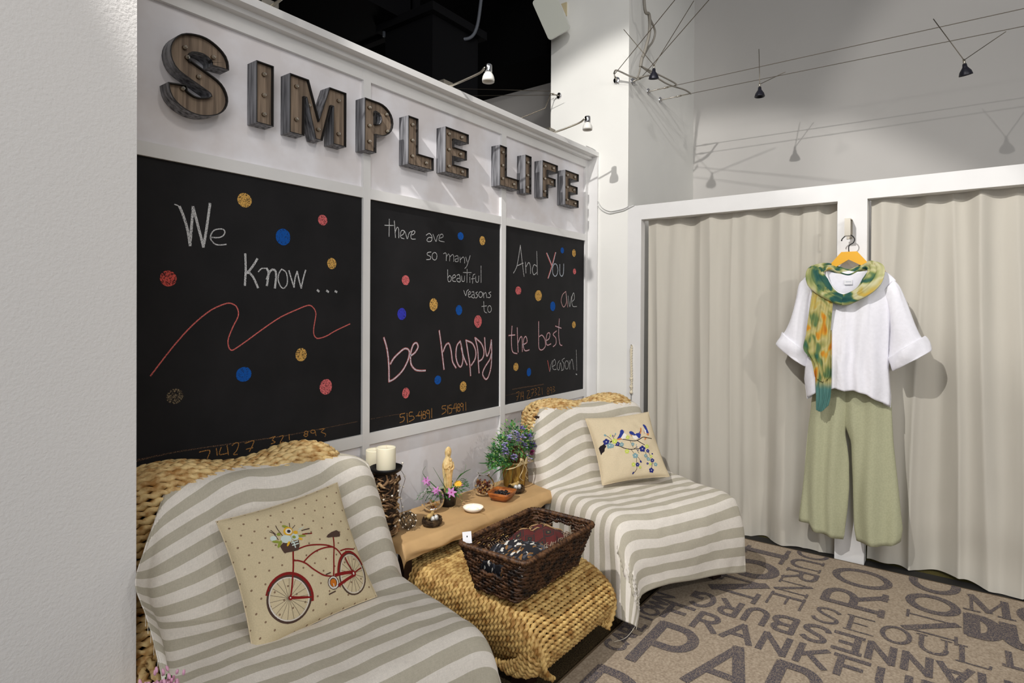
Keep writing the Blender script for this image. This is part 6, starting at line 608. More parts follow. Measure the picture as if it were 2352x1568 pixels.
# ------------------------------------------------------------------ printed cushions
def pillow(name,label,C,Rm,prints,matlist,s=.19,T=.062,seed=0,crease=1,parts=lambda c,p:'printed_picture',lift=.000016):
    root=empty(name,C,0,label,'cushion'); root.matrix_world=Matrix.Translation(C)@Matrix(((Rm[0][0],Rm[0][1],Rm[0][2],0),(Rm[1][0],Rm[1][1],Rm[1][2],0),(Rm[2][0],Rm[2][1],Rm[2][2],0),(0,0,0,1)))
    def S(u,v,side=-1,off=0):
        x=s*u*(1.02-.07*(1-v*v)); z=s*v*(1.02-.06*(1-u*u))
        e=max(0,(1-u**2)*(1-v**2)); th=T*e**.42
        wr=.006*nz(u*2.3+seed,v*2.3,seed)+.0035*nz(u*6+seed,v*5,seed+4)*crease
        rad=max(abs(u),abs(v)); wr+=.004*math.sin(9*math.atan2(v,u)+seed)*max(0,rad-.45)*1.2
        return V((x,side*(th+wr*min(1,e*4)+off),z))
    n=56; b=MB()
    for side in (-1,1): b.grid([[S(-1+2*i/n,-1+2*j/n,side) for j in range(n+1)] for i in range(n+1)],0,[[(i/n*2-1,j/n*2-1) for j in range(n+1)] for i in range(n+1)])
    b.build('cover',matlist['base'],root)
    b=MB(); E=[]
    for k in range(4*24):
        q=k/24; i=int(q); f=q-i; u,v=[(-1+2*f,-1),(1,-1+2*f),(1-2*f,1),(-1,1-2*f)][i]; E.append(S(u,v))
    b.tube(E,.0022,5,True); b.build('seam',M_cush2,root)
    names=[k for k in matlist if k!='base']; lv=0; MBs={}
    for kind,c,hw,pts in prints:
        if kind=='d': continue
        lv+=1; off=.0006+lv*lift; part=parts(c,pts); b=MBs.setdefault(part,(MB(),[]))
        if c not in b[1]: b[1].append(c)
        mi=b[1].index(c); b=b[0]
        fn=lambda u,v:S(max(-.995,min(.995,u)),max(-.995,min(.995,v)),-1,off)
        P=[(u/1000.,v/1000.) for u,v in pts]
        if kind=='s':
            P=resample([V((x,y,0)) for x,y in (smooth2(P,4) if len(P)<12 else P)],.05); ribbon(b,[(q.x,q.y) for q in P],hw/1000.*(1.25 if hw<40 else 1),fn,mi)
        else:
            if len(P)>2 and P[0]==P[-1]: P=P[:-1]
            if len(P)>6 and c not in ('dark_',):
                cx=sum(q[0] for q in P)/len(P); cy=sum(q[1] for q in P)/len(P); n_=len(P); rows=[[fn(cx+(x-cx)*f,cy+(y-cy)*f) for x,y in P] for f in (1,.75,.5,.25,.02)]; b.grid(rows,mi,cv=True)
            else: b.tess([P],fn,mi)
    for part,(b,cs) in MBs.items(): b.build(part,[matlist[k] for k in cs],root,False)
    return root
def cl(n,c): return mat('print_'+n,c,.9,spec=.15)
M_cush=mat('cushion_canvas',rgb(206,190,156),.9,var=.08,vscale=300,bump=.2,bscale=700,bdist=.0006,spec=.15)
M_cush2=mat('cushion_canvas_pale',rgb(208,192,162),.9,var=.08,vscale=300,bump=.2,bscale=700,bdist=.0006,spec=.15)
# small brown dots woven over the dotted cushion
nt=M_cush.node_tree; N=nt.nodes; L_=nt.links; uvn=N.new('ShaderNodeUVMap'); vm=N.new('ShaderNodeVectorMath'); vm.operation='MULTIPLY'; vm.inputs[1].default_value=(1/.20,1/.33,0); L_.new(uvn.outputs[0],vm.inputs[0])
ds=[]
for o_ in ((.5,.5,0),(0,0,0)):
    ad=N.new('ShaderNodeVectorMath'); ad.operation='ADD'; ad.inputs[1].default_value=(o_[0]+50,o_[1]+50,0); L_.new(vm.outputs[0],ad.inputs[0])
    fr_=N.new('ShaderNodeVectorMath'); fr_.operation='FRACTION'; L_.new(ad.outputs[0],fr_.inputs[0])
    sb=N.new('ShaderNodeVectorMath'); sb.operation='SUBTRACT'; sb.inputs[1].default_value=(.5,.5,0); L_.new(fr_.outputs[0],sb.inputs[0])
    ml=N.new('ShaderNodeVectorMath'); ml.operation='MULTIPLY'; ml.inputs[1].default_value=(.20,.33,0); L_.new(sb.outputs[0],ml.inputs[0])
    ln=N.new('ShaderNodeVectorMath'); ln.operation='LENGTH'; L_.new(ml.outputs[0],ln.inputs[0])
    lt=N.new('ShaderNodeMath'); lt.operation='LESS_THAN'; lt.inputs[1].default_value=.0155; L_.new(ln.outputs['Value'],lt.inputs[0]); ds.append(lt)
mxm=N.new('ShaderNodeMath'); mxm.operation='MAXIMUM'; L_.new(ds[0].outputs[0],mxm.inputs[0]); L_.new(ds[1].outputs[0],mxm.inputs[1])
mx=N.new('ShaderNodeMix'); mx.data_type='RGBA'; mx.inputs[7].default_value=rgb(134,110,88); L_.new(mxm.outputs[0],mx.inputs[0])
pb=N['Principled BSDF']; src=pb.inputs['Base Color'].links[0].from_socket; L_.new(src,mx.inputs[6]); L_.new(mx.outputs[2],pb.inputs['Base Color'])
PB={'base':M_cush,'spoke':cl('spoke',rgb(120,108,92)),'white':cl('white',rgb(214,206,196)),'tyre':cl('tyre',rgb(78,60,52)),'red':cl('red',rgb(128,32,30)),'dark':cl('dark',rgb(80,62,54)),'orange':cl('orange',rgb(196,110,30)),
'pale':cl('pale_blue',rgb(200,212,204)),'leaf':cl('leaf',rgb(140,150,62)),'sun':cl('sun',rgb(222,172,48)),'cream':cl('cream',rgb(226,216,196)),'navy':cl('navy',rgb(56,54,66))}
PR={'base':M_cush2,'black':cl('black',rgb(34,28,32)),'white':cl('bird_white',rgb(224,218,208)),'orange':cl('bird_orange',rgb(196,128,76)),'bluebird':cl('bird_blue',rgb(44,58,132)),'navy':cl('blossom_navy',rgb(44,48,112)),'teal':cl('blossom_teal',rgb(122,152,156)),'lime':cl('blossom_lime',rgb(188,198,92))}
pillow('cushion','square beige dotted cushion printed with a red bicycle, on the near chair',(1.071,1.61,.625),[[0.981,0.193,0.003],[-0.165,0.828,0.535],[0.101,-0.526,0.845]],BIKE,PB,seed=2.2,parts=lambda c,p:'printed_flower_basket' if (sum(q[1] for q in p)/len(p)>105 and sum(q[0] for q in p)/len(p)<260 and c!='red') else 'printed_bicycle')
pillow('cushion','square beige cushion printed with blue birds on a flowering branch, on the corner chair',(2.965,1.432,.655),[[0.749,0.568,0.34],[-0.659,0.587,0.471],[0.068,-0.577,0.814]],BIRD,PR,lift=.000005,s=.186,seed=5.2,parts=lambda c,p:'printed_branch')

# ------------------------------------------------------------------ woven ottoman
root=empty('ottoman',(1.98,1.42,0),0,'low woven rope ottoman with dark legs, carrying the dark wicker basket','ottoman')
def oprof(s):
    """cross-section (y,z) along the outside from the wall side over the top to under the front"""
    return s
X0,X1=1.685,2.225
prof=curve([(0,1.80,.350),(0,1.6,.357),(0,1.42,.358),(0,1.34,.350),(0,1.245,.330),(0,1.175,.294),(0,1.13,.245),(0,1.12,.195),(0,1.14,.148),(0,1.185,.118),(0,1.24,.105)],140)
prof=resample(prof,.0187); b=MB()
for k,p in enumerate(prof):
    y=p.y-1.42; z=p.z; x0=X0-1.98; x1=X1-1.98; zb=.106
    mid=[V((x0+(x1-x0)*t,y-.004*math.sin(PI*t),z+.004*nz(t*3,k*.3)+.005*math.sin(PI*t))) for t in (.2,.35,.5,.65,.8)]
    def cap(xe,s):
        if z>.20:
            h=z-zb; bul=lambda q:.026*math.sin(PI*min(1,max(0,q)))*min(1,h/.2)
            ins=.0 if z>.33 else .012*(.33-z)/.13
            return [V((xe+s*(bul(q)-ins-.055*(1-q)**1.6),y+.35*(1-q)*max(0,.30-abs(-.35-y))*0,zb+h*q)) for q in (0,.25,.5,.72,.86)]+[V((xe-s*.008,y,z-.010)),V((xe-s*.036,y,z))]
        yy=y+.05; return [V((xe+s*.004,yy+.035,z+.03)),V((xe+s*.008,yy,z+.016)),V((xe+s*.002,y+.018,z+.004)),V((xe-s*.022,y+.003,z))]
    b.rope(curve(cap(x0,-1)+mid+cap(x1,1)[::-1],44),.0112,.044,False,9,0,k*2.1,.0065)
b.build('woven_body',M_rope2,root)
b=MB(); b.box(-.22,-.13,.11,.17,.37,.33); b.box(-.25,-.26,.14,.20,-.13,.27); b.build('inner_frame',M_dark,root,False)
for sx,sy in ((-.165,-.13),(.175,-.13),(-.165,.33),(.175,.33)):
    l=MB(); l.box(sx-.035,sy-.035,0,sx+.035,sy+.035,.115); l.build('leg',M_dark,root,False)

# ------------------------------------------------------------------ basket on the ottoman
M_wick=mat('dark_wicker',rgb(92,60,36),.55,c2=rgb(26,15,10),vscale=30,lo=.38,hi=.66,spec=.4,bump=.3,bscale=300)
M_wickrim=mat('wicker_rim',rgb(104,72,46),.5,c2=rgb(50,30,18),vscale=60,spec=.4)
root=empty('basket',(1.893,1.325,.366),0,'dark brown wicker tray basket with end handles, on the woven ottoman','basket')
def bl(t): return rrect(-.215-.03*t,.215+.03*t,-.105-.05*t,.105+.045*t,.03)
b=MB(); nr=13
for k in range(nr):
    t=k/(nr-1)*.93; z=.008+.155*t; P=resample([V((x,y,z)) for x,y in bl(t)],.012,True)
    P=[p+V((0,0,.0035*math.sin(i*1.3+k*PI)))*1 for i,p in enumerate(P)]
    if 7<=k<=10:      # handle openings in the short ends
        w=.045; A=[]; cur=[]
        n=len(P); st=next(i for i in range(n) if abs(P[i].x)>.2 and abs(P[i].y)<w); P=P[st:]+P[:st]
        for p in P:
            if abs(p.x)>.2 and abs(p.y)<w:
                if len(cur)>2: A.append(cur)
                cur=[]
            else: cur.append(p)
        if len(cur)>2: A.append(cur)
        for c in A: b.rope(c,.0085,.032,False,7,0,k*1.1,.007)
    else: b.rope(P,.0085,.032,True,7,0,k*1.1,.007)
b.build('woven_side',M_wick,root)
b=MB(); P=resample([V((x,y,.164)) for x,y in bl(1)],.006,True)
b.rope(P,.0125,.012,True,8,0,0,.0026); b.build('rim',M_wickrim,root)
b=MB(); b.box(-.208,-.10,.0,.208,.10,.008); b.build('base',M_wick,root,False)
# ------------------------------------------------------------------ paper-covered bench
ZT=.470
M_paper=mat('kraft_paper',rgb(196,160,112),.7,var=.10,vscale=9,bump=.25,bscale=14,bdist=.01,spec=.3)
BR=R(-4.5)
root=empty('bench',(2.125,1.855,0),BR,'low dark bench between the two woven chairs, hidden under brown kraft paper','bench')
b=MB(); b.box(-.49,-.145,ZT-.03,.49,.145,ZT-.004); b.build('bench_top',M_dark,root,False)
for sx,sy in ((-.45,-.11),(.45,-.11),(-.45,.11),(.45,.11)):
    l=MB(); l.box(sx-.02,sy-.02,0,sx+.02,sy+.02,ZT-.03); l.build('leg',M_dark,root,False)
b=MB()
for u0,u1,dz in ((-.515,.03,0),(-.03,.515,.0015)):
    P=[]
    for i in range(71):
        u=u0+(u1-u0)*i/70; row=[]
        for j in range(41):
            w=j/40; 
            if w<.66: y=.150-.31*(w/.66); z=ZT+dz+.0012*nz(u*6,y*9,2)
            else:
                q=(w-.66)/.34; y=-.160-.012*math.sin(q*PI)-.018*q+.012*nz(u*11,q*2,5)*q; z=ZT+dz-.055*q*(1+.2*nz(u*5,1))+.006*nz(u*14,q*4)*q-.002
            e=max(0,abs(u)-.495)/.02
            if e>0: z-=.035*min(1,e)**2+.004*nz(y*20,u*9)
            row.append(V((u,y,z)))
        P.append(row)
    b.grid(P)
o=thing1('kraft_paper_cover',b,M_paper,'brown kraft paper sheet covering the bench, crumpled along its front fold','paper'); o.location=(2.125,1.855,0); o.rotation_euler=(0,0,BR)
b=MB(); b.ball((0,0,.10),(.12,.07,.10),0,16,10); b.tube(curve([(-.06,0,.18),(-.03,-.03,.24),(.03,-.03,.24),(.06,0,.18)],14),.008,6)
for i,(x,y,z) in enumerate(b.v): b.v[i]=(x+.015*nz(x*20,y*20,z*20),y+.015*nz(x*18,y*20,z*20+5),max(0,z))
o=thing1('shoulder_bag',b,mat('black_bag_fabric',rgb(26,24,34),.7,c2=rgb(60,56,96),vscale=9,lo=.55,hi=.62),'black bag with violet marks standing on the floor under the bench','bag'); o.location=(2.36,1.86,0)

def loc3(o,p): o.location=p; return o
# ------------------------------------------------------------------ driftwood candle stands
M_drift=mat('driftwood',rgb(150,118,86),.8,c2=rgb(74,54,38),vscale=14,bump=.4,bscale=120,spec=.2)
M_drift2=mat('pale_driftwood',rgb(186,156,116),.8,c2=rgb(120,92,64),vscale=20,spec=.2); M_drift3=mat('dark_driftwood',rgb(92,68,48),.8,spec=.2)
M_wax=mat('ivory_wax',rgb(238,230,204),.45,spec=.4)
M_wax.node_tree.nodes['Principled BSDF'].inputs['Subsurface Weight'].default_value=.2
M_wax.node_tree.nodes['Principled BSDF'].inputs['Subsurface Radius'].default_value=(.01,.007,.004)
M_bead=mat('pearl_bead',rgb(226,218,204),.2,.1,spec=.8)
M_bwire=mat('bead_wire',rgb(86,74,60),.5,.6)
def stand(pos,h,label):
    root=empty('candle_stand',pos,0,label,'candle stand','driftwood candle stands')
    b=MB(); b.lathe([(0,.002),(.040,.002),(.040,h-.01),(0,h-.01)],n=16)
    b.build('core',mat('stand_core',rgb(46,34,24),.9),root)
    b=MB()
    for k in range(270):
        a=rnd.uniform(0,2*PI); z=rnd.uniform(.012,h-.02); L=rnd.uniform(.025,.07); r=rnd.uniform(.0028,.0065); R0=rnd.uniform(.042,.052)
        t=rnd.choice([rnd.uniform(-.5,.5),rnd.uniform(-1.4,1.4)]); tl=rnd.uniform(-.012,.012); P=[]
        for i in range(6):
            s=(i/5-.5); aa=a+s*L*math.cos(t)/.062; rr=R0+tl*s+.003*math.sin(i*2+k); P.append((rr*math.cos(aa),rr*math.sin(aa),min(h-.012,max(.008,z+s*L*math.sin(t)+.003*nz(i,k)))))
        b.tube(P,[r*.5,r*.9,r,r*.95,r*.8,r*.45],6,m=rnd.choice([0,0,1,2]))
    b.build('driftwood',[M_drift,M_drift2,M_drift3],root)
    b=MB(); b.lathe([(0,h-.012),(.05,h-.012),(.062,h-.004),(.067,h+.010),(.065,h+.011),(.058,h),(0,h-.002)],n=36); b.build('tray',M_blackmetal,root)
    return root
def candle(pos,r,h,label):
    root=empty('pillar_candle',pos,0,label,'candle','ivory pillar candles')
    b=MB(); b.lathe([(0,0),(r*.97,0),(r,.004),(r,h-.004),(r*.96,h),(r*.8,h-.003),(r*.5,h-.006),(0,h-.007)],n=40); b.build('wax',M_wax,root)
    b=MB(); b.tube([(0,0,h-.007),(.001,0,h+.004),(.003,.001,h+.010)],.0012,6); b.build('wick',mat('wick',rgb(210,200,180),.9),root)
SX,SY=1.642,1.868
stand((SX,SY,ZT+.001),.272,'front driftwood candle stand with black tray on the paper-covered bench, beside the near chair')
candle((SX,SY,ZT+.272),.039,.092,'front ivory pillar candle, the taller one on the driftwood stand')
stand((SX+.046,SY+.122,ZT+.001-.0),.235,'rear driftwood candle stand mostly hidden behind the front one')
candle((SX+.046,SY+.122,ZT+.236),.039,.092,'rear ivory pillar candle half hidden behind the front candle')
# bead garland wound round the front stand
root=empty('bead_garland',(0,0,0),0,'thin wire garland of pearl beads wound over the front driftwood stand','garland')
gp=[]
for k in range(26): a=-2.6+k*.42; gp.append((SX+.056*math.cos(a),SY+.056*math.sin(a),ZT+.03+.0088*k))
gp+= [(1.700,1.85,.742),(1.708,1.845,.760),(1.700,1.85,.737),(1.716,1.85,.716),(1.735,1.855,.685),(1.728,1.86,.653),(1.715,1.86,.62),(1.716,1.858,.589),(1.725,1.86,.565),(1.722,1.86,.53)]
W_=curve(gp,220); b=MB(); b.tube(W_,.0009,4); b.build('wire',M_bwire,root)
for k in range(6,220,9):
    q=MB(); q.ball(W_[k]+V((.0,-.002,0)),.0046,0,8,6); q.build('bead',M_bead,root)
root=empty('beaded_wire_ball',(1.745,1.845,ZT+.038),0,'small wire ball set with pearl beads at the foot of the driftwood stand','ornament')
b=MB()
for k in range(16):
    ax=V((rnd.uniform(-1,1),rnd.uniform(-1,1),rnd.uniform(-1,1))).normalized(); a=ax.orthogonal().normalized(); c=ax.cross(a)
    b.tube([(a*math.cos(2*PI*i/20)+c*math.sin(2*PI*i/20))*.0345+ax*rnd.uniform(-.002,.002) for i in range(20)],.0009,4,True)
b.build('wire',M_bwire,root)
for k in range(22):
    z=1-2*(k+.5)/22; a=k*2.399; r=math.sqrt(1-z*z); q=MB(); q.ball((.036*r*math.cos(a),.036*r*math.sin(a),.036*z),.0038,0,8,5); q.build('bead',M_bead,root)

# ------------------------------------------------------------------ bird nests
M_twig=mat('nest_twig',rgb(96,76,54),.8,c2=rgb(48,36,26),vscale=30,spec=.2)
M_egg=mat('silver_white_egg',rgb(214,212,206),.25,.3,spec=.7)
M_bird=mat('straw_bird',rgb(196,164,104),.9,var=.3,vscale=80)
def nest(pos,rz,label,dark):
    root=empty('bird_nest',pos,rz,label,'nest','small bird nests on the bench'); b=MB()
    for k in range(95):
        a0=rnd.uniform(0,2*PI); el=rnd.uniform(-.9,.75); rr=.030+.012*math.cos(el); z=.019+.017*math.sin(el); P=[]
        n=9; sp=rnd.uniform(.7,1.9)
        for i in range(n):
            a=a0+sp*i/(n-1); f=1+.10*nz(k,i*.5); P.append((rr*f*math.cos(a),rr*f*math.sin(a),max(.0015,z+.006*nz(k*1.7,i*.4,3))))
        b.tube(P,rnd.uniform(.0009,.0019),5)
    b.lathe([(0,.004),(.028,.004),(.036,.016),(.026,.014),(0,.010)],n=18)
    b.build('twigs',M_twig,root)
    for x,y in ((-.011,-.012),(.010,-.014)):
        q=MB(); q.ball((x,y,.030),(.0105,.0105,.0135),0,14,10); q.build('egg',M_egg,root)
    q=MB(); q.ball((.004,.014,.034),(.020,.012,.012),0,14,8); q.ball((.021,.012,.043),.0085,0,12,8); q.tube([(.028,.011,.043),(.036,.010,.042)],[.0025,.0004],6); q.tube([(-.014,.014,.037),(-.030,.016,.043)],[.006,.003],6)
    q.build('bird',M_bird,root); q=MB(); q.ball((.025,.0045,.0455),.0014,0,6,4); q.build('eye',M_blackmetal,root)
nest((1.842,1.800,ZT+.001),.2,'small twig nest with eggs and a straw bird in front of the frosted bowl',0)
nest((2.432,1.785,ZT+.001),-.3,'small twig nest with silver eggs between the golden pot and the wooden bowl',1)

# ------------------------------------------------------------------ glass bowls with potpourri
M_glass=mat('clear_glass',(1,1,1,1),.02,trans=1,ior=1.12,spec=.5)
M_chip=[mat('petal_chip_brown',rgb(120,70,40),.8),mat('petal_chip_gold',rgb(206,150,70),.8),mat('petal_chip_red',rgb(98,36,36),.7),mat('petal_chip_cream',rgb(214,186,140),.8)]
def bowl(pos,r,lab,neck,chips,fill,cols,clab):
    root=empty('glass_bowl',pos,0,lab,'glass bowl','round glass bowls on the bench'); pr=[]
    for i in range(15):
        a=-PI/2*.86+i/14*(PI/2*.86+.98); pr.append((r*math.cos(a),r*.98+r*.98*math.sin(a)))
    zt=pr[-1][1]; rn=pr[-1][0]; base=pr[0][1]; pr=[(x,z-base) for x,z in pr]; zt-=base
    outer=[(0,0)]+pr+([(rn*.96,zt+.006),(rn*.98,zt+.012),(rn*1.12,zt+.016)] if neck else [(rn*1.02,zt+.003)])
    inner=[(max(0,x-.0028),z) for x,z in outer[1:]][::-1]; inner=[(x,max(.004,z)) for x,z in inner]+[(0,.004)]
    b=MB(); b.lathe(outer+inner,n=36); b.build('glass',M_glass,root)
    b=MB()
    for k in range(chips):
        a=rnd.uniform(0,2*PI); z=rnd.uniform(.008,fill); rm=math.sqrt(max(1e-6,(r-.010)**2-(z+base-r*.98)**2))-.006; q=math.sqrt(rnd.random())*max(.004,rm)
        M=Matrix.Translation((q*math.cos(a),q*math.sin(a),z))@Matrix.Rotation(rnd.uniform(0,6),4,V((rnd.random()-.5,rnd.random()-.5,rnd.random()-.5)))
        s=rnd.uniform(.005,.010); b.ball((0,0,0),(s,s*.7,s*.3),rnd.choice(cols),7,4,M.to_3x3()); n=len(b.v)-35
        for i in range(n,len(b.v)): b.v[i]=tuple(V(b.v[i])+M.translation)
    o=b.build('potpourri',M_chip); tag(o,clab,'potpourri',None,'stuff'); o.location=pos
bowl((1.972,1.925,ZT+.001),.056,'round frosted glass bowl holding a few pale shells, behind the left nest',False,34,.045,[1,1,3,3,0],'pale shells and chips lying in the left glass bowl')
bowl((2.292,1.885,ZT+.001),.0545,'round glass bowl with a flared neck full of dark potpourri, right of the lit candle',True,230,.074,[0,2,2,1,0,3],'red and brown potpourri filling the right glass bowl')

# tealight dish
root=empty('tealight_dish',(2.085,1.775,ZT+.001),0,'shallow white dish with a lit tealight in the middle of the bench','tealight')
b=MB(); b.lathe([(0,0),(.026,0),(.040,.008),(.048,.019),(.0465,.0205),(.038,.011),(.024,.005),(0,.004)],n=36); b.build('dish',mat('white_ceramic',rgb(236,230,222),.3,spec=.5),root)
b=MB(); b.lathe([(0,.005),(.022,.005),(.022,.013),(.021,.013),(0,.011)],n=24); b.build('candle_cup',emat('wax_painted_glow',(1,.50,.18,1),3.2),root)  # wax emits orange to imitate the flame's glow inside the dish
b=MB(); b.ball((0,0,.021),(.004,.004,.010),0,10,8); b.build('flame',emat('flame',(1,.72,.35,1),12),root)
lamp('tealight_flame','POINT',(2.085,1.775,ZT+.030),.22,(1,.52,.22),None,.008)
# square wooden bowl with black stones
root=empty('wooden_bowl',(2.295,1.770,ZT+.001),R(12),'square orange-brown wooden bowl of black stones at the front of the bench','bowl')
def sq(s,z,r=.35): return [V((x,y,z)) for x,y in rrect(-s,s,-s,s,s*r,4)]
b=MB(); b.grid([sq(.030,0,.5),sq(.040,.004,.45),sq(.052,.022,.35),sq(.059,.044,.3),sq(.0555,.0445,.3),sq(.048,.024,.35),sq(.034,.008,.5)],0,cv=True); b.poly(sq(.034,.008,.5)); b.poly(sq(.030,0,.5)[::-1])
b.build('bowl_body',mat('orange_wood',rgb(170,100,44),.35,c2=rgb(112,56,24),vscale=16,stretch=(1,1,5),spec=.5),root)
M_stone=mat('black_stone',rgb(22,22,26),.3,spec=.5)
for k in range(26):
    a=k*2.4; q=.0085*math.sqrt(k); s=rnd.uniform(.007,.011)
    o=MB(); o.ball((0,0,0),(s,s*.8,s*.5),0,9,6); o=o.build('black_stone',M_stone); tag(o,'small glossy black stone in the square wooden bowl','stone','black stones in the wooden bowl')
    o.location=(2.295+q*math.cos(a),1.770+q*math.sin(a),ZT+.030+.006*(1-q/.045)+.004*(k%2)); o.rotation_euler=(rnd.uniform(-.4,.4),rnd.uniform(-.4,.4),rnd.uniform(0,3))

# ------------------------------------------------------------------ plants
M_leaf=[mat('leaf_green',rgb(92,150,70),.6),mat('leaf_light',rgb(156,190,98),.6),mat('leaf_dark',rgb(58,108,56),.6),mat('leaf_blue_green',rgb(74,140,90),.6)]
M_petal_p=mat('pink_petal',rgb(188,118,178),.6); M_petal_m=mat('magenta_centre',rgb(160,50,110),.6); M_yel=mat('yellow_petal',rgb(228,176,40),.6)
M_lav=[mat('lavender_petal',rgb(174,164,212),.7),mat('deep_lavender_petal',rgb(132,118,186),.7)]
def leaf(b,p,d,L,w,m,curl=.3):
    d=V(d).normalized(); s=d.cross(V((rnd.uniform(-.3,.3),rnd.uniform(-.3,.3),1))); s=s.normalized() if s.length>.01 else V((1,0,0)); n=s.cross(d); rows=[]
    for i in range(5):
        t=i/4; ww=w*math.sin(PI*min(1,.12+t*.88))*.5; c=V(p)+d*(L*t)-n*(curl*L*t*t); rows.append([c-s*ww+n*ww*.3,c,c+s*ww+n*ww*.3])
    b.grid(rows,m)
def blade(b,pts,w,m):
    P=curve(pts,12); rows=[]
    for i,p in enumerate(P):
        t=i/12; a=P[min(i+1,12)]-P[max(i-1,0)]; s=a.cross(V((.6,-.8,.1))).normalized()*w*(.5*(1-t)**.6+.03); rows.append([p-s,p+V((.6,-.8,0))*-.001,p+s])
    b.grid(rows,m)
def daisy(b,c,nrm,r,n,mp,mc):
    N=V(nrm).normalized(); a=N.orthogonal().normalized(); q=N.cross(a)
    for k in range(n):
        th=2*PI*k/n; d=(a*math.cos(th)+q*math.sin(th)); sd=N.cross(d); rows=[]
        for i in range(5):
            t=i/4; w=r*.22*math.sin(PI*(.1+.9*t)**.8); p=V(c)+d*r*t+N*(r*.35*t*(1-t)); rows.append([p-sd*w,p+N*r*.03,p+sd*w])
        b.grid(rows,mp)
    b.ball(c,r*.16,mc,8,5)
# black pot arrangement
PC=V((2.075,1.925,ZT+.001)); FW=V((-.75,-.62,.25))
root=empty('flower_arrangement',PC,0,'small black pot of pink flowers and grass blades holding the ivory statuette','flowers')
b=MB(); b.lathe([(0,0),(.036,0),(.040,.03),(.045,.066),(.046,.068),(.040,.060),(0,.058)],n=8); b.build('pot',mat('black_pot',rgb(16,15,18),.4),root)
b=MB()
for pts in ([(-.03,0,.06),(-.10,0,.12),(-.165,.0,.185),(-.148,.0,.215)],[(.0,0,.06),(-.05,0,.13),(-.10,0,.20)],[(.02,0,.06),(.07,0,.11),(.12,0,.13),(.168,0,.135)],[(.02,0,.06),(.08,0,.12),(.115,0,.13),(.132,0,.165)],[(.0,-.04,.07),(.03,-.06,.05),(.03,-.06,0.01)],[(0,0,.06),(-.03,.0,.12),(.01,.0,.18)]): blade(b,pts,.008,rnd.choice([0,2]))
for k in range(110):
    a=rnd.uniform(0,2*PI); r=rnd.uniform(.01,.075); p=V((r*math.cos(a)*1.4,r*math.sin(a)*.8,rnd.uniform(.05,.085))); leaf(b,p,(math.cos(a),math.sin(a),rnd.uniform(-.3,.7)),rnd.uniform(.012,.028),.009,rnd.choice([0,1,2,2,2]))
for s in (-1,1):
    for k in range(5):
        P=curve([(s*.03,0,.06),(s*(.08+.012*k),-.02+.012*k,.075+.004*k),(s*(.115+.015*k),-.03+.015*k,.062+.01*nz(k,s))],8); b.tube(P,.0012,4,m=2)
        for q in P[2:]: leaf(b,q,(s,rnd.uniform(-1,1),rnd.uniform(-.5,.9)),.012,.005,2)
b.build('foliage',M_leaf,root)
for dx,dz,r,dd in ((-.145,.148,.022,0),(-.100,.095,.024,-.02),(-.035,.078,.028,-.055),(-.13,.130,.014,0)):
    q=MB(); daisy(q,(dx,dd,dz),FW+V((dx*2,0,.3)),r,6,0,1); q.tube(curve([(dx*.3,0,.05),(dx*.8,dd*.7,dz*.7),(dx,dd,dz)],6),.0012,4,m=2); q.build('pink_blossom',[M_petal_p,M_petal_m,M_leaf[0]],root)
q=MB(); daisy(q,(.05,-.02,.092),FW+V((0,0,.8)),.022,12,0,0); q.build('yellow_blossom',[M_yel],root)
q=MB(); daisy(q,(.085,-.01,.075),FW+V((.4,0,.5)),.013,5,0,1); q.build('small_blossom',[M_petal_p,M_petal_m],root)
# statuette: veiled woman holding a child
SP=PC+V((.012,.010,.058)); M_ivory=mat('ivory_resin',rgb(232,206,150),.5,c2=rgb(206,172,112),vscale=40,spec=.35)
root=empty('statuette',SP,R(-40),'ivory statuette of a veiled woman holding a child, standing in the black flower pot','statue')
b=MB(); prof=[(.018,0),(.0195,.03),(.021,.06),(.025,.085),(.027,.105),(.0265,.125),(.022,.142),(.014,.155),(.0125,.162),(.0155,.172),(.0165,.184),(.013,.196),(.006,.203),(0,.205)]
rows=[]
for r,z in prof:
    row=[]
    for j in range(40):
        a=2*PI*j/40; f=1+(.07*math.sin(a*7+z*30)+.05*math.sin(a*11))*(1 if z<.13 else .3)
        x=r*f*math.cos(a)*1.08; y=r*f*math.sin(a)*.86
        if .10<z<.14: y-=.006*max(0,math.sin(-a))
        row.append(V((x-.004*math.sin(z*16),y-.006*math.sin(z*12),z)))
    rows.append(row)
b.grid(rows,cv=True)
b.build('robed_figure',M_ivory,root)
q=MB(); q.ball((-.001,-.021,.178),(.0085,.0075,.0115),0,12,8); q.ball((-.001,-.029,.177),(.0016,.0022,.0028),0,6,4); q.build('face',M_ivory,root)
q=MB(); q.tube(curve([(.022,-.012,.135),(.024,-.026,.112),(.008,-.034,.108),(-.006,-.033,.114)],12),[.007]*5+[.006]*4+[.0045]*4,8); q.tube(curve([(-.022,-.012,.132),(-.020,-.028,.112),(-.006,-.034,.118),(.004,-.034,.128)],12),[.007]*5+[.006]*4+[.0045]*4,8); q.build('arms',M_ivory,root)
q=MB(); q.ball((.010,-.032,.130),(.0095,.0085,.017),0,12,8); q.ball((.009,-.034,.151),(.0075,.0075,.0085),0,12,8); q.tube([(.008,-.036,.118),(.004,-.038,.104),(.002,-.036,.096)],[.006,.005,.0035],8); q.build('child',M_ivory,root); root.scale=(.88,.88,1.06)

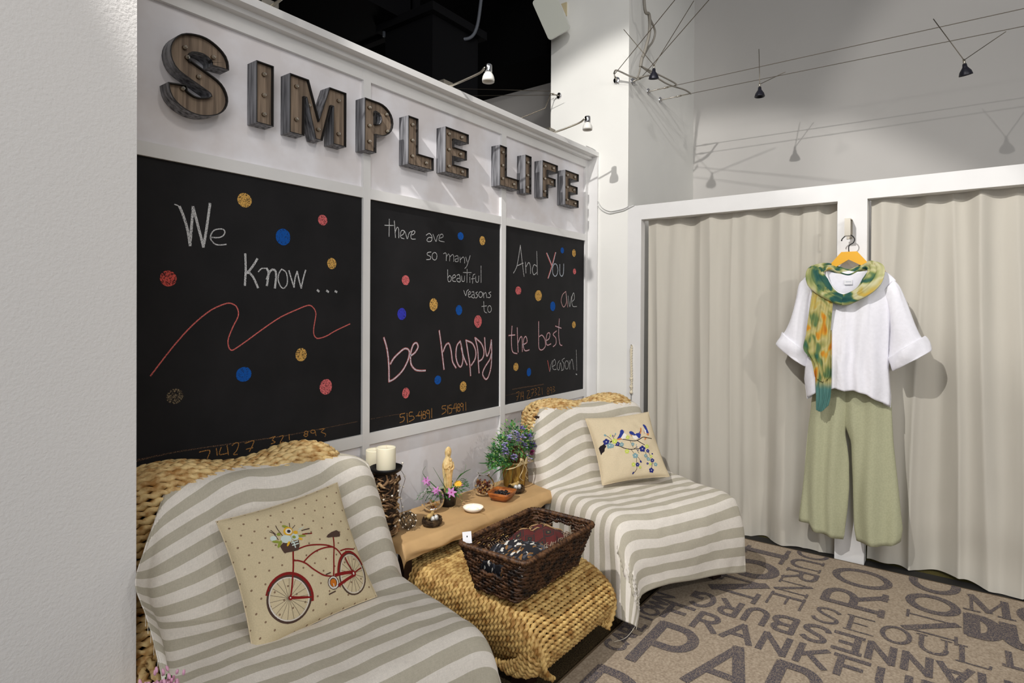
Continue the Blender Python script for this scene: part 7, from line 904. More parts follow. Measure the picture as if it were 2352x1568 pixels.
# golden twig pot with lavender blossoms
PP=V((2.525,1.865,ZT+.001)); root=empty('potted_plant',PP,0,'lavender-flowered plant in a golden twig pot with a raffia bow, on the bench','potted plant')
b=MB(); rows=[]
for t in [i/12 for i in range(13)]:
    rows.append([V(((.054+.014*t)*(1+.035*math.sin(a*48))*math.cos(a+.25*t),(.054+.014*t)*(1+.035*math.sin(a*48))*math.sin(a+.25*t),.132*t)) for a in [2*PI*j/144 for j in range(144)]])
b.grid(rows,cv=True); b.lathe([(.066,.132),(.060,.134),(.056,.118),(0,.115)],n=40); b.lathe([(0,.001),(.054,.001)],n=40)
b.build('pot',mat('golden_twig_pot',rgb(176,138,62),.45,c2=rgb(104,72,26),vscale=22,stretch=(3,3,.35),spec=.4),root)
b=MB()
for k in range(60):
    a=rnd.uniform(0,2*PI); b.tube(curve([(.02*math.cos(a),.02*math.sin(a),.11),(.03*math.cos(a),.03*math.sin(a),.17),(.055*math.cos(a+.2),.055*math.sin(a+.2),.22)],6),.0014,4)
b.build('stems',mat('red_brown_stem',rgb(96,48,26),.8),root)
b=MB()
cl_=[(-.010,.225,.08),(-.095,.185,.06),(.075,.185,.06),(-.13,.15,.05),(.13,.165,.05),(.175,.13,.045),(.20,.09,.035),(.0,.18,.08),(.09,.12,.05),(-.08,.13,.06),(-.16,.12,.035)]
for k in range(2400):
    cx,cz,rr=rnd.choice(cl_); d=V((rnd.gauss(0,1),rnd.gauss(0,1),rnd.gauss(0,1))).normalized(); p=V((cx*1.12,0,cz+.045))+d*rr*1.06*rnd.uniform(.45,1)
    p.y*=.9
    if p.z<.125 and p.x*p.x+p.y*p.y<.006: continue
    leaf(b,p,d+V((0,0,.4)),rnd.uniform(.011,.020),rnd.uniform(.007,.011),rnd.choice([0,0,1,2,3,3]))
b.build('foliage',M_leaf,root)
b=MB()
for pts in ([(-.05,0,.13),(-.14,.0,.17),(-.21,0,.195),(-.258,0,.225)],[(-.05,0,.13),(-.15,.0,.15),(-.24,0,.165),(-.298,0,.178)],[(-.05,-.02,.13),(-.15,-.02,.14),(-.23,-.02,.135),(-.30,-.02,.128)],[(-.05,-.03,.13),(-.13,-.04,.13),(-.19,-.05,.09),(-.225,-.05,.055)],[(-.05,-.03,.13),(-.11,-.05,.13),(-.16,-.06,.10),(-.19,-.06,.065)],[(-.05,.02,.13),(-.13,.02,.19),(-.2,.02,.24)],[(-.05,-.02,.13),(-.15,-.03,.125),(-.21,-.03,.115),(-.25,-.03,.085)],[(-.04,-.04,.13),(-.09,-.06,.12),(-.12,-.07,.08),(-.14,-.07,.06)]): blade(b,pts,.010,rnd.choice([0,2]))
b.build('grass_blades',M_leaf,root)
for x,z in ((-.01,.315),(-.11,.275),(-.155,.245),(.165,.265),(.185,.215),(.235,.155),(-.03,.255),(.02,.215),(-.145,.215),(-.08,.17),(.085,.16),(.17,.165),(.215,.115),(.10,.20),(.0,.26),(.055,.255),(.16,.235),(-.06,.285),(.05,.13)):
    q=MB(); y=-.055+.04*abs(x)+rnd.uniform(-.01,.01); mm=rnd.choice([0,0,1])
    if (x,z) in ((.085,.16),(.17,.165),(.215,.115)): mm=rnd.choice([0,2])
    for k in range(13):
        p=V((x+rnd.gauss(0,.008),y+rnd.gauss(0,.008),z+rnd.gauss(0,.009)))
        for j in range(4): leaf(q,p,(math.cos(j*1.6+k)-.3,math.sin(j*1.6+k)-.4,.4),.010,.010,mm,.1)
    q.build('lavender_blossom',M_lav+[M_petal_m],root)
b=MB()
for k in range(9):
    s=-1 if k%2 else 1; b.tube(curve([(-.02,-.078,.125),(-.03+s*.02,-.09,.135+.004*k),(-.03+s*(.045+.004*k),-.085,.13+.006*nz(k,2)),(-.03+s*(.09+.004*k),-.055,.122+.008*nz(k,5))],12),.0016,4)
for s in (-1,.3): b.tube(curve([(-.02,-.078,.125),(-.02+s*.03,-.088,.10),(-.025+s*.04,-.082,.07),(-.02+s*.03+.02,-.078,.045)],12),.002,5)
for k in range(6): b.tube(curve([(-.02,-.08,.127),(-.055-.003*k,-.095,.16),(-.07,-.09,.17-.004*k),(-.06,-.085,.14),(-.02,-.08,.127)],14),.0018,4)
b.lathe([(.0675,.126),(.0695,.129),(.0675,.132)],n=40)
b.build('raffia_bow',mat('raffia',rgb(218,196,150),.85,var=.2,vscale=60),root)

# pink blossoms by the plaster wall, bottom left
root=empty('potted_plant',(.565,1.40,0),0,'pink-budded plant on the floor between the near chair and the plaster wall','potted plant')
b=MB(); b.lathe([(0,0),(.05,0),(.065,.12),(.06,.125),(0,.11)],n=20); b.build('pot',mat('clay_pot',rgb(120,82,60),.8),root)
b=MB(); q=MB()
for k in range(70):
    a=rnd.uniform(0,2*PI); r=.05*math.sqrt(rnd.random()); z=.545+rnd.uniform(-.07,.055)*(1-r/.08); p=V((r*math.cos(a)*.8+.018,r*math.sin(a)*.8,z+.010)); b.tube(curve([(0,0,.11),(p.x*.4,p.y*.4,.32),p],5),.0012,4,m=0)
    for j in range(3): q.ball(p+V((rnd.gauss(0,.009),rnd.gauss(0,.009),rnd.gauss(0,.010))),(.0036,.0036,.007),0,6,4,Matrix.Rotation(rnd.uniform(-.8,.8),3,'X'))
    leaf(b,p-V((0,0,.04)),(rnd.uniform(-1,1),rnd.uniform(-1,1),.3),.02,.008,rnd.choice([0,1]))
b.build('stems',M_leaf,root); tag(q.build('pink_buds',mat('pink_bud',rgb(226,170,196),.6),root),kind='stuff')
# ------------------------------------------------------------------ textiles in the basket
M_bw=mat('black_white_weave',rgb(28,26,30),.9,c2=rgb(20,20,24),vscale=20)
nt=M_bw.node_tree; vo=nt.nodes.new('ShaderNodeTexVoronoi'); vo.inputs['Scale'].default_value=58; tc=nt.nodes.new('ShaderNodeTexCoord'); mp=nt.nodes.new('ShaderNodeMapping'); mp.inputs['Scale'].default_value=(1,2.2,1); mp.inputs['Rotation'].default_value=(0,0,.7)
nt.links.new(tc.outputs['Object'],mp.inputs[0]); nt.links.new(mp.outputs[0],vo.inputs[0]); rp=nt.nodes.new('ShaderNodeValToRGB'); rp.color_ramp.interpolation='CONSTANT'
E_=rp.color_ramp.elements; E_[0].color=rgb(24,24,30); E_[1].position=.70; E_[1].color=rgb(206,202,194); e=E_.new(.80); e.color=rgb(130,92,48); e=E_.new(.90); e.color=rgb(70,72,80)
sp=nt.nodes.new('ShaderNodeSeparateColor'); nt.links.new(vo.outputs['Color'],sp.inputs[0]); nt.links.new(sp.outputs[0],rp.inputs[0]); nt.links.new(rp.outputs[0],nt.nodes['Principled BSDF'].inputs['Base Color'])
M_kil=mat('red_kilim',rgb(96,30,28),.95,c2=rgb(34,32,34),vscale=14,lo=.46,hi=.52)
nt=M_kil.node_tree; vo=nt.nodes.new('ShaderNodeTexVoronoi'); vo.distance='MANHATTAN'; vo.inputs['Scale'].default_value=15; vo.inputs['Randomness'].default_value=.15; tc=nt.nodes.new('ShaderNodeTexCoord'); mp=nt.nodes.new('ShaderNodeMapping'); mp.inputs['Scale'].default_value=(1,1.3,.001)
nt.links.new(tc.outputs['Object'],mp.inputs[0]); nt.links.new(mp.outputs[0],vo.inputs[0]); rp=nt.nodes.new('ShaderNodeValToRGB'); rp.color_ramp.interpolation='CONSTANT'; E_=rp.color_ramp.elements; E_[0].color=rgb(124,102,70); E_[1].position=.16; E_[1].color=rgb(36,38,34)
for p_,c_ in ((.34,rgb(76,28,26)),(.50,rgb(38,36,36)),(.58,rgb(86,30,28))): e=E_.new(p_); e.color=c_
nt.links.new(vo.outputs['Distance'],rp.inputs[0]); nt.links.new(rp.outputs[0],nt.nodes['Principled BSDF'].inputs['Base Color'])
M_kpat=mat('kilim_motif',rgb(168,134,92),.95)
M_yarn=mat('grey_brown_yarn',rgb(146,124,106),.95)
BO=V((1.893,1.325,.366))
def lump(b,x0,x1,y0,y1,z,h,seed,m=0,n=36):
    P=[]
    for i in range(n+1):
        row=[]
        for j in range(n+1):
            u=i/n;v=j/n; e=(max(0,math.sin(PI*u)*math.sin(PI*v)))**.3; row.append(V((x0+(x1-x0)*u,y0+(y1-y0)*v,z+h*e+.022*e*nz(u*3,v*3,seed)+.010*e*nz(u*8,v*8,seed))))
        P.append(row)
    b.grid(P,m); return P
root=empty('woven_scarf',BO,0,'folded black and white woven scarf in the left half of the basket','scarf')
b=MB(); P=lump(b,-.205,.06,-.112,.112,.062,.085,2); b.build('cloth',M_bw,root)
b=MB()
for k in range(70):
    p=P[4+k%32][33] if k%2 else P[33][3+k%32]; b.tube(curve([p,p+V((.008*nz(k,1),.014,.012)),p+V((.02+.01*nz(k,3),.02+.01*nz(k,2),-.005))],6),.0016,4)
b.build('fringe',M_yarn,root)
root=empty('kilim_bag',BO,0,'dark red kilim bag with tan leaf motifs lying in the wicker basket','bag')
b=MB(); P=lump(b,-.05,.205,-.105,.112,.062,.098,9); b.build('cloth',M_kil,root)
b=MB()
for i0,j0 in ((14,22),(20,28),(26,22),(22,16),(30,28),(12,30),(28,14)):
    for s in (-1,0,1):
        pts=[P[max(0,min(36,i0+a))][max(0,min(36,j0+s*a+ (2 if s==0 else 0)))]+V((0,0,.003)) for a in range(0,5)]; b.tube(pts,[.001,.0028,.003,.0026,.001],5)
b.build('leaf_motif',M_kpat,root)
b=MB()
for k in range(90):
    x=.02+.18*rnd.random(); y=-.10+.03*rnd.random(); z=.10+.02*rnd.random(); b.tube(curve([(x,y,z),(x-.02+.01*nz(k,2),y+.01,z+.02),(x-.045+.02*nz(k,4),y+.02*nz(k,5),z+.008),(x-.06+.02*nz(k,7),y-.01,z-.005)],8),.0018,4)
b.build('tassels',M_yarn,root)
b=MB(); M=Matrix.Translation((1.675,1.455,.548))@Matrix.Rotation(R(-35),4,'Z')@Matrix.Rotation(R(70),4,'X'); b.obox(M,.034,.042,.0008); b.obox(M@Matrix.Translation((0,.004,.0008)),.004,.005,.0008,1)
thing1('price_tag',b,[mat('white_card',rgb(238,238,242),.7),M_blackmetal],'small white price tag at the back left corner of the basket','tag',False)

# ------------------------------------------------------------------ outfit on the partition post
M_hang=mat('yellow_painted_wood',rgb(232,172,38),.4,spec=.5)
M_linen=mat('white_linen',rgb(240,239,246),.85,var=.03,vscale=60,bump=.3,bscale=60,bdist=.004,spec=.2,sheen=.1)
M_sage=mat('sage_linen',rgb(178,178,147),.9,var=.08,vscale=120,bump=.25,bscale=90,bdist=.003,spec=.15,sheen=.1)
M_scarf=mat('painted_scarf',rgb(196,200,110),.8,spec=.25)
nt=M_scarf.node_tree; N=nt.nodes; tc=N.new('ShaderNodeTexCoord'); uvn=N.new('ShaderNodeUVMap'); mp=N.new('ShaderNodeMapping'); mp.inputs['Scale'].default_value=(10,7,1); nt.links.new(uvn.outputs[0],mp.inputs[0])
n1=N.new('ShaderNodeTexNoise'); n1.inputs['Scale'].default_value=1.0; n1.inputs['Detail'].default_value=1.5; n1.inputs['Distortion'].default_value=.8; nt.links.new(mp.outputs[0],n1.inputs[0])
rp=N.new('ShaderNodeValToRGB'); rp.color_ramp.interpolation='B_SPLINE'; E_=rp.color_ramp.elements
E_[0].position=.26; E_[0].color=rgb(30,72,70); E_[1].position=.80; E_[1].color=rgb(214,150,52)
for p_,c_ in ((.40,rgb(36,86,82)),(.45,rgb(90,118,74)),(.49,rgb(150,154,92)),(.55,rgb(190,186,138)),(.61,rgb(204,200,168)),(.66,rgb(176,164,88)),(.72,rgb(204,166,70))): e=E_.new(p_); e.color=c_
nt.links.new(n1.outputs[0],rp.inputs[0]); nt.links.new(rp.outputs[0],N['Principled BSDF'].inputs['Base Color'])
M_tail=mat('painted_scarf_tail',rgb(196,200,110),.8,spec=.25)
nt=M_tail.node_tree; N=nt.nodes; tc=N.new('ShaderNodeTexCoord'); mp=N.new('ShaderNodeMapping'); mp.inputs['Scale'].default_value=(1,14,7); nt.links.new(tc.outputs['Object'],mp.inputs[0])
n1=N.new('ShaderNodeTexNoise'); n1.inputs['Scale'].default_value=1.0; n1.inputs['Detail'].default_value=1.5; n1.inputs['Distortion'].default_value=1.2; nt.links.new(mp.outputs[0],n1.inputs[0])
rp=N.new('ShaderNodeValToRGB'); E_=rp.color_ramp.elements; E_[0].position=.25; E_[0].color=rgb(46,96,80); E_[1].position=.78; E_[1].color=rgb(150,92,40)
for p_,c_ in ((.38,rgb(104,126,78)),(.44,rgb(160,156,94)),(.52,rgb(190,180,124)),(.58,rgb(186,168,92)),(.62,rgb(206,150,52)),(.68,rgb(196,124,40))): e=E_.new(p_); e.color=c_
nt.links.new(n1.outputs[0],rp.inputs[0]); sx=N.new('ShaderNodeSeparateXYZ'); nt.links.new(tc.outputs['Object'],sx.inputs[0])
mr=N.new('ShaderNodeMapRange'); mr.inputs[1].default_value=1.03; mr.inputs[2].default_value=.98; nt.links.new(sx.outputs[2],mr.inputs[0])
mx=N.new('ShaderNodeMix'); mx.data_type='RGBA'; mx.inputs[7].default_value=rgb(84,128,122); nt.links.new(mr.outputs[0],mx.inputs[0]); nt.links.new(rp.outputs[0],mx.inputs[6]); nt.links.new(mx.outputs[2],N['Principled BSDF'].inputs['Base Color'])
# hook
root=empty('wall_hook',(3.78,.478,1.86),0,'square nickel hook bracket screwed to the white post above the outfit','hook')
b=MB(); b.box(-.004,-.0145,-.055,0,.0145,.055); b.box(-.082,-.0145,.046,-.004,.0145,.050); b.box(-.086,-.0145,-.045,-.082,.0145,.050); b.box(-.082,-.0145,-.047,-.050,.0145,-.043); b.build('bracket',M_metal,root,False)
b=MB(); b.ball((-.005,0,.0),.004,0,8,5); b.build('screw',M_chrome,root)
# hanger
root=empty('clothes_hanger',(3.712,.472,1.728),0,'yellow wooden hanger with a black wire hook carrying the white blouse','hanger')
pol=[(-.039,0),(.036,0),(.088,-.063),(.175,-.112),(.175,-.136),(.080,-.092),(0,-.043),(-.082,-.090),(-.172,-.136),(-.172,-.112),(-.087,-.060)]
b=MB(); f=[(-.006,y,z) for y,z in pol]; g=[(.006,y,z) for y,z in pol]; b.tess([pol],lambda y,z:(-.006,y,z)); b.tess([pol],lambda y,z:(.006,y,z)); b.grid([f,g],cv=True); b.build('shoulder_bar',M_hang,root,False)
b=MB(); b.tube(curve([(0,0,-.005),(0,0,.032),(0,-.020,.048),(0,-.026,.068),(0,-.012,.088),(0,.012,.090),(0,.030,.076),(0,.036,.066)],40),.0028,8); b.ball((0,.036,.064),.004,0,8,5); b.build('hook',M_blackmetal,root)
XS=3.672
def lerp_tab(tab,t):
    for (a,v),(c,w_) in zip(tab,tab[1:]):
        if t<=c: 
            f=(t-a)/(c-a) if c>a else 0; f=max(0,min(1,f)); return v+(w_-v)*f
    return tab[-1][1]
# blouse
root=empty('blouse',(0,0,0),0,'white linen blouse with rolled wide sleeves hanging on the yellow hanger','blouse')
Lb=[(.92,.663),(1.04,.680),(1.095,.677),(1.17,.662),(1.30,.668),(1.45,.676),(1.52,.685),(1.58,.692)]
Rb=[(.90,.268),(1.0,.268),(1.12,.279),(1.224,.277),(1.35,.272),(1.45,.268),(1.52,.260),(1.58,.254)]
def top(y,front):
    q=abs(y-.472); z=1.670-.33*q-7.5*max(0,q-.18)**2-.45*max(0,.30-y)
    d=abs(y-.472)
    if d<.105: z-= (.165 if front else .045)*math.cos(d/.105*PI/2)**.7
    return z
hem=[(.26,.906),(.27,.912),(.326,.938),(.372,.967),(.43,.982),(.471,.976),(.517,.988),(.603,.957),(.663,.920),(.70,.915)]
b=MB(); ns,ntt=70,60
for front in (True,False):
    P=[];UV=[]
    for i in range(ntt+1):
        t=i/ntt; row=[];ur=[]
        for j in range(ns+1):
            s=-1+2*j/ns; z0=.93+.65*t; yl=lerp_tab(Lb,z0); yr=lerp_tab(Rb,z0); y=(yl+yr)/2+(yl-yr)/2*s
            zb=lerp_tab(hem,y)+(0 if front else -.012); zt=top(y,front); z=zb+(zt-zb)*t
            prof=max(0,1-s*s)**.5; dep=.056*prof*(1-t**5)+ (.02*prof if abs(y-.472)<.105 else .02*prof*(1-t**3))
            fold=(.010*math.sin(s*9+1.2*nz(t*2,s,3))+.007*math.sin(s*17+2*t)+.012*nz(s*4,t*2.5,11))*(1-.55*t)*prof**.5
            if front and abs(y-.487)<.012: fold-=.003
            x=XS-(dep+fold) if front else XS+.030*prof+fold*.5
            x+= (z-1.3)*.03
            row.append(V((x,y,z))); ur.append((y,z))
        P.append(row);UV.append(ur)
    b.grid(P,0,UV)
def sleeve(rings):
    C=[V((XS+.008,c[0],c[1])) for c,a,d in rings]; A=[V((0,a[0],a[1])) for c,a,d in rings]; D=[d for c,a,d in rings]; n=len(rings)-1; rows=[]
    for k in range(n*6+1):
        t=k/(n*6); c=cr(C,t);a=cr(A,t); d=cr([V((q,0,0)) for q in D],t).x; row=[]
        for j in range(40):
            th=2*PI*j/40; f=1+.05*math.sin(th*3+k*.3)+.08*nz(math.cos(th)*2,math.sin(th)*2,t*5); row.append(c+a*(math.cos(th)*f)+V((-d*math.sin(th)*f,0,0)))
        rows.append(row)
    b.grid(rows,cv=True)
sleeve([((.655,1.548),(.030,.036),.024),((.678,1.522),(.034,.030),.034),((.692,1.46),(.040,.016),.044),((.713,1.32),(.050,.022),.056),((.720,1.222),(.066,.050),.062),((.720,1.212),(.080,.064),.070),((.735,1.180),(.086,.066),.074),((.750,1.150),(.081,.060),.069),((.747,1.152),(.073,.054),.062),((.728,1.20),(.066,.050),.055)])
sleeve([((.288,1.530),(.028,-.036),.024),((.266,1.500),(.034,-.030),.034),((.246,1.435),(.042,-.016),.044),((.222,1.31),(.054,-.026),.056),((.206,1.225),(.068,-.048),.062),((.204,1.216),(.080,-.062),.070),((.190,1.182),(.087,-.062),.074),((.178,1.152),(.083,-.058),.069),((.181,1.154),(.075,-.052),.062),((.198,1.20),(.066,-.046),.055)])
o=b.build('garment',M_linen,root); m=o.modifiers.new('thickness','SOLIDIFY'); m.thickness=.0016
b=MB(); b.box(XS+.0285,.452,1.548,XS+.0295,.492,1.575,0); b.box(XS+.0280,.459,1.561,XS+.0285,.485,1.565,1); b.build('neck_label',[mat('label_white',rgb(236,236,240),.7),mat('label_print',rgb(188,190,200),.8)],root,False)
# trousers
root=empty('trousers',(0,0,0),0,'wide sage green linen trousers hanging under the white blouse','trousers')
b=MB()
def leg(tab,zb,seed):
    rows=[]; n=40
    for i in range(n+1):
        t=i/n; z=1.10+( .18-1.10)*t; yo=lerp_tab([(-a,v) for a,v,c in tab],-z); yi=lerp_tab([(-a,c) for a,v,c in tab],-z); row=[]
        for j in range(60):
            th=2*PI*j/60; y=(yo+yi)/2+(yo-yi)/2*math.cos(th); d=.030+.018*t; f=.012*math.sin(y*62+seed+2.2*nz(t*2,y*5,seed))*(.5+.5*t)+.016*nz(y*13,t*2.4,seed)
            x=XS+.018-d*math.sin(th)-f*max(0,math.sin(th))**.5 if math.sin(th)>0 else XS+.018-d*.7*math.sin(th)+f*.5
            zz=1.10+(zb(y)-1.10)*t; row.append(V((x,y,zz)))
        rows.append(row)
    b.grid(rows,cv=True)
leg([(1.10,.625,.468),(.92,.644,.466),(.80,.655,.474),(.75,.661,.478),(.60,.671,.458),(.46,.681,.456),(.34,.692,.464),(.21,.706,.478),(.15,.706,.489)],lambda y:lerp_tab([(.46,.15),(.491,.154),(.56,.168),(.635,.180),(.645,.212),(.71,.211)],y),1.0)
leg([(1.10,.300,.478),(.92,.268,.486),(.80,.262,.484),(.70,.256,.448),(.50,.236,.439),(.30,.218,.434),(.235,.212,.430),(.16,.222,.416)],lambda y:lerp_tab([(.20,.235),(.222,.205),(.26,.182),(.32,.166),(.416,.164),(.45,.166)],y),5.0)
o=b.build('garment',M_sage,root); m=o.modifiers.new('thickness','SOLIDIFY'); m.thickness=.0016
# scarf
root=empty('scarf',(0,0,0),0,'green, teal and yellow painted scarf looped round the neck of the white blouse','scarf')
path=[(3.585,.482,1.462),(3.588,.55,1.496),(3.605,.605,1.560),(3.640,.622,1.622),(3.690,.580,1.650),(3.722,.53,1.632),(3.730,.472,1.612),(3.722,.415,1.634),(3.690,.368,1.650),(3.640,.338,1.615),(3.605,.362,1.545),(3.588,.415,1.490)]
PL=[V(p) for p in path]; n=len(PL); fine=[]
for k in range(n*10):
    i=k//10; f=(k%10)/10; p0,p1,p2,p3=PL[i-1],PL[i],PL[(i+1)%n],PL[(i+2)%n]
    fine.append(p1*1.0+(p2-p0)*(.5*f)+(p0*2-p1*5+p2*4-p3)*(.5*f*f)+(p1*3-p0-p2*3+p3)*(.5*f**3))
ctr=V((3.655,.475,1.56)); rows=[];UV=[]; Ls=0
for k,p in enumerate(fine+[fine[0]]):
    a=(fine[(k+1)%len(fine)]-fine[(k-1)%len(fine)]).normalized(); o_=(p-ctr); o_=(o_-a*o_.dot(a)).normalized(); q=a.cross(o_); row=[];ur=[]
    front=max(0,min(1,(3.70-p.x)/.1)); lowf=max(0,min(1,(1.56-p.z)/.08)); w1=.022+.034*front*(1-lowf)+.012*front*lowf; w2=.013+.006*front
    for j in range(48):
        th=2*PI*j/48; c_=math.cos(th); f=1+.05*math.sin(th*3+k*.07); row.append(p+o_*c_*w1*f+q*(math.sin(th)*w2+(.0055*math.sin(c_*8+k*.06+1.5*math.sin(k*.05))+.003*math.sin(c_*17-k*.11))*(.4+.6*abs(math.sin(th))))); ur.append((th*.045,k*.011))
    rows.append(row);UV.append(ur)
b=MB(); b.grid(rows,0,UV,cv=True); b.build('neck_loop',M_scarf,root)
b=MB()
for (net,sd) in (([[(3.586,.625,1.545),(3.576,.59,1.545),(3.574,.55,1.52),(3.578,.525,1.47)],[(3.584,.641,1.43),(3.578,.60,1.43),(3.574,.56,1.43),(3.578,.529,1.42)],[(3.582,.658,1.28),(3.576,.62,1.28),(3.570,.58,1.28),(3.576,.538,1.28)],[(3.580,.670,1.195),(3.572,.63,1.185),(3.570,.58,1.18),(3.576,.540,1.18)],[(3.580,.632,1.135),(3.572,.60,1.10),(3.570,.57,1.08),(3.576,.538,1.06)],[(3.580,.612,1.045),(3.574,.595,1.03),(3.572,.575,1.02),(3.576,.556,1.03)]],0.0),
                 ([[(3.586,.60,1.30),(3.584,.58,1.30),(3.582,.56,1.30),(3.586,.535,1.30)],[(3.586,.612,1.06),(3.582,.59,1.06),(3.580,.56,1.06),(3.584,.533,1.06)],[(3.586,.609,.95),(3.580,.585,.95),(3.578,.56,.95),(3.584,.536,.95)],[(3.586,.607,.865),(3.580,.592,.858),(3.580,.576,.860),(3.584,.545,.895)]],4.0)):
    G=surf(net,70,44)
    for i,r in enumerate(G):
        for j,p in enumerate(r): p.x-= .0045*math.sin(j*.62+.02*i+sd)+.003*nz(j*.3,i*.06,sd)
    b.grid(G,0,[[(u*2.2+sd+.3,v*1.2+sd) for u,v in r] for r in arcuv(G)])
o=b.build('hanging_tail',M_tail,root); m=o.modifiers.new('thickness','SOLIDIFY'); m.thickness=.0012

# ------------------------------------------------------------------ macrame tassel on the jamb
root=empty('macrame_tassel',(3.772,1.788,1.16),0,'cream macrame cord tassel hanging on the white jamb above the far chair','tassel')
M_cord=mat('cream_cotton_cord',rgb(222,212,188),.9)
b=MB(); b.rope([(0,0,0),(.0,.002,-.10),(0,-.002,-.22),(0,0,-.32)],.0085,.035,False,8); b.rope([(-.008,.004,-.02),(-.008,-.004,-.30)],.006,.03,False,8); b.build('cord',M_cord,root)
for z in (-.23,-.285,-.325): q=MB(); q.ball((-.004,0,z),(.012,.012,.011),0,10,6); q.build('knot',M_cord,root)
b=MB()
for k in range(14): b.tube([(-.004,0,-.33),(-.004+.006*nz(k,1),.006*nz(k,2),-.37),(-.004+.012*nz(k,3),.012*nz(k,4),-.41)],.0016,4)
b.build('tuft',M_cord,root)
b=MB(); b.tube([(.012,0,-.005),(-.012,0,.004)],.003,6); b.build('nail',M_metal,root)

# ------------------------------------------------------------------ lamps and cables
M_whiteglass=mat('opal_lamp_shade',rgb(236,234,228),.3,spec=.5)
def picture_lamp(x,hx,hz,label):
    root=empty('picture_lamp',(x,2.12,2.528),0,label,'lamp','picture lamps along the top of the partition')
    b=MB(); b.box(-.035,-.02,-.001,.035,.05,.045); b.build('base',M_metal,root,False)
    dx=hx-x; b=MB(); b.tube(curve([(0,-.01,.015),(dx*.35,-.10,.03+(hz-2.60)*.3),(dx*.8,-.20,hz-2.528-.02),(dx-.012,-.235,hz-2.528-.005),(dx,-.25,hz-2.528-.006)],20),.006,8); b.build('arm',M_metal,root)
    b=MB(); b.lathe([(.014,-.027),(.021,-.033),(.028,-.047),(.031,-.062),(.030,-.074),(.027,-.072),(.026,-.06),(.0,-.056)],(dx,-.25,hz-2.528),28); sh=b.build('shade',M_whiteglass,root)
    b=MB(); b.lathe([(0,.012),(.0165,.012),(.0185,.008),(.0185,-.026),(.0165,-.028),(0,-.028)],(dx,-.25,hz-2.528),20); b.build('socket',M_chrome,sh)
picture_lamp(1.262,1.310,2.665,'picture lamp on the partition top above the letters S and I')
picture_lamp(2.253,2.294,2.603,'middle picture lamp on the partition top, above the letters P, L and E')
picture_lamp(3.236,3.285,2.608,'picture lamp on the partition top nearest the white column')
# low-voltage wires
def standoff(p,nrm,L,name='wire_standoff',label=''):
    root=empty(name,p,0,label,'wire bracket','wire brackets on the white column'); N=V(nrm).normalized(); a=N.orthogonal().normalized(); c=N.cross(a)
    b=MB(); rows=[[N*h+(a*math.cos(2*PI*j/24)+c*math.sin(2*PI*j/24))*r for j in range(24)] for h,r in ((0,.024),(.006,.024),(.010,.020),(.010,0))]; b.grid(rows,cv=True); b.build('disc',M_chrome,root)
    b=MB(); b.tube([N*.008,N*L],.0045,8); b.tube([N*(L*.55),N*(L*.7)],.007,8); b.build('rod',M_metal,root)
standoff((4.10,1.828,3.008),(0,-1,0),.22,label='upper wire bracket on the shaded side of the column, feeding the rear wire')
standoff((4.319,1.828,3.008),(0,-1,0),.24,label='lower wire bracket on the shaded side of the column, feeding the second wire')
standoff((3.838,1.828,3.00),(-.3,-1,0),.10,label='wire bracket on the shaded side right beside the column edge')
standoff((3.78,1.919,3.011),(-1,-.3,0),.09,label='wire bracket with chrome disc on the bright face of the column near its right edge')
standoff((3.78,2.396,3.004),(-1,.3,0),.09,label='wire bracket with chrome disc on the bright face of the column beside the dark void')
def wire(pts,label,r=.0022,name='lighting_wire',m=None,grp='stretched lighting wires'): b=MB(); b.tube(pts,r,6); return thing1(name,b,m or M_wire,label,'wire',group=grp)
wire([(4.10,1.62,3.008),(4.10,-3,2.97)],'upper of the two parallel lighting wires stretched along the rear wall')
wire([(4.319,1.60,3.008),(4.319,-3,2.94)],'lower of the two parallel lighting wires stretched along the rear wall')
wire([(3.70,1.90,3.02),(2.99,1.14,3.06),(1.2,-.8,3.12)],'left of the two lighting wires rising diagonally from the column')
wire([(3.81,1.74,3.01),(3.10,1.0,3.06),(1.4,-.8,3.12)],'right of the two lighting wires rising diagonally from the column')
wire([(3.70,2.42,3.02),(2.2,4.2,3.02)],'upper lighting wire running left from the column into the dark void')
wire([(3.69,2.33,2.97),(2.2,4.3,2.93)],'lower lighting wire running left from the column into the dark void')
wire([(3.70,2.42,3.0),(3.69,2.46,2.9),(3.4,3.4,2.62)],'slack thin cable slanting down behind the partition top',.004)
M_spot=mat('black_spot_housing',rgb(34,34,44),.4,.3)
def cable_lamp(p,rods,label,tilt):
    root=empty('cable_spotlight',p,0,label,'spotlight','small spotlights on the wires')
    T=V(tilt).normalized(); q=T.to_track_quat('-Z','Y').to_matrix()
    b=MB(); rows=[]
    for r,z in ((0,.03),(.010,.03),(.012,.012),(.016,.006),(.028,-.012),(.033,-.030),(.033,-.034),(.029,-.034),(.010,-.012),(0,-.012)): rows.append([q@V((r*math.cos(2*PI*j/24),r*math.sin(2*PI*j/24),z)) for j in range(24)])
    b.grid(rows,cv=True); b.build('housing',M_spot,root)
    b=MB(); b.tube([q@V((0,0,.028)),q@V((0,0,.055))],.007,8); b.build('holder',M_metal,root)
    for r in rods: b=MB(); b.tube([q@V((0,0,.05)),V(r)-V(p)],.0022,6); b.build('support_rod',M_wire,root)
cable_lamp((4.2,1.070,2.875),[(4.085,1.048,3.115),(4.36,.945,3.03)],'small black spotlight hanging from the rear wires, left of the two',(0,0,-1))
cable_lamp((4.2,-.030,2.765),[(4.05,.115,3.03),(4.37,-.213,2.99)],'small black spotlight hanging from the rear wires, right of the two, with V-shaped rods',(.25,-.12,-1))
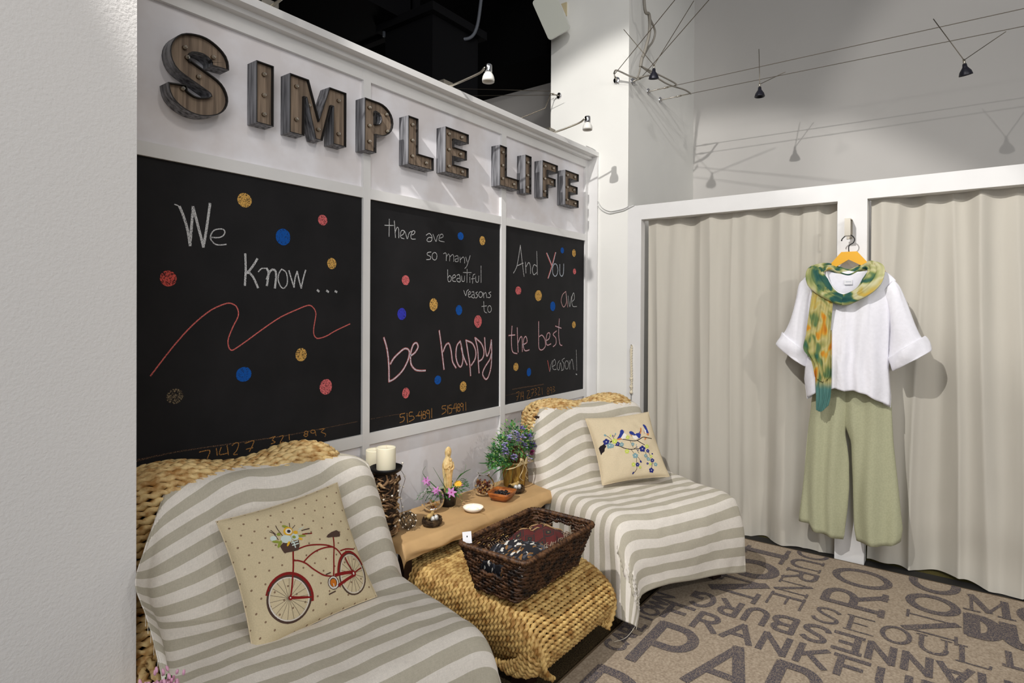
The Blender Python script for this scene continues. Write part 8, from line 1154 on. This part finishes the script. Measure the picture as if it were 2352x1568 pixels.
cable_lamp((3.66,1.592,2.945),[(3.56,1.76,3.24),(3.36,1.22,3.18)],'small black spotlight beside the column, under the diagonal wires',(.2,.1,-1))
# supply cables at the column corner
root=empty('supply_cable',(0,0,0),0,'bundle of grey supply cables hanging down beside the column and branching to the wire brackets','cable')
b=MB(); b.tube(curve([(3.70,1.69,4.2),(3.739,1.70,3.489),(3.80,1.69,3.41),(3.83,1.70,3.31),(3.79,1.71,3.18),(3.745,1.715,3.10),(3.735,1.72,3.045)],40),.011,8); b.tube(curve([(3.815,1.69,3.39),(3.90,1.69,3.34),(3.89,1.70,3.27),(3.83,1.71,3.20),(3.745,1.717,3.09)],30),.007,6); b.build('trunk',M_cable,root)
b=MB()
for P in ([(3.735,1.72,3.05),(3.74,1.735,3.0),(3.735,1.75,2.975)],[(3.735,1.75,2.975),(3.70,1.79,2.99),(3.66,1.86,3.03),(3.70,1.90,3.03)],[(3.735,1.72,3.05),(3.9,1.66,3.03),(4.06,1.62,3.02),(4.10,1.61,3.01)],[(3.735,1.72,3.05),(4.0,1.65,3.0),(4.22,1.60,3.01),(4.319,1.585,3.005)],[(3.735,1.75,2.975),(3.80,1.70,3.0),(3.83,1.70,3.01)]): b.tube(curve(P,16),.006,6)
b.build('branch',M_cable,root)
b=MB(); b.tube(curve([(3.60,2.06,2.535),(3.74,2.065,2.535),(3.772,2.075,2.50),(3.774,2.079,2.33),(3.774,2.080,2.237),(3.773,2.068,2.171),(3.773,2.031,2.118),(3.773,1.971,2.085),(3.773,1.917,2.087),(3.773,1.859,2.094),(3.772,1.82,2.108),(3.776,1.78,2.122)],70),.004,6); b.tube(curve([(3.774,2.068,2.50),(3.774,2.066,2.33),(3.774,2.068,2.23),(3.773,2.056,2.18),(3.773,2.02,2.128),(3.773,1.965,2.10),(3.773,1.917,2.099),(3.773,1.859,2.106),(3.772,1.82,2.120)],60),.003,6)
thing1('lamp_cord',b,mat('white_cord',rgb(214,214,212),.5),'pair of white lamp cords running down the column edge and looping to the partition beam','cord')
# loudspeaker
root=empty('loudspeaker',(3.62,2.36,3.53),0,'white wall loudspeaker tilted on the column beside the black void','speaker')
Mx=Matrix.Rotation(R(-62),4,'Z')@Matrix.Rotation(R(24),4,'X')@Matrix.Rotation(R(-24),4,'Y')
b=MB(); fr_=[Mx@V((x,-.075,z)) for x,z in rrect(-.085,.085,-.14,.14,.02)]; md=[Mx@V((x,-.02,z)) for x,z in rrect(-.09,.09,-.145,.145,.025)]; bk=[Mx@V((x*.6,.085,z*.8)) for x,z in rrect(-.085,.085,-.14,.14,.02)]
b.grid([fr_,md,bk],cv=True); b.poly(bk); b.build('cabinet',mat('white_plastic',rgb(226,226,222),.5),root,False)
b=MB(); b.poly(fr_[::-1]); b.build('grille',mat('pale_grille',rgb(206,208,198),.8,bump=.3,bscale=900),root,False)
b=MB(); b.tube([(0.02,.0,.03),(.16,.02,.10)],.016,10); b.box(.148,-.03,.05,.159,.07,.15); b.build('wall_bracket',mat('cream_bracket',rgb(206,192,156),.7),root,False)
